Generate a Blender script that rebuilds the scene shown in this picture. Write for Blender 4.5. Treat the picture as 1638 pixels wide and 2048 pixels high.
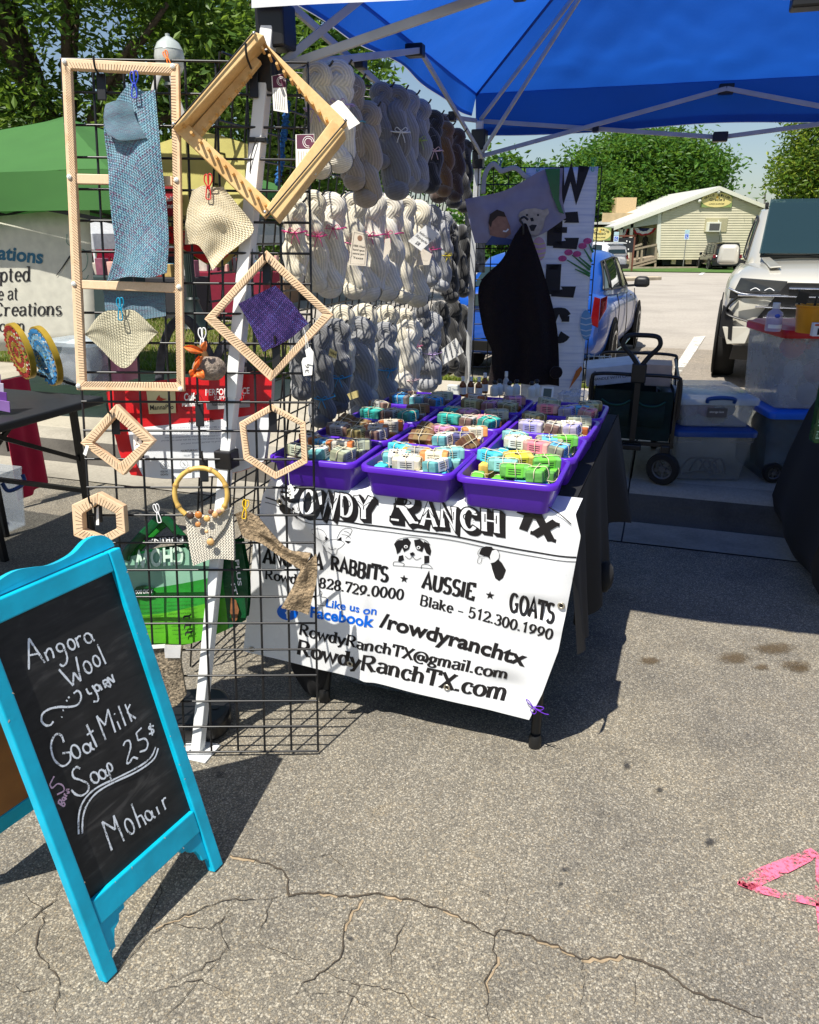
import bpy,math,random
import numpy as np
from mathutils import Vector as V,Matrix,noise as mnoise
for o in list(bpy.data.objects):bpy.data.objects.remove(o)
R=math.radians
SC=bpy.context.scene
COL=SC.collection
random.seed(7)

# ------------------------------------------------------------------ camera, sky, sun, exposure
F,PITCH,CH=1515.0,R(19.92),1.40          # focal length in photo pixels, tilt, eye height
cam=bpy.data.objects.new('camera',bpy.data.cameras.new('camera'));COL.objects.link(cam)
cam.location=(0,0,CH);cam.rotation_euler=(R(90)-PITCH,0,0)
cam.data.sensor_fit='HORIZONTAL';cam.data.sensor_width=36;cam.data.lens=36*F/1638
cam.data.clip_end=3000;cam.data.clip_start=0.05
SC.camera=cam
W=bpy.data.worlds.new('World');SC.world=W;W.use_nodes=True
nt=W.node_tree;nt.nodes.clear()
sky=nt.nodes.new('ShaderNodeTexSky');sky.sky_type='NISHITA';sky.sun_disc=False
SUN_EL,SUN_AZ=63.0,221.0
sky.sun_elevation=R(SUN_EL);sky.sun_rotation=R(SUN_AZ);sky.dust_density=1.0;sky.air_density=1.0
bg=nt.nodes.new('ShaderNodeBackground');bg.inputs[1].default_value=0.075
wo=nt.nodes.new('ShaderNodeOutputWorld')
nt.links.new(sky.outputs[0],bg.inputs[0]);nt.links.new(bg.outputs[0],wo.inputs[0])
sl=bpy.data.lights.new('sun','SUN');sl.energy=5.0;sl.angle=R(0.5);sl.color=(1.0,0.955,0.87)
sun=bpy.data.objects.new('sun',sl);COL.objects.link(sun)
ce=math.cos(R(SUN_EL))
sun.rotation_euler=V((-math.sin(R(SUN_AZ))*ce,-math.cos(R(SUN_AZ))*ce,-math.sin(R(SUN_EL)))).to_track_quat('-Z','Y').to_euler()
sun.location=(-6,-6,14)
vs=SC.view_settings;vs.view_transform='Standard';vs.look='None';vs.gamma=1;vs.exposure=0.62
vs.use_curve_mapping=False
SC.cycles.max_bounces=8;SC.cycles.transparent_max_bounces=24;SC.cycles.use_denoising=True
SC.cycles.sample_clamp_indirect=6

# ------------------------------------------------------------------ helpers
CP,SP=math.cos(PITCH),math.sin(PITCH)
CAM=V((0,0,CH))
def ray(x,y):
    a,b=(x-819)/F,(1024-y)/F
    return V((a,CP+b*SP,-SP+b*CP))
def gz(x,y,z=0.0):
    r=ray(x,y);return CAM+r*((z-CH)/r.z)
def gd(x,y,D):
    r=ray(x,y);return CAM+r*(D/r.y)
def lerp(a,b,t):return a+(b-a)*t
def rot2(a):return Matrix.Rotation(a,4,'Z')
def fr(o,rz=0.0,lean=0.0,roll=0.0):
    """frame: x right, y away, z up; rz turns it, lean tips the top away"""
    return Matrix.Translation(V(o))@Matrix.Rotation(R(rz),4,'Z')@Matrix.Rotation(-R(lean),4,'X')@Matrix.Rotation(R(roll),4,'Y')
class Pl:
    def __init__(s,M):s.M=M.copy();s.I=M.inverted()
    def L(s,x,y,off=0.0):
        r=ray(x,y);n=(s.M.to_3x3()@V((0,1,0)));o=s.M@V((0,off,0))
        t=(o-CAM).dot(n)/r.dot(n)
        return s.I@(CAM+r*t)
    def sub(s,x,y,off=0.0):
        return Pl(s.M@Matrix.Translation(s.L(x,y,off)))
    def Ls(s,pts,off=0.0):return [s.L(a,b,off) for a,b in pts]

def tag(o,label=None,cat=None,group=None,kind=None):
    if label:o['label']=label
    if cat:o['category']=cat
    if group:o['group']=group
    if kind:o['kind']=kind
    return o
def thing(name,label,cat,M=None,group=None):
    o=bpy.data.objects.new(name,None);COL.objects.link(o);o.empty_display_size=.05
    if M is not None:o.matrix_basis=M if isinstance(M,Matrix) else Matrix.Translation(V(M))
    return tag(o,label,cat,group)
def copy_tree(o,parent=None):
    c=o.copy();COL.objects.link(c);c.parent=parent
    for ch in list(o.children):copy_tree(ch,c)
    return c
def smooth(pts,n=6,closed=False):
    """Catmull-Rom through pts"""
    P=[V(p) for p in pts];N=len(P);out=[]
    rng=range(N if closed else N-1)
    for i in rng:
        p1,p2=P[i],P[(i+1) % N]
        p0=P[(i-1) % N] if (closed or i>0) else p1*2-p2
        p3=P[(i+2) % N] if (closed or i<N-2) else p2*2-p1
        for k in range(n):
            t=k/n
            out.append(.5*((2*p1)+(p2-p0)*t+(2*p0-5*p1+4*p2-p3)*t*t+(3*p1-p0-3*p2+p3)*t ** 3))
    if not closed:out.append(P[-1])
    return out

class MB:
    def __init__(s):s.v=[];s.f=[];s.mi=[];s.uv=[];s.useuv=False
    def add(s,vs,fs,mi=0,uv=None):
        b=len(s.v);s.v += [tuple(p) for p in vs]
        if uv is None:s.uv += [(0,0)]*len(vs)
        else:s.uv += list(uv);s.useuv=True
        for f in fs:s.f.append(tuple(i+b for i in f));s.mi.append(mi)
        return s
    def box(s,c,sz,M=None,mi=0,taper=1.0):
        x,y,z=(k/2 for k in sz);c=V(c);vs=[]
        for dz in (-1,1):
            q=1 if dz<0 else taper
            for dx,dy in ((-1,-1),(1,-1),(1,1),(-1,1)):
                p=V((dx*x*q,dy*y*q,dz*z));vs.append(c+(M@p if M is not None else p))
        return s.add(vs,[(3,2,1,0),(4,5,6,7),(0,1,5,4),(1,2,6,5),(2,3,7,6),(3,0,4,7)],mi)
    def bar(s,p0,p1,w,h,up=(0,0,1),mi=0):
        p0,p1=V(p0),V(p1);d=(p1-p0).normalized();u=V(up)
        if abs(d.dot(u))>.98:u=V((0,1,0))
        a=d.cross(u).normalized();b=a.cross(d).normalized();vs=[]
        for p in (p0,p1):
            for i,j in ((-1,-1),(1,-1),(1,1),(-1,1)):vs.append(p+a*(i*w/2)+b*(j*h/2))
        return s.add(vs,[(3,2,1,0),(4,5,6,7),(0,1,5,4),(1,2,6,5),(2,3,7,6),(3,0,4,7)],mi)
    def cyl(s,p0,p1,r,r1=None,n=10,mi=0,cap=True):
        return s.tube([p0,p1],[r,r if r1 is None else r1],n,mi=mi,cap=cap)
    def tube(s,pts,r,n=8,closed=False,mi=0,cap=True,flat=1.0,up=None):
        P=[V(p) for p in pts];N=len(P);rr=r if isinstance(r,(list,tuple)) else [r]*N
        vs=[];uv=[];prev=None;acc=0.0
        for i in range(N):
            t=(P[(i+1) % N]-P[i-1]) if closed else (P[min(i+1,N-1)]-P[max(i-1,0)])
            t=t.normalized() if t.length>1e-9 else V((0,0,1))
            if up is not None:a=t.cross(V(up));a=a.normalized() if a.length>1e-6 else V((1,0,0))
            elif prev is None:
                q=V((0,0,1)) if abs(t.z)<.9 else V((1,0,0));a=t.cross(q).normalized()
            else:
                a=prev-t*prev.dot(t);a=a.normalized() if a.length>1e-6 else prev
            prev=a;b=t.cross(a)
            if i:acc += (P[i]-P[i-1]).length
            for k in range(n):
                th=2*math.pi*k/n
                vs.append(P[i]+a*(math.cos(th)*rr[i])+b*(math.sin(th)*rr[i]*flat));uv.append((acc,k/n))
        fs=[]
        for i in range(N if closed else N-1):
            j=(i+1) % N
            for k in range(n):
                l=(k+1) % n;fs.append((i*n+k,i*n+l,j*n+l,j*n+k))
        if cap and not closed:fs.append(tuple(range(n-1,-1,-1)));fs.append(tuple((N-1)*n+k for k in range(n)))
        return s.add(vs,fs,mi,uv)
    def sheet(s,fn,nu,nv,mi=0,thick=0.0,tdir=None):
        vs=[];uv=[]
        for j in range(nv+1):
            for i in range(nu+1):
                vs.append(V(fn(i/nu,j/nv)));uv.append((i/nu,j/nv))
        fs=[(j*(nu+1)+i,j*(nu+1)+i+1,(j+1)*(nu+1)+i+1,(j+1)*(nu+1)+i) for j in range(nv) for i in range(nu)]
        if thick:
            n=len(vs);d=V(tdir)*thick
            vs2=[p+d for p in vs];uv=uv+uv
            f2=[tuple(k+n for k in reversed(f)) for f in fs]
            ed=[i for i in range(nu+1)]+[j*(nu+1)+nu for j in range(1,nv+1)]+[nv*(nu+1)+i for i in range(nu-1,-1,-1)]+[j*(nu+1) for j in range(nv-1,0,-1)]
            f3=[(ed[(k+1) % len(ed)],ed[k],ed[k]+n,ed[(k+1) % len(ed)]+n) for k in range(len(ed))]
            return s.add(vs+vs2,fs+f2+f3,mi,uv)
        return s.add(vs,fs,mi,uv)
    def prism(s,pts,d,mi=0):
        """polygon (list of points) pushed along vector d"""
        P=[V(p) for p in pts];n=len(P);d=V(d)
        fs=[tuple(range(n)),tuple(range(2*n-1,n-1,-1))]+[((i+1) % n,i,i+n,(i+1) % n+n) for i in range(n)]
        return s.add(P+[p+d for p in P],fs,mi)
    def poly(s,pts,mi=0):return s.add(pts,[tuple(range(len(pts)))],mi)
    def lathe(s,prof,c=(0,0,0),n=20,mi=0,M=None,cap=True):
        c=V(c);vs=[]
        for r,z in prof:
            for k in range(n):
                p=V((r*math.cos(2*math.pi*k/n),r*math.sin(2*math.pi*k/n),z));vs.append(c+(M@p if M is not None else p))
        fs=[(i*n+k,i*n+(k+1) % n,(i+1)*n+(k+1) % n,(i+1)*n+k) for i in range(len(prof)-1) for k in range(n)]
        if cap:fs.append(tuple(range(n-1,-1,-1)));fs.append(tuple((len(prof)-1)*n+k for k in range(n)))
        return s.add(vs,fs,mi)
    def ball(s,c,r,n=12,sq=(1,1,1),mi=0):
        m=max(4,n // 2);prof=[(max(1e-4,math.sin(math.pi*i/m))*r,-math.cos(math.pi*i/m)*r) for i in range(m+1)]
        return s.lathe(prof,c,n,mi,Matrix.Diagonal(V(sq)))
    def text(s,vf,place,mi=0):
        """vf = (verts2d, faces); place(x, y) -> 3d point"""
        return s.add([place(x,y) for x,y in vf[0]],vf[1],mi)
    def mesh(s,name):
        me=bpy.data.meshes.new(name);me.from_pydata(s.v,[],s.f);return me
    def build(s,name,mat,parent=None,sm=None,bev=0.0,seg=2,sub=0,M=None):
        me=s.mesh(name)
        for m in (mat if isinstance(mat,(list,tuple)) else [mat]):me.materials.append(m)
        if len(set(s.mi))>1:me.polygons.foreach_set('material_index',s.mi)
        if s.useuv:
            u=me.uv_layers.new(name='UVMap');li=np.zeros(len(me.loops),dtype=np.int32);me.loops.foreach_get('vertex_index',li)
            u.data.foreach_set('uv',np.array(s.uv,dtype=np.float32)[li].ravel())
        me.validate();me.update()
        if sm is not None:
            me.polygons.foreach_set('use_smooth',[True]*len(me.polygons))
            if sm<180:me.set_sharp_from_angle(angle=R(sm))
        o=bpy.data.objects.new(name,me);COL.objects.link(o);o.parent=parent
        if M is not None:o.matrix_basis=M
        if bev:
            b=o.modifiers.new('bevel','BEVEL');b.width=bev;b.segments=seg;b.limit_method='ANGLE';b.angle_limit=R(40)
        if sub:
            b=o.modifiers.new('sub','SUBSURF');b.levels=sub;b.render_levels=sub
        return o

# ------------------------------------------------------------------ materials
def srgb(r,g,b):
    f=lambda c:(c/255/12.92) if c/255 <= .04045 else ((c/255+.055)/1.055) ** 2.4
    return (f(r),f(g),f(b))
MATS={}
def nodes_of(name):
    m=bpy.data.materials.new(name);m.use_nodes=True;t=m.node_tree;t.nodes.clear()
    o=t.nodes.new('ShaderNodeOutputMaterial');return m,t,o
def NN(t,kind,**kw):
    n=t.nodes.new('ShaderNode'+kind)
    for k,v in kw.items():
        if hasattr(n,k):setattr(n,k,v)
        else:n.inputs[k.replace('_',' ')].default_value=v
    return n
def ramp(t,fac,stops,interp='LINEAR'):
    r=t.nodes.new('ShaderNodeValToRGB');r.color_ramp.interpolation=interp;e=r.color_ramp.elements
    while len(e)<len(stops):e.new(.5)
    for k,(p,c) in enumerate(stops):e[k].position=p;e[k].color=(c[0],c[1],c[2],1) if len(c) == 3 else c
    if fac is not None:t.links.new(fac,r.inputs[0])
    return r
def coord(t,kind='Object',sc=None):
    c=t.nodes.new('ShaderNodeTexCoord')
    if sc is None:return c.outputs[kind]
    m=t.nodes.new('ShaderNodeMapping');m.inputs['Scale'].default_value=sc;t.links.new(c.outputs[kind],m.inputs[0]);return m.outputs[0]
def mixc(t,fac,a,b,mode='MIX'):
    m=t.nodes.new('ShaderNodeMix');m.data_type='RGBA';m.blend_type=mode
    for s_,v in ((m.inputs[0],fac),(m.inputs[6],a),(m.inputs[7],b)):
        if isinstance(v,(int,float)):s_.default_value=v
        elif isinstance(v,tuple):s_.default_value=(v[0],v[1],v[2],1)
        else:t.links.new(v,s_)
    return m.outputs[2]
def bumpn(t,h,s=.3,d=.01):
    b=t.nodes.new('ShaderNodeBump');b.inputs['Strength'].default_value=s;b.inputs['Distance'].default_value=d;t.links.new(h,b.inputs['Height']);return b.outputs[0]
def prin(t,o,col,rough=.5,metal=0,spec=.5,**kw):
    p=t.nodes.new('ShaderNodeBsdfPrincipled')
    if isinstance(col,tuple):p.inputs['Base Color'].default_value=(*col[:3],1)
    else:t.links.new(col,p.inputs['Base Color'])
    if isinstance(rough,(int,float)):p.inputs['Roughness'].default_value=rough
    else:t.links.new(rough,p.inputs['Roughness'])
    p.inputs['Metallic'].default_value=metal;p.inputs['Specular IOR Level'].default_value=spec
    for k,v in kw.items():p.inputs[k.replace('_',' ')].default_value=v
    if o is not None:t.links.new(p.outputs[0],o.inputs[0])
    return p
def M(name,c=None,r=.55,metal=0,var=.10,vs=14,bump=0,bs=150,bd=.002,spec=.4,coat=0,trl=0.0,tran=0.0,sheen=0.0):
    """plain surface: colour with soft mottling, optional fine relief, translucency (trl) or see-through (tran)"""
    if name in MATS:return MATS[name]
    m,t,o=nodes_of(name);MATS[name]=m
    n=NN(t,'TexNoise',Scale=vs,Detail=5.0);t.links.new(coord(t),n.inputs['Vector'])
    lo=tuple(max(0,k*(1-var)) for k in c);hi=tuple(min(1,k*(1+var)) for k in c)
    col=ramp(t,n.outputs[0],[(.3,lo),(.7,hi)]).outputs[0]
    rr=NN(t,'MapRange');t.links.new(n.outputs[0],rr.inputs[0]);rr.inputs[3].default_value=max(.02,r-.08);rr.inputs[4].default_value=min(1,r+.08)
    p=prin(t,None,col,rr.outputs[0],metal,spec)
    if coat:p.inputs['Coat Weight'].default_value=coat;p.inputs['Coat Roughness'].default_value=.05
    if sheen:p.inputs['Sheen Weight'].default_value=sheen;p.inputs['Sheen Roughness'].default_value=.5
    if bump:
        b=NN(t,'TexNoise',Scale=bs,Detail=4.0);t.links.new(coord(t),b.inputs['Vector']);t.links.new(bumpn(t,b.outputs[0],bump,bd),p.inputs['Normal'])
    out=p.outputs[0]
    if trl:
        tl=t.nodes.new('ShaderNodeBsdfTranslucent');t.links.new(col,tl.inputs[0])
        x=t.nodes.new('ShaderNodeMixShader');x.inputs[0].default_value=trl;t.links.new(out,x.inputs[1]);t.links.new(tl.outputs[0],x.inputs[2]);out=x.outputs[0]
    if tran:
        tp=t.nodes.new('ShaderNodeBsdfTransparent');tp.inputs[0].default_value=tuple(.55+.45*k for k in c)+(1,)
        x=t.nodes.new('ShaderNodeMixShader');x.inputs[0].default_value=tran;t.links.new(out,x.inputs[1]);t.links.new(tp.outputs[0],x.inputs[2]);out=x.outputs[0]
    t.links.new(out,o.inputs[0])
    return m
def m_asphalt(name,lo,mid,hi,tan,sc=1.0,wear=.5):
    m,t,o=nodes_of(name);MATS[name]=m
    c=coord(t)
    v1=NN(t,'TexVoronoi',Scale=230*sc,Randomness=1.0);v2=NN(t,'TexVoronoi',Scale=560*sc)
    v3=NN(t,'TexVoronoi',Scale=95*sc)
    n1=NN(t,'TexNoise',Scale=1.3,Detail=6.0);n2=NN(t,'TexNoise',Scale=5.0,Detail=8.0,Roughness=.7);n3=NN(t,'TexNoise',Scale=420*sc,Detail=2.0)
    for n in (v1,v2,v3,n1,n2,n3):t.links.new(c,n.inputs['Vector'])
    s1=t.nodes.new('ShaderNodeSeparateColor');t.links.new(v1.outputs['Color'],s1.inputs[0])
    s2=t.nodes.new('ShaderNodeSeparateColor');t.links.new(v2.outputs['Color'],s2.inputs[0])
    s3=t.nodes.new('ShaderNodeSeparateColor');t.links.new(v3.outputs['Color'],s3.inputs[0])
    st=ramp(t,s1.outputs[0],[(0,lo),(.28,mid),(.62,mid),(.75,tan),(.88,hi),(1,tuple(min(1,k*1.35) for k in hi))]).outputs[0]
    fine=ramp(t,s2.outputs[1],[(0,tuple(k*.7 for k in lo)),(.5,mid),(.85,hi),(1,tan)]).outputs[0]
    big=ramp(t,s3.outputs[2],[(0,mid),(.8,tan),(1,hi)]).outputs[0]
    colr=mixc(t,.42,st,fine)
    bmask=ramp(t,s3.outputs[0],[(.88,(0,0,0)),(.90,(1,1,1))]).outputs[0]
    dm=ramp(t,v3.outputs['Distance'],[(.30,(1,1,1)),(.42,(0,0,0))]).outputs[0]
    bm=mixc(t,1.0,bmask,dm,'MULTIPLY');colr=mixc(t,bm,colr,big)
    edge=ramp(t,v1.outputs['Distance'],[(.35,(1,1,1)),(.66,(.42,.40,.38))]).outputs[0]
    colr=mixc(t,.5,colr,edge,'MULTIPLY')
    w=ramp(t,n2.outputs[0],[(.30,(.55,.56,.6)),(.45,(.86,.86,.86)),(.56,(1,1,1)),(.70,(1.0,.95,.86))]).outputs[0]
    colr=mixc(t,wear,colr,w,'MULTIPLY')
    w2=ramp(t,n1.outputs[0],[(.35,(.74,.75,.78)),(.65,(1,.98,.93))]).outputs[0]
    colr=mixc(t,.8,colr,w2,'MULTIPLY')
    p=prin(t,o,colr,.82,spec=.25)
    h=mixc(t,.5,v1.outputs['Distance'],v2.outputs['Distance']);hh=mixc(t,.3,h,n3.outputs[0])
    inv=t.nodes.new('ShaderNodeInvert');t.links.new(hh,inv.inputs[1])
    t.links.new(bumpn(t,inv.outputs[0],.45,.004),p.inputs['Normal'])
    return m
def m_concrete(name,c,sc=1.0,stain=.35):
    m,t,o=nodes_of(name);MATS[name]=m;k=coord(t)
    n1=NN(t,'TexNoise',Scale=1.6*sc,Detail=8.0,Roughness=.62);n2=NN(t,'TexNoise',Scale=60*sc,Detail=6.0,Roughness=.7);n3=NN(t,'TexVoronoi',Scale=160*sc)
    for n in (n1,n2,n3):t.links.new(k,n.inputs['Vector'])
    a=ramp(t,n1.outputs[0],[(.3,tuple(x*(1-stain) for x in c)),(.5,c),(.72,tuple(min(1,x*1.12) for x in c))]).outputs[0]
    b=ramp(t,n2.outputs[0],[(.3,(.72,.72,.72)),(.6,(1,1,1))]).outputs[0]
    col=mixc(t,.8,a,b,'MULTIPLY')
    p=prin(t,o,col,.85,spec=.2);t.links.new(bumpn(t,n2.outputs[0],.4,.004),p.inputs['Normal'])
    return m
def m_wood(name,c1,c2,axis=(1,8,8),sc=14,rough=.5):
    if name in MATS:return MATS[name]
    m,t,o=nodes_of(name);MATS[name]=m;k=coord(t,'Object',axis)
    n1=NN(t,'TexNoise',Scale=sc,Detail=6.0,Distortion=.6);n2=NN(t,'TexNoise',Scale=sc*9,Detail=3.0)
    t.links.new(k,n1.inputs['Vector']);t.links.new(k,n2.inputs['Vector'])
    a=ramp(t,n1.outputs[0],[(.3,c2),(.5,c1),(.62,tuple(x*.93 for x in c1)),(.75,c1)]).outputs[0]
    b=ramp(t,n2.outputs[0],[(.3,(.88,.85,.8)),(.7,(1,1,1))]).outputs[0]
    p=prin(t,o,mixc(t,.7,a,b,'MULTIPLY'),rough,spec=.35);t.links.new(bumpn(t,n2.outputs[0],.12,.001),p.inputs['Normal'])
    return m
def m_yarn(name,c,dark=.45,heather=.25):
    """wool ply: uv.x runs along the ply (metres), uv.y around it"""
    if name in MATS:return MATS[name]
    m,t,o=nodes_of(name);MATS[name]=m
    uv=coord(t,'UV');sp=t.nodes.new('ShaderNodeSeparateXYZ');t.links.new(uv,sp.inputs[0])
    w=NN(t,'TexWave',wave_type='BANDS',bands_direction='Y',Scale=3.0,Distortion=1.2,Detail=2.0)
    mp=t.nodes.new('ShaderNodeMapping');mp.inputs['Scale'].default_value=(4,2.2,1);mp.inputs['Rotation'].default_value=(0,0,.22);t.links.new(uv,mp.inputs[0]);t.links.new(mp.outputs[0],w.inputs['Vector'])
    n=NN(t,'TexNoise',Scale=160.0,Detail=4.0,Roughness=.7);t.links.new(coord(t),n.inputs['Vector'])
    n2=NN(t,'TexNoise',Scale=25.0,Detail=3.0);t.links.new(coord(t),n2.inputs['Vector'])
    a=ramp(t,w.outputs[0],[(0,tuple(x*dark for x in c)),(.45,tuple(x*.85 for x in c)),(1,c)]).outputs[0]
    b=ramp(t,n.outputs[0],[(.3,(1-heather,)*3),(.7,(1+heather*.3,)*3)]).outputs[0]
    cc=mixc(t,1.0,a,b,'MULTIPLY')
    d=ramp(t,n2.outputs[0],[(.3,(.86,.86,.86)),(.65,(1,1,1))]).outputs[0]
    p=prin(t,o,mixc(t,1.0,cc,d,'MULTIPLY'),.95,spec=.1);p.inputs['Sheen Weight'].default_value=.5;p.inputs['Sheen Roughness'].default_value=.6
    t.links.new(bumpn(t,mixc(t,.25,w.outputs[0],n.outputs[0]),.45,.003),p.inputs['Normal'])
    return m
def m_weave(name,cols,sc=(120,120),rot=.785,contrast=.45,sheen=.2,hue_scale=9.0):
    """woven cloth on uv: threads crossing at an angle, colours drifting along them"""
    if name in MATS:return MATS[name]
    m,t,o=nodes_of(name);MATS[name]=m
    uv=coord(t,'UV');mp=t.nodes.new('ShaderNodeMapping');mp.inputs['Rotation'].default_value=(0,0,rot);mp.inputs['Scale'].default_value=(sc[0],sc[1],1)
    t.links.new(uv,mp.inputs[0])
    wx=NN(t,'TexWave',wave_type='BANDS',bands_direction='X',Scale=.314,Distortion=.25,Detail=1.0);wy=NN(t,'TexWave',wave_type='BANDS',bands_direction='Y',Scale=.314,Distortion=.25,Detail=1.0)
    ch=NN(t,'TexChecker',Scale=1.0)
    for n in (wx,wy,ch):t.links.new(mp.outputs[0],n.inputs['Vector'])
    sx=t.nodes.new('ShaderNodeMapping');sx.inputs['Scale'].default_value=(1.0,.06,1);t.links.new(mp.outputs[0],sx.inputs[0])
    sy=t.nodes.new('ShaderNodeMapping');sy.inputs['Scale'].default_value=(.06,1.0,1);t.links.new(mp.outputs[0],sy.inputs[0])
    nx=NN(t,'TexNoise',Scale=.6,Detail=5.0,Roughness=.8);ny=NN(t,'TexNoise',Scale=.6,Detail=5.0,Roughness=.8);t.links.new(sx.outputs[0],nx.inputs['Vector']);t.links.new(sy.outputs[0],ny.inputs['Vector'])
    K=len(cols);st=[(.25+.5*i/max(1,K-1),c) for i,c in enumerate(cols)]
    cx=ramp(t,nx.outputs[0],st).outputs[0];cy=ramp(t,ny.outputs[0],list(zip([p for p,_ in st],[c for _,c in reversed(st)]))).outputs[0]
    col=mixc(t,ch.outputs['Fac'],cx,cy)
    hgt=mixc(t,ch.outputs['Fac'],wx.outputs[0],wy.outputs[0])
    sh=ramp(t,hgt,[(0,(1-contrast,)*3),(.6,(1,1,1))]).outputs[0]
    n=NN(t,'TexNoise',Scale=hue_scale,Detail=3.0);t.links.new(coord(t),n.inputs['Vector'])
    d=ramp(t,n.outputs[0],[(.3,(.85,.85,.85)),(.7,(1,1,1))]).outputs[0]
    c2=mixc(t,1.0,mixc(t,1.0,col,sh,'MULTIPLY'),d,'MULTIPLY')
    p=prin(t,o,c2,.92,spec=.1);p.inputs['Sheen Weight'].default_value=sheen
    t.links.new(bumpn(t,hgt,.6,.003),p.inputs['Normal'])
    return m
def m_leaf(name,c1,c2,c3,trl=.45):
    m,t,o=nodes_of(name);MATS[name]=m
    g=t.nodes.new('ShaderNodeNewGeometry');n=NN(t,'TexNoise',Scale=.7,Detail=3.0);t.links.new(coord(t),n.inputs['Vector'])
    a=ramp(t,g.outputs['Random Per Island'],[(0,c1),(.55,c2),(1,c3)]).outputs[0]
    b=ramp(t,n.outputs[0],[(.35,(.7,.75,.7)),(.65,(1.1,1.1,.95))]).outputs[0]
    col=mixc(t,1.0,a,b,'MULTIPLY');p=prin(t,None,col,.45,spec=.35)
    tl=t.nodes.new('ShaderNodeBsdfTranslucent');t.links.new(mixc(t,.5,col,(.28,.42,.04),'MIX'),tl.inputs[0])
    x=t.nodes.new('ShaderNodeMixShader');x.inputs[0].default_value=trl;t.links.new(p.outputs[0],x.inputs[1]);t.links.new(tl.outputs[0],x.inputs[2]);t.links.new(x.outputs[0],o.inputs[0])
    return m
def m_glass(name,tint,rough=.03,tran=.5):
    if name in MATS:return MATS[name]
    m,t,o=nodes_of(name);MATS[name]=m
    p=prin(t,None,tint,rough,spec=.6);tp=t.nodes.new('ShaderNodeBsdfTransparent');tp.inputs[0].default_value=(.75,.85,.85,1)
    x=t.nodes.new('ShaderNodeMixShader');x.inputs[0].default_value=tran;t.links.new(p.outputs[0],x.inputs[1]);t.links.new(tp.outputs[0],x.inputs[2]);t.links.new(x.outputs[0],o.inputs[0])
    return m
def m_paint(name,c,metal=.35,rough=.3,coat=.8):
    if name in MATS:return MATS[name]
    m,t,o=nodes_of(name);MATS[name]=m
    n=NN(t,'TexNoise',Scale=900.0,Detail=1.0);t.links.new(coord(t),n.inputs['Vector'])
    n2=NN(t,'TexNoise',Scale=3.0,Detail=5.0);t.links.new(coord(t),n2.inputs['Vector'])
    col=mixc(t,.5,ramp(t,n.outputs[0],[(.3,tuple(k*.85 for k in c)),(.7,c)]).outputs[0],ramp(t,n2.outputs[0],[(.3,tuple(k*.88 for k in c)),(.7,c)]).outputs[0])
    p=prin(t,o,col,rough,metal,.5);p.inputs['Coat Weight'].default_value=coat;p.inputs['Coat Roughness'].default_value=.06
    return m
def m_chalk(name,c,cover=.5,sc=260):
    """dusty marks: gaps where the stick skipped"""
    m,t,o=nodes_of(name);MATS[name]=m
    n=NN(t,'TexNoise',Scale=sc,Detail=5.0,Roughness=.75);t.links.new(coord(t),n.inputs['Vector'])
    n2=NN(t,'TexNoise',Scale=sc/8,Detail=3.0);t.links.new(coord(t),n2.inputs['Vector'])
    k=mixc(t,.45,n.outputs[0],n2.outputs[0]);fac=ramp(t,k,[(cover-.06,(0,0,0)),(cover+.04,(1,1,1))]).outputs[0]
    p=prin(t,None,c,.95,spec=.1);tp=t.nodes.new('ShaderNodeBsdfTransparent')
    x=t.nodes.new('ShaderNodeMixShader');t.links.new(fac,x.inputs[0]);t.links.new(tp.outputs[0],x.inputs[1]);t.links.new(p.outputs[0],x.inputs[2]);t.links.new(x.outputs[0],o.inputs[0])
    return m

# ------------------------------------------------------------------ lettering
_tx={}
def sans(s,bold=0.0,space=1.0):
    """built-in sans letters, as flat outlines with cap height about 0.73"""
    key=(s,bold,space)
    if key in _tx:return _tx[key]
    cu=bpy.data.curves.new('lettering','FONT');cu.body=s;cu.size=1;cu.offset=bold;cu.space_character=space;cu.resolution_u=3
    ob=bpy.data.objects.new('lettering',cu);COL.objects.link(ob)
    dg=bpy.context.evaluated_depsgraph_get();me=bpy.data.meshes.new_from_object(ob.evaluated_get(dg))
    vs=[(p.co.x,p.co.y) for p in me.vertices];fs=[tuple(p.vertices) for p in me.polygons]
    bpy.data.objects.remove(ob);bpy.data.curves.remove(cu);bpy.data.meshes.remove(me)
    x0=min(p[0] for p in vs);w=max(p[0] for p in vs)-x0
    vs=[((x-x0)/w,y/.73) for x,y in vs];_tx[key]=(vs,fs);return _tx[key]
def arc(cx,cy,rx,ry,a0,a1,n=12):
    return [(cx+rx*math.cos(R(a0+(a1-a0)*k/n)),cy+ry*math.sin(R(a0+(a1-a0)*k/n))) for k in range(n+1)]
X=.66
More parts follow.
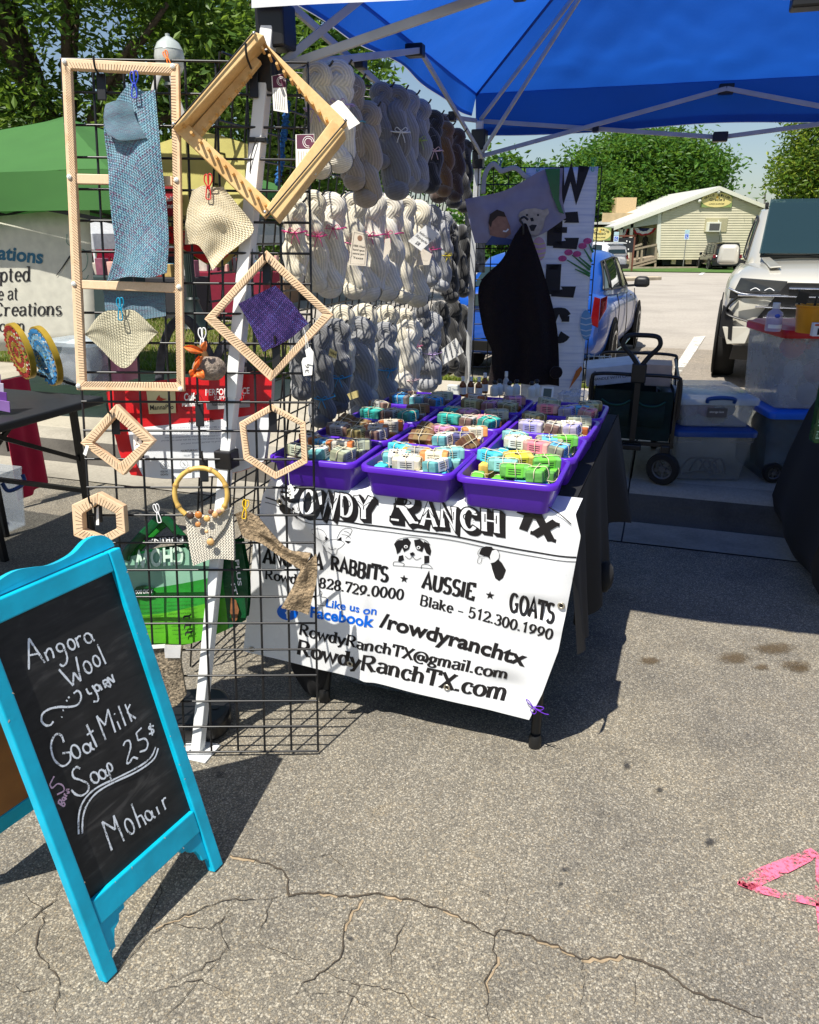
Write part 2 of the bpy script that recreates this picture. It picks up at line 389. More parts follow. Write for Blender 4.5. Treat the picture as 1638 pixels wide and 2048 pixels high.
def glyph(c):
    """(strokes, slab points, advance) for a roman slab letter, cap height 1"""
    a=arc
    T={
     'A':([[(.06,0),(.37,1),(.68,0)],[(.18,.33),(.56,.33)]],[(.06,0),(.68,0)],.76),
     'B':([[(.14,0),(.14,1),(.38,1)]+a(.38,.77,.2,.23,90,-90)+[(.14,.54),(.4,.54)]+a(.4,.27,.22,.27,90,-90)+[(.14,0)]],[],.74),
     'C':([a(.38,.5,.3,.5,40,320,20)],[(.61,.8)],.76),'D':([[(.14,0),(.14,1),(.32,1)]+a(.32,.5,.32,.5,90,-90,16)+[(.14,0)]],[],.78),
     'E':([[(.14,0),(.14,1)],[(.14,1),(.58,1),(.58,.8)],[(.14,.52),(.44,.52)],[(.14,0),(.6,0),(.6,.22)]],[],.7),
     'F':([[(.14,0),(.14,1)],[(.14,1),(.58,1),(.58,.8)],[(.14,.52),(.44,.52)]],[(.14,0)],.66),
     'G':([a(.38,.5,.3,.5,45,300,20)+[(.62,.1),(.62,.42),(.42,.42)]],[],.8),
     'H':([[(.14,0),(.14,1)],[(.62,0),(.62,1)],[(.14,.5),(.62,.5)]],[(.14,0),(.14,1),(.62,0),(.62,1)],.8),
     'I':([[(.16,0),(.16,1)]],[(.16,0),(.16,1)],.36),'K':([[(.14,0),(.14,1)],[(.6,1),(.16,.45)],[(.28,.58),(.64,0)]],[(.14,0),(.14,1),(.62,0)],.76),
     'L':([[(.14,0),(.14,1)],[(.14,0),(.56,0),(.56,.22)]],[(.14,1)],.64),
     'M':([[(.12,0),(.12,1),(.45,.2),(.78,1),(.78,0)]],[(.12,0),(.78,0)],.92),'N':([[(.12,0),(.12,1),(.62,0),(.62,1)]],[(.12,0),(.62,1)],.78),
     'O':([a(.4,.5,.3,.5,90,450,22)],[],.8),'P':([[(.14,0),(.14,1),(.38,1)]+a(.38,.75,.22,.25,90,-90)+[(.14,.5)]],[(.14,0)],.7),
     'R':([[(.14,0),(.14,1),(.38,1)]+a(.38,.76,.22,.24,90,-90)+[(.14,.52)],[(.34,.52),(.64,0)]],[(.14,0),(.68,0)],.78),
     'S':([a(.34,.75,.23,.25,35,260,14)+a(.34,.25,.25,.25,85,-150,14)],[],.68),
     'T':([[(.36,0),(.36,1)],[(.06,.76),(.06,1),(.66,1),(.66,.76)]],[(.36,0)],.72),'U':([[(.14,1),(.14,.3)]+a(.39,.3,.25,.3,180,360)+[(.64,1)]],[(.14,1),(.64,1)],.78),
     'W':([[(.05,1),(.27,0),(.49,.85),(.71,0),(.93,1)]],[(.05,1),(.93,1)],.98),'X':([[(.08,1),(.66,0)],[(.66,1),(.08,0)]],[(.08,1),(.66,1),(.08,0),(.66,0)],.74),
     'Y':([[(.06,1),(.36,.45),(.66,1)],[(.36,.45),(.36,0)]],[(.06,1),(.66,1),(.36,0)],.72),
     'a':([a(.28,.5,.19,.17,165,20,8)+[(.47,.1),(.56,.03)],[(.46,.4),(.3,.37)]+a(.26,.19,.17,.18,90,270)+[(.46,.14)]],[],.58),
     'b':([[(.12,1),(.12,0)],a(.34,.33,.2,.33,90,450,18)],[(.06,1)],.62),'c':([a(.32,.33,.22,.33,45,320,16)],[(.47,.52)],.54),
     'd':([[(.5,1),(.5,0)],a(.3,.33,.2,.33,90,450,18)],[(.44,1),(.55,0)],.64),'e':([[(.12,.36),(.52,.36)]+a(.32,.34,.2,.32,5,320,16)],[],.58),
     'g':([a(.28,.44,.17,.22,90,450,16),a(.29,-.1,.22,.15,90,450,16),[(.2,.24),(.14,.12),(.4,.05)],[(.42,.58),(.54,.64)]],[],.58),
     'h':([[(.13,1),(.13,0)],[(.13,.42)]+a(.32,.42,.18,.24,150,0)+[(.5,0)]],[(.07,1),(.13,0),(.5,0)],.66),'i':([[(.14,X),(.14,0)],[(.14,.82),(.14,.96)]],[(.08,X),(.14,0)],.3),
     'k':([[(.13,1),(.13,0)],[(.48,X),(.15,.28)],[(.25,.38),(.52,0)]],[(.07,1),(.13,0),(.52,0),(.46,X)],.62),'l':([[(.14,1),(.14,0)]],[(.08,1),(.14,0)],.3),
     'm':([[(.13,X),(.13,0)],[(.13,.42)]+a(.3,.42,.16,.24,150,0)+[(.46,0)],[(.46,.42)]+a(.63,.42,.16,.24,150,0)+[(.79,0)]],[(.07,X),(.13,0),(.46,0),(.79,0)],.94),
     'n':([[(.13,X),(.13,0)],[(.13,.42)]+a(.32,.42,.18,.24,150,0)+[(.5,0)]],[(.07,X),(.13,0),(.5,0)],.66),'o':([a(.32,.33,.23,.33,90,450,18)],[],.62),
     'p':([[(.12,X),(.12,-.28)],a(.34,.33,.2,.33,90,450,18)],[(.06,X),(.12,-.28)],.62),'r':([[(.13,X),(.13,0)],[(.13,.4)]+a(.32,.42,.18,.22,150,50)],[(.07,X),(.13,0)],.5),
     's':([a(.25,.5,.16,.16,35,260,10)+a(.25,.17,.17,.17,85,-150,10)],[],.48),'t':([[(.2,.88),(.2,.14)]+a(.32,.14,.12,.14,180,300,6),[(.06,X),(.38,X)]],[],.44),
     'u':([[(.13,X),(.13,.2)]+a(.31,.2,.18,.2,180,350)+[(.5,.3)],[(.5,X),(.5,0)]],[(.08,X),(.55,0),(.45,X)],.66),'w':([[(.05,X),(.22,0),(.4,.56),(.58,0),(.75,X)]],[(.05,X),(.75,X)],.8),
     'x':([[(.06,X),(.5,0)],[(.5,X),(.06,0)]],[(.06,X),(.5,X),(.06,0),(.5,0)],.56),'y':([[(.06,X),(.3,.02)],[(.54,X),(.26,-.2),(.1,-.28)]],[(.06,X),(.54,X)],.6),
     '0':([a(.32,.5,.22,.5,90,450,20)],[],.64),'1':([[(.14,.82),(.34,1),(.34,0)]],[(.34,0)],.58),'2':([a(.32,.73,.22,.27,165,-25,12)+[(.1,.04),(.54,.04),(.54,.2)]],[],.64),
     '3':([a(.3,.75,.2,.25,150,-80,12)+a(.3,.26,.23,.26,80,-155,12)],[],.62),'4':([[(.44,0),(.44,1),(.06,.3),(.6,.3)]],[],.66),'5':([[(.5,1),(.15,1),(.12,.54)]+a(.3,.33,.23,.33,120,-150,14)],[],.62),
     '6':([a(.32,.32,.21,.32,90,450,16),[(.5,.94),(.2,.7),(.11,.35)]],[],.64),'7':([[(.1,.8),(.1,1),(.55,1),(.25,0)]],[],.6),'8':([a(.32,.75,.18,.25,90,450,16),a(.32,.25,.22,.25,90,450,16)],[],.64),
     '9':([a(.32,.68,.21,.32,90,450,16),[(.13,.05),(.42,.25),(.53,.65)]],[],.64),'.':([[(.12,0),(.12,.14)]],[],.28),'-':([[(.06,.36),(.5,.36)]],[],.56),'/':([[(.04,-.15),(.42,1.1)]],[],.46),
     '@':([a(.5,.36,.42,.5,-40,300,26),a(.48,.36,.17,.22,90,450,14),[(.66,.58),(.62,.2),(.78,.16),(.92,.4)]],[],1.0),' ':([],[],.34),',':([[(.14,.12),(.06,-.16)]],[],.28),"'":([[(.1,.7),(.1,1)]],[],.24),
     '*':([],[],.5)}
    return T.get(c,([],[],.4))
def slab(s,thick=.15,thin=.055,serif=.1,grow=0.0,track=0.0):
    """slab-serif lettering from pen strokes -> normalised flat outline (width 1, cap 1)"""
    vs=[];fs=[];x0=0.0
    def strip(P,wfn):
        n=len(P);b=len(vs)
        for i in range(n):
            p=V(P[i]);q0=V(P[max(0,i-1)]);q1=V(P[min(n-1,i+1)])
            d0=(p-q0);d1=(q1-p);d0=d0.normalized() if d0.length>1e-6 else d1.normalized();d1=d1.normalized() if d1.length>1e-6 else d0
            t=(d0+d1);t=t.normalized() if t.length>.2 else d1;nn=V((-t.y,t.x));w=wfn(d0,d1)
            k=1/max(.55,abs(nn.dot(V((-d0.y,d0.x)))))
            vs.append(tuple(p+nn*w*k));vs.append(tuple(p-nn*w*k))
        for i in range(n-1):fs.append((b+2*i,b+2*i+1,b+2*i+3,b+2*i+2))
    for c in s:
        st,sf,adv=glyph(c)
        for P in st:
            P=[(x+x0,y) for x,y in P]
            if grow and len(P)>1:   # let open ends run on a little
                a,b=V(P[0]),V(P[1]);e=(a-b).normalized()*grow;P[0]=tuple(a+e)
                a,b=V(P[-1]),V(P[-2]);e=(a-b).normalized()*grow;P[-1]=tuple(a+e)
            strip(P,lambda d0,d1:(thin+(thick-thin)*(abs(d0.y)+abs(d1.y))/2)/2+grow)
        for x,y in sf:
            q=thin/2+grow;yy=y+(thin/2 if y <= 0 else-thin/2)
            if serif:b=len(vs);vs.extend([(x+x0-serif-grow,yy-q),(x+x0+serif+grow,yy-q),(x+x0+serif+grow,yy+q),(x+x0-serif-grow,yy+q)]);fs.append((b,b+1,b+2,b+3))
        x0 += adv+track
    x0 -= track
    return ([(x/x0,y) for x,y in vs],fs)
def along(a,b,t,off=V((0,0,0))):
    """place flat lettering: a..b is the base line, a..t the cap height (3d points)"""
    a,b,t=V(a),V(b),V(t)
    return lambda x,y:a+(b-a)*x+(t-a)*y+off
def ribbon(mb,P,w,off,mi=0,nrm=V((0,-1,0))):
    """flat stroke of width w through plane points P (local x/z), lifted by off"""
    P=[V(p) for p in P];n=len(P);b=[]
    for i in range(n):
        t=(P[min(n-1,i+1)]-P[max(0,i-1)]);t=t.normalized() if t.length>1e-9 else V((1,0,0));s_=t.cross(nrm).normalized()
        ww=w[i] if isinstance(w,(list,tuple)) else w
        b += [P[i]+s_*ww/2+off,P[i]-s_*ww/2+off]
    mb.add(b,[(2*i,2*i+1,2*i+3,2*i+2) for i in range(n-1)],mi)
# ================================================================== THE SETTING
asph=m_asphalt('asphalt_road',(.085,.080,.072),(.205,.188,.155),(.48,.44,.355),(.35,.285,.19),1.15,.7)
asph2=m_asphalt('asphalt_lot',(.16,.14,.12),(.30,.265,.22),(.52,.47,.40),(.42,.34,.26),.55,.35)
conc=m_concrete('concrete_walk',(.42,.375,.30),1.0,.3)
conc2=m_concrete('concrete_kerb',(.33,.30,.245),1.0,.4)
conc3=m_concrete('concrete_lane',(.38,.345,.30),.35,.18)
soil=M('soil',(.14,.105,.06),.95,var=.35,vs=8,bump=.6,bs=40,bd=.02)
grassm=m_leaf('grass_blade',(.07,.13,.015),(.16,.21,.03),(.36,.31,.10),.35)
lawnm=m_leaf('lawn_blade',(.035,.12,.012),(.07,.19,.02),(.14,.26,.04),.35)

ST=fr((.92,3.465,0),-18)               # street frame: x along the kerb, y away from the road
STI=ST.inverted();SLOPE=-.0155
def lotz(y):return SLOPE*max(0,y-3.9)
def gl(px,py):
    """photo point on the gently falling car park"""
    z=0
    for _ in range(12):p=gz(px,py,z);z=lotz((STI@p).y)
    return gz(px,py,z)
def struct(name,mb,mat,**kw):
    return tag(mb.build(name,mat,**kw),kind='structure')
mb=MB();mb.sheet(lambda u,v:(-30+60*u,-14+14*v,0),1,1)
road=struct('road',mb,asph,M=ST)
mb=MB();mb.sheet(lambda u,v:(-700+1400*u,-40+1000*v,-.12+SLOPE*min(60,max(0,1000*v-40))-.25*(v>0)),1,40)
ground=struct('ground',mb,soil,M=ST)
# cracks, stains and chalk in the road
crackm=M('crack_dirt',(.055,.043,.03),.95,var=.5,vs=60)
crackl=M('crack_sand',(.30,.225,.14),.95,var=.3,vs=60)
def gpath(pts,jit,seed,sub=9):
    rnd=random.Random(seed);out=[]
    P=[gz(*p) for p in pts]
    for a,b in zip(P,P[1:]):
        k=max(2,int((b-a).length/.012))
        for i in range(k):out.append(a.lerp(b,i/k)+V((rnd.uniform(-jit,jit),rnd.uniform(-jit,jit),0)))
    out.append(P[-1]);return out
def zc(l):return [(400+a/1.323,1500+b/1.323) for a,b in l]
CR=[(zc([(75,280),(150,295),(225,325),(235,385),(300,380),(400,392),(470,380),(560,402),(650,430),(720,465),(775,492),(800,478),(860,490),(930,515),(1005,552),(1060,555),(1110,548),(1170,560),(1230,585),(1290,635),(1350,660),(1420,685),(1490,712)]),.0065),
 (zc([(225,380),(190,395),(175,440),(150,505)]),.004),(zc([(190,395),(60,400),(0,425),(-120,470)]),.004),(zc([(430,395),(380,460),(375,545),(330,590),(265,620),(255,650)]),.0045),
 (zc([(560,405),(535,470),(505,540),(500,620)]),.003),(zc([(775,492),(780,560),(755,620),(765,720)]),.004),(zc([(1010,555),(1020,620),(1005,680)]),.0025),(zc([(1160,565),(1155,640),(1150,720)]),.002),
 (zc([(150,510),(230,545),(300,570)]),.0028),(zc([(330,590),(420,625),(390,690),(370,760)]),.003),(zc([(80,505),(50,550),(0,580),(-80,620)]),.0035),(zc([(410,620),(520,640),(580,690),(640,725)]),.003),
 (zc([(235,300),(345,280),(390,320),(392,370)]),.002),(zc([(640,430),(655,350),(840,410)]),.0014),(zc([(800,478),(815,400),(800,330)]),.0014),
 ([(0,1885),(60,1842),(110,1800),(128,1760)],.004),([(225,1960),(290,1880),(320,1790),(330,1730)],.003),([(262,1905),(330,1850),(420,1860),(470,1830)],.003),([(40,1780),(90,1830),(70,1900),(120,1960),(110,2040)],.0035),
 ([(480,1790),(440,1850),(455,1900),(400,1960),(330,2040)],.003),([(300,1990),(400,1960),(470,2000)],.0025),([(0,1960),(50,1985),(120,1960)],.0025),([(600,1985),(700,1990),(760,2040)],.002)]
for i,(pts,w) in enumerate(CR):
    rnd=random.Random(i);P=gpath(pts,.0042,i);mb=MB()
    ribbon(mb,P,[w*rnd.uniform(.25,.9)*(.35+.65*min(1,k/6,(len(P)-1-k)/6)) for k in range(len(P))],V((0,0,.0035)),0,V((0,0,1)))
    if w>.0038:
        k0=0
        while k0<len(P)-6:
            ln=rnd.randint(4,9)
            if rnd.random()<.4:ribbon(mb,[p+V((.0035,-.004,0)) for p in P[k0:k0+ln]],[w*rnd.uniform(.5,1.5) for _ in P[k0:k0+ln]],V((0,0,.002)),1,V((0,0,1)))
            k0 += ln
    o=mb.build('crack',[crackm,crackl],road);o.matrix_parent_inverse=STI
def m_spot(name,c,lo=.42):
    m,t,o=nodes_of(name);MATS[name]=m
    uv=coord(t,'UV');g=NN(t,'TexGradient',gradient_type='SPHERICAL');mp=t.nodes.new('ShaderNodeMapping');mp.inputs['Location'].default_value=(-1,-1,0);mp.inputs['Scale'].default_value=(2,2,1);t.links.new(uv,mp.inputs[0]);t.links.new(mp.outputs[0],g.inputs[0])
    n=NN(t,'TexNoise',Scale=45.0,Detail=6.0,Roughness=.7);t.links.new(coord(t),n.inputs['Vector'])
    f=ramp(t,mixc(t,.55,g.outputs[0],n.outputs[0]),[(lo-.06,(0,0,0)),(lo+.16,(.6,.6,.6))]).outputs[0]
    p=prin(t,None,c,.6,spec=.3);tp=t.nodes.new('ShaderNodeBsdfTransparent');x=t.nodes.new('ShaderNodeMixShader')
    t.links.new(f,x.inputs[0]);t.links.new(tp.outputs[0],x.inputs[1]);t.links.new(p.outputs[0],x.inputs[2]);t.links.new(x.outputs[0],o.inputs[0]);return m
oil=m_spot('oil_stain',(.10,.068,.034));tar=m_spot('tar_spot',(.03,.03,.032),.45)
for x,y,w,h,m_ in [(1300,1323,60,22,oil),(1470,1318,95,34,oil),(1522,1336,48,20,oil),(1548,1299,120,34,oil),(1590,1332,90,26,oil),(1600,1340,60,20,oil),(1690,1345,80,26,oil),(1253,1532,26,22,tar),(1318,1582,26,20,tar),(1420,1686,34,26,tar),(1130,1742,30,18,tar),(1120,1770,20,12,tar),(440,1552,30,20,tar),(700,1880,26,14,tar)]:
    a,b,c,d=gz(x-w/2,y-h/2),gz(x+w/2,y-h/2),gz(x+w/2,y+h/2),gz(x-w/2,y+h/2)
    mb=MB();mb.sheet(lambda u,v:d.lerp(c,u).lerp(a.lerp(b,u),v)+V((0,0,.0045)),1,1);o=mb.build('stain',m_,road);o.matrix_parent_inverse=STI
pink=m_chalk('pink_chalk',(.85,.16,.26),.515,130)
mb=MB()
for pts,ws in [([(1474,1772),(1490,1772),(1530,1752),(1580,1730),(1612,1716),(1628,1705)],[.004,.035,.04,.036,.03,.02]),([(1476,1768),(1510,1780),(1560,1793),(1600,1802),(1650,1812)],[.012,.026,.022,.022,.024]),([(1640,1712),(1645,1760),(1646,1800),(1650,1860),(1655,1960)],[.02,.03,.035,.03,.025])]:
    ribbon(mb,[gz(*p) for p in pts],ws,V((0,0,.006)),0,V((0,0,1)))
o=tag(mb.build('chalk_mark',pink),'pink chalk arrow drawn on the asphalt','chalk mark')
# gutter and rolled kerb in cast sections, then the pavement slabs
PRO=[(.004,0.004),(.05,-.006),(.24,-.022),(.36,-.018),(.425,-.008),(.455,.045),(.485,.10),(.54,.128),(.66,.132)]
face_shade=m_concrete('kerb_shade',(.09,.082,.07),1.4,.5)  # shade on the kerb face, painted as a darker concrete colour
ker=tag(bpy.data.objects.new('kerb',None),kind='structure');COL.objects.link(ker);ker.matrix_basis=ST
xs=[-26,-17,-11,-7.4,-4.4,-1.4,.12,3.2,6.2,12,26]
for a,b in zip(xs,xs[1:]):
    mb=MB();nn=max(2,int((b-a)/.3));mb.sheet(lambda u,v:(a+.004+(b-a-.008)*u,PRO[round(v*8)][0],PRO[round(v*8)][1]+.002*mnoise.noise(V(((a+u*(b-a))*1.3,v*3,0)))),nn,8)
    ks=mb.build('kerb_section',[conc2,face_shade],ker,sm=60);ks.data.polygons.foreach_set('material_index',[1 if 3 <= q // nn <= 5 else 0 for q in range(nn*8)])
mb=MB();mb.box((0,.33,-.05),(52,.66,.05));mb.build('kerb_bed',M('kerb_bed',(.05,.045,.04),.95),ker)
pav=tag(bpy.data.objects.new('pavement',None),kind='structure');COL.objects.link(pav);pav.matrix_basis=ST
for a,b in zip(xs,xs[1:]):
    for y0,y1 in ((.668,1.98),(1.988,3.34)):
        mb=MB();mb.box(((a+b)/2,(y0+y1)/2,.08),(b-a-.012,y1-y0-.006,.1));mb.build('slab',conc,pav,bev=.008)
mb=MB();mb.box((0,2,.03),(52,2.7,.09));mb.build('joint_bed',M('kerb_bed'),pav)
# car park
mb=MB();mb.sheet(lambda u,v:(-1.9+40*u,3.92+3.7*v,.02+lotz(3.92+3.7*v)),1,4);lot=struct('car_park',mb,asph2,M=ST)
mb=MB();mb.sheet(lambda u,v:(-30+90*u,7.63+42*v,.012+lotz(7.63+42*v)),1,8);lane=struct('car_park_lane',mb,conc3,M=ST)
mb=MB();mb.sheet(lambda u,v:(-30+120*u,49.6+60*v,.06+lotz(49.6+20*v)),1,8);lawn=struct('lawn_bed',mb,M('lawn_soil',(.06,.13,.02),.95,var=.3,vs=3,bump=.8,bs=30,bd=.05),M=ST)
white=M('road_paint',(.62,.60,.55),.8,var=.25,vs=30)
def flatq(q,mat,name,parent,lift=.006):
    mb=MB();P=[gl(*p)+V((0,0,lift+.02)) for p in q];mb.poly(P);o=mb.build(name,mat,parent);o.matrix_parent_inverse=STI;return o
flatq([(1388,677),(1411,675),(1370,738),(1347,740)],m_chalk('worn_paint',(.62,.6,.55),.44,60),'bay_line',lot)
flatq([(1350,741),(1369,739),(1353,762),(1330,764)],m_chalk('worn_paint2',(.55,.53,.48),.54,60),'bay_line',lot)
flatq([(1403,546),(1411,546),(1404,551),(1396,551)],white,'bay_line',lane)
kp=[gl(1240,541),gl(1430,540)]
mb=MB();d=(kp[1]-kp[0]).normalized();mb.bar(kp[0]-d*8+V((0,0,.08)),kp[1]+d*30+V((0,0,.08)),.35,.3);struct('far_kerb',mb,M('pale_kerb',(.45,.38,.27),.9,var=.2,vs=2))
mb=MB();a,b=gl(1238,563),gl(1312,560);mb.bar(a+V((0,0,.07)),b+V((0,0,.07)),.6,.2);struct('island_kerb',mb,M('pale_kerb'),bev=.04)

def blades(name,mat,n,fn,h0,h1,w,seed,M_=None,label=None):
    rg=np.random.default_rng(seed);P=np.array([fn(*rg.random(2)) for _ in range(n)])
    h=rg.uniform(h0,h1,n);th=rg.uniform(0,6.283,n);ln=rg.uniform(.1,.9,n)*h
    d=np.stack([np.cos(th),np.sin(th),0*th],1);s_=np.stack([-np.sin(th),np.cos(th),0*th],1)*w/2
    up=np.zeros((n,3));up[:,2]=h
    v=np.stack([P-s_,P+s_,P+up*.6+d*ln[:,None]*.35+s_*.7,P+up*.6+d*ln[:,None]*.35-s_*.7,P+up*.95+d*ln[:,None]],1).reshape(-1,3)
    me=bpy.data.meshes.new(name);b=np.arange(n)*5
    q=np.stack([b,b+1,b+2,b+3],1);t_=np.stack([b+3,b+2,b+4],1)
    me.from_pydata(v.tolist(),[],q.tolist()+t_.tolist());me.materials.append(mat)
    o=bpy.data.objects.new(name,me);COL.objects.link(o)
    if M_ is not None:o.matrix_basis=M_
    return tag(o,label,'grass',kind='stuff')
mb=MB();mb.sheet(lambda u,v:(-1.9+30*u,3.30+.66*v,.105-.08*v),1,1);struct('verge_bed',mb,soil,M=ST)
blades('verge_grass',grassm,16000,lambda a,b:(-2.2+9*a,3.35+.56*b+.05*math.sin(a*40),.11-.08*b),.025,.07,.008,3,ST,'narrow verge of yellow green grass along the car park')
mb=MB();mb.sheet(lambda u,v:(-26+23.9*u,2.92+5.2*v,.132-.1*v),1,1);struct('lawn_patch_bed',mb,soil,M=ST)
blades('lawn_grass',grassm,36000,lambda a,b:(-9.5+7.4*a,2.95+5.1*b ** 1.4,.132-.1*b),.03,.09,.012,4,ST,'patch of lawn behind the grid panel')
blades('far_grass',lawnm,9000,lambda a,b:tuple((STI@gl(1200+330*a,533.5+5.5*b)).to_3d()+V((0,0,.05))),.15,.4,.12,5,ST,'bright green lawn along the building')

# ------------------------------------------------------------------ trees
barkm=M('bark',(.09,.065,.045),.95,var=.35,vs=20,bump=.8,bs=25,bd=.02)
def tree(name,label,base,trunk_h,trunk_r,crown,leafm,n_clump,per,leaf,spread,seed,cat='tree',group=None,squash=1.0,shell=.55):
    """crown = list of (centre, radii) lobes; leaves gather in clumps through their volume"""
    root=thing(name,label,cat,base,group);rg=np.random.default_rng(seed);rnd=random.Random(seed)
    mb=MB();mb.tube(smooth([(0,0,-.3),(.1,0,trunk_h*.5),(.05,.1,trunk_h)],5),[trunk_r*(1-.4*k/10) for k in range(11)],10)
    for (c,r) in crown:
        for _ in range(5):
            e=V(c)+V((rnd.uniform(-.7,.7)*r[0],rnd.uniform(-.7,.7)*r[1],rnd.uniform(-.4,.7)*r[2]))
            m_=V((0,0,trunk_h*.8)).lerp(e,.5)+V((0,0,.2));mb.tube(smooth([(0,0,trunk_h*.75),m_,e],4),[trunk_r*.5*(1-.085*k) for k in range(9)],6)
    mb.build('trunk',barkm,root,sm=180)
    L=[]
    for k,(c,r) in enumerate(crown):
        m_=int(n_clump*(r[0]*r[1]*r[2])/sum(q[1][0]*q[1][1]*q[1][2] for q in crown))+4
        d=rg.normal(size=(m_,3));d/=np.linalg.norm(d,axis=1)[:,None];rad=shell+(1-shell)*rg.random(m_) ** .6;rad *= rg.uniform(.82,1.12,m_)
        cc=np.array(c)+d*rad[:,None]*np.array(r)
        pts=cc[:,None,:]+rg.normal(size=(m_,per,3))*spread*np.array([1,1,.7]);L.append(pts.reshape(-1,3))
    P=np.concatenate(L);n=len(P)
    a=rg.normal(size=(n,3));a[:,2] *= .6;a/=np.linalg.norm(a,axis=1)[:,None];b=np.cross(a,rg.normal(size=(n,3)));b/=np.linalg.norm(b,axis=1)[:,None]
    sz=rg.uniform(.6,1.3,n)[:,None]*leaf;cup=np.cross(a,b)*sz*.18
    v=np.stack([P-a*sz,P+b*sz*.42+cup,P+a*sz,P-b*sz*.42+cup],1).reshape(-1,3)
    me=bpy.data.meshes.new('crown');q=(np.arange(n)*4)[:,None]+np.arange(4)[None,:]
    me.from_pydata(v.tolist(),[],q.tolist());me.materials.append(leafm)
    o=bpy.data.objects.new('crown',me);COL.objects.link(o);o.parent=root
    return root
leafA=m_leaf('leaf_elm',(.04,.095,.018),(.09,.18,.03),(.20,.30,.05),.45)
leafB=m_leaf('leaf_oak',(.03,.095,.016),(.065,.175,.026),(.14,.28,.04),.45)
leafC=m_leaf('leaf_magnolia',(.04,.10,.012),(.11,.19,.02),(.30,.34,.04),.4)
def gp(x,y,D):return gd(x,y,D)
tree('elm_tree','tall leafy elm filling the sky behind the grid panel',(-7.2,17.5,0),3.2,.28,[((.6,.5,5.2),(3.3,2.2,2.6)),((-2.2,-.5,4.2),(2.2,2.0,1.9)),((3.2,.5,4.6),(2.0,2.0,2.2)),((.8,0,3.2),(2.6,1.6,1.2)),((0,0,7.8),(3.4,2.5,2.0))],leafA,620,50,.10,.30,11)
tree('shade_tree','dark shade tree between the elm and the blue canopy',(-2.9,21.0,0),3.0,.3,[((0,0,5.0),(2.4,2.2,2.6)),((1.1,0,3.6),(1.8,1.7,1.5)),((-1.4,.3,6.8),(2.4,2,2))],leafB,420,46,.12,.34,12)
tree('roadside_tree','small thin tree at the far left over the green canopy',(-9.6,13.5,0),2.2,.16,[((.0,0,4.4),(1.7,1.4,1.9)),((1.0,0,3.0),(1.4,1.2,1.0))],leafA,170,40,.10,.34,13)
tree('live_oak','broad round green oak behind the building with the porch',gd(1262,525,74).to_tuple(),3.5,.5,[((0,0,6.8),(6.8,5,3.8)),((-4.3,0,5.5),(3.8,3.6,3.4)),((3.6,0,7.2),(4.2,3.6,3.3)),((-.6,0,8.6),(4.8,3.8,2.4))],leafB,900,62,.24,.80,14)
tree('magnolia_tree','yellow green magnolia above the big parked car',gd(1648,520,56).to_tuple(),3.0,.35,[((0,0,7.2),(3.8,3.2,3.6)),((-2.2,0,5.6),(2.4,2.4,1.8)),((2.5,0,6.0),(3.0,2.6,3.0)),((0,0,4.4),(3.6,2.6,1.6))],leafC,420,56,.19,.58,15)
tree('distant_tree','hazy small distant tree seen above the rear grid panel',gd(1000,500,95).to_tuple(),3,.4,[((0,0,7),(4.5,3,3.0)),((5,0,6),(3.5,3,2.5))],leafB,160,40,.4,.9,16)
tree('porch_tree','dark tree standing behind the low left end of the building',gd(1212,520,70).to_tuple(),2.6,.3,[((0,0,4.6),(2.6,2.4,2.6)),((-1.2,0,4.6),(2.4,2.4,2.2))],leafB,260,50,.19,.55,17)
tree('market_tree','low tree behind the market stalls beside the lamp post',(-5.8,26,0),1.6,.2,[((0,0,2.8),(3.2,2,1.8)),((3,1,2.6),(2.6,2,1.6)),((-3,1,3),(2.6,2,1.8))],leafA,260,40,.14,.4,18)
# ================================================================== CHALKBOARD SIGN
turq=M('turquoise_paint',(.0,.42,.62),.45,var=.22,vs=9,bump=.35,bs=45)
turqc=M('chipped_wood',(.62,.50,.34),.8)
def m_board():
    m,t,o=nodes_of('blackboard');MATS['blackboard']=m
    k=coord(t,'Object',(3,3,14));n=NN(t,'TexNoise',Scale=3.0,Detail=6.0,Distortion=1.5);t.links.new(k,n.inputs['Vector'])
    n2=NN(t,'TexNoise',Scale=9.0,Detail=5.0);t.links.new(coord(t),n2.inputs['Vector'])
    a=ramp(t,mixc(t,.5,n.outputs[0],n2.outputs[0]),[(.38,(.010,.010,.011)),(.55,(.020,.020,.021)),(.72,(.075,.072,.07))]).outputs[0]
    prin(t,o,a,.55,spec=.3);return m
f0=gz(205,1965)
BRD=Pl(fr(f0,62.16,14.56))
sign=thing('chalkboard_sign','turquoise framed chalkboard sandwich sign advertising wool, soap and mohair','sign',BRD.M)
W_,T_=.348,.024
for x0,x1,z0,z1,nm in [(0,.031,0.0,.80,'side_rail'),(.317,W_,0.0,.80,'side_rail'),(.031,.317,.757,.80,'top_rail'),(.031,.317,.112,.168,'bottom_rail')]:
    MB().box(((x0+x1)/2,0,(z0+z1)/2),(x1-x0-.0006,T_ if 'side' in nm else T_-.004,z1-z0)).build(nm,turq,sign,bev=.003)
MB().box((.174,.004,.4625),(.2875,.006,.592)).build('blackboard',m_board(),sign)
crest=[(.0,.803),(.03,.803),(.055,.812),(.085,.828),(.125,.834),(.165,.826),(.20,.818),(.25,.822),(.29,.838),(.325,.836),(.345,.818),(.348,.803)]
cp=smooth([(x,.006,z) for x,z in crest],4)
MB().prism(cp[::-1],(0,.018,0)).build('crest',turq,sign,bev=.002)
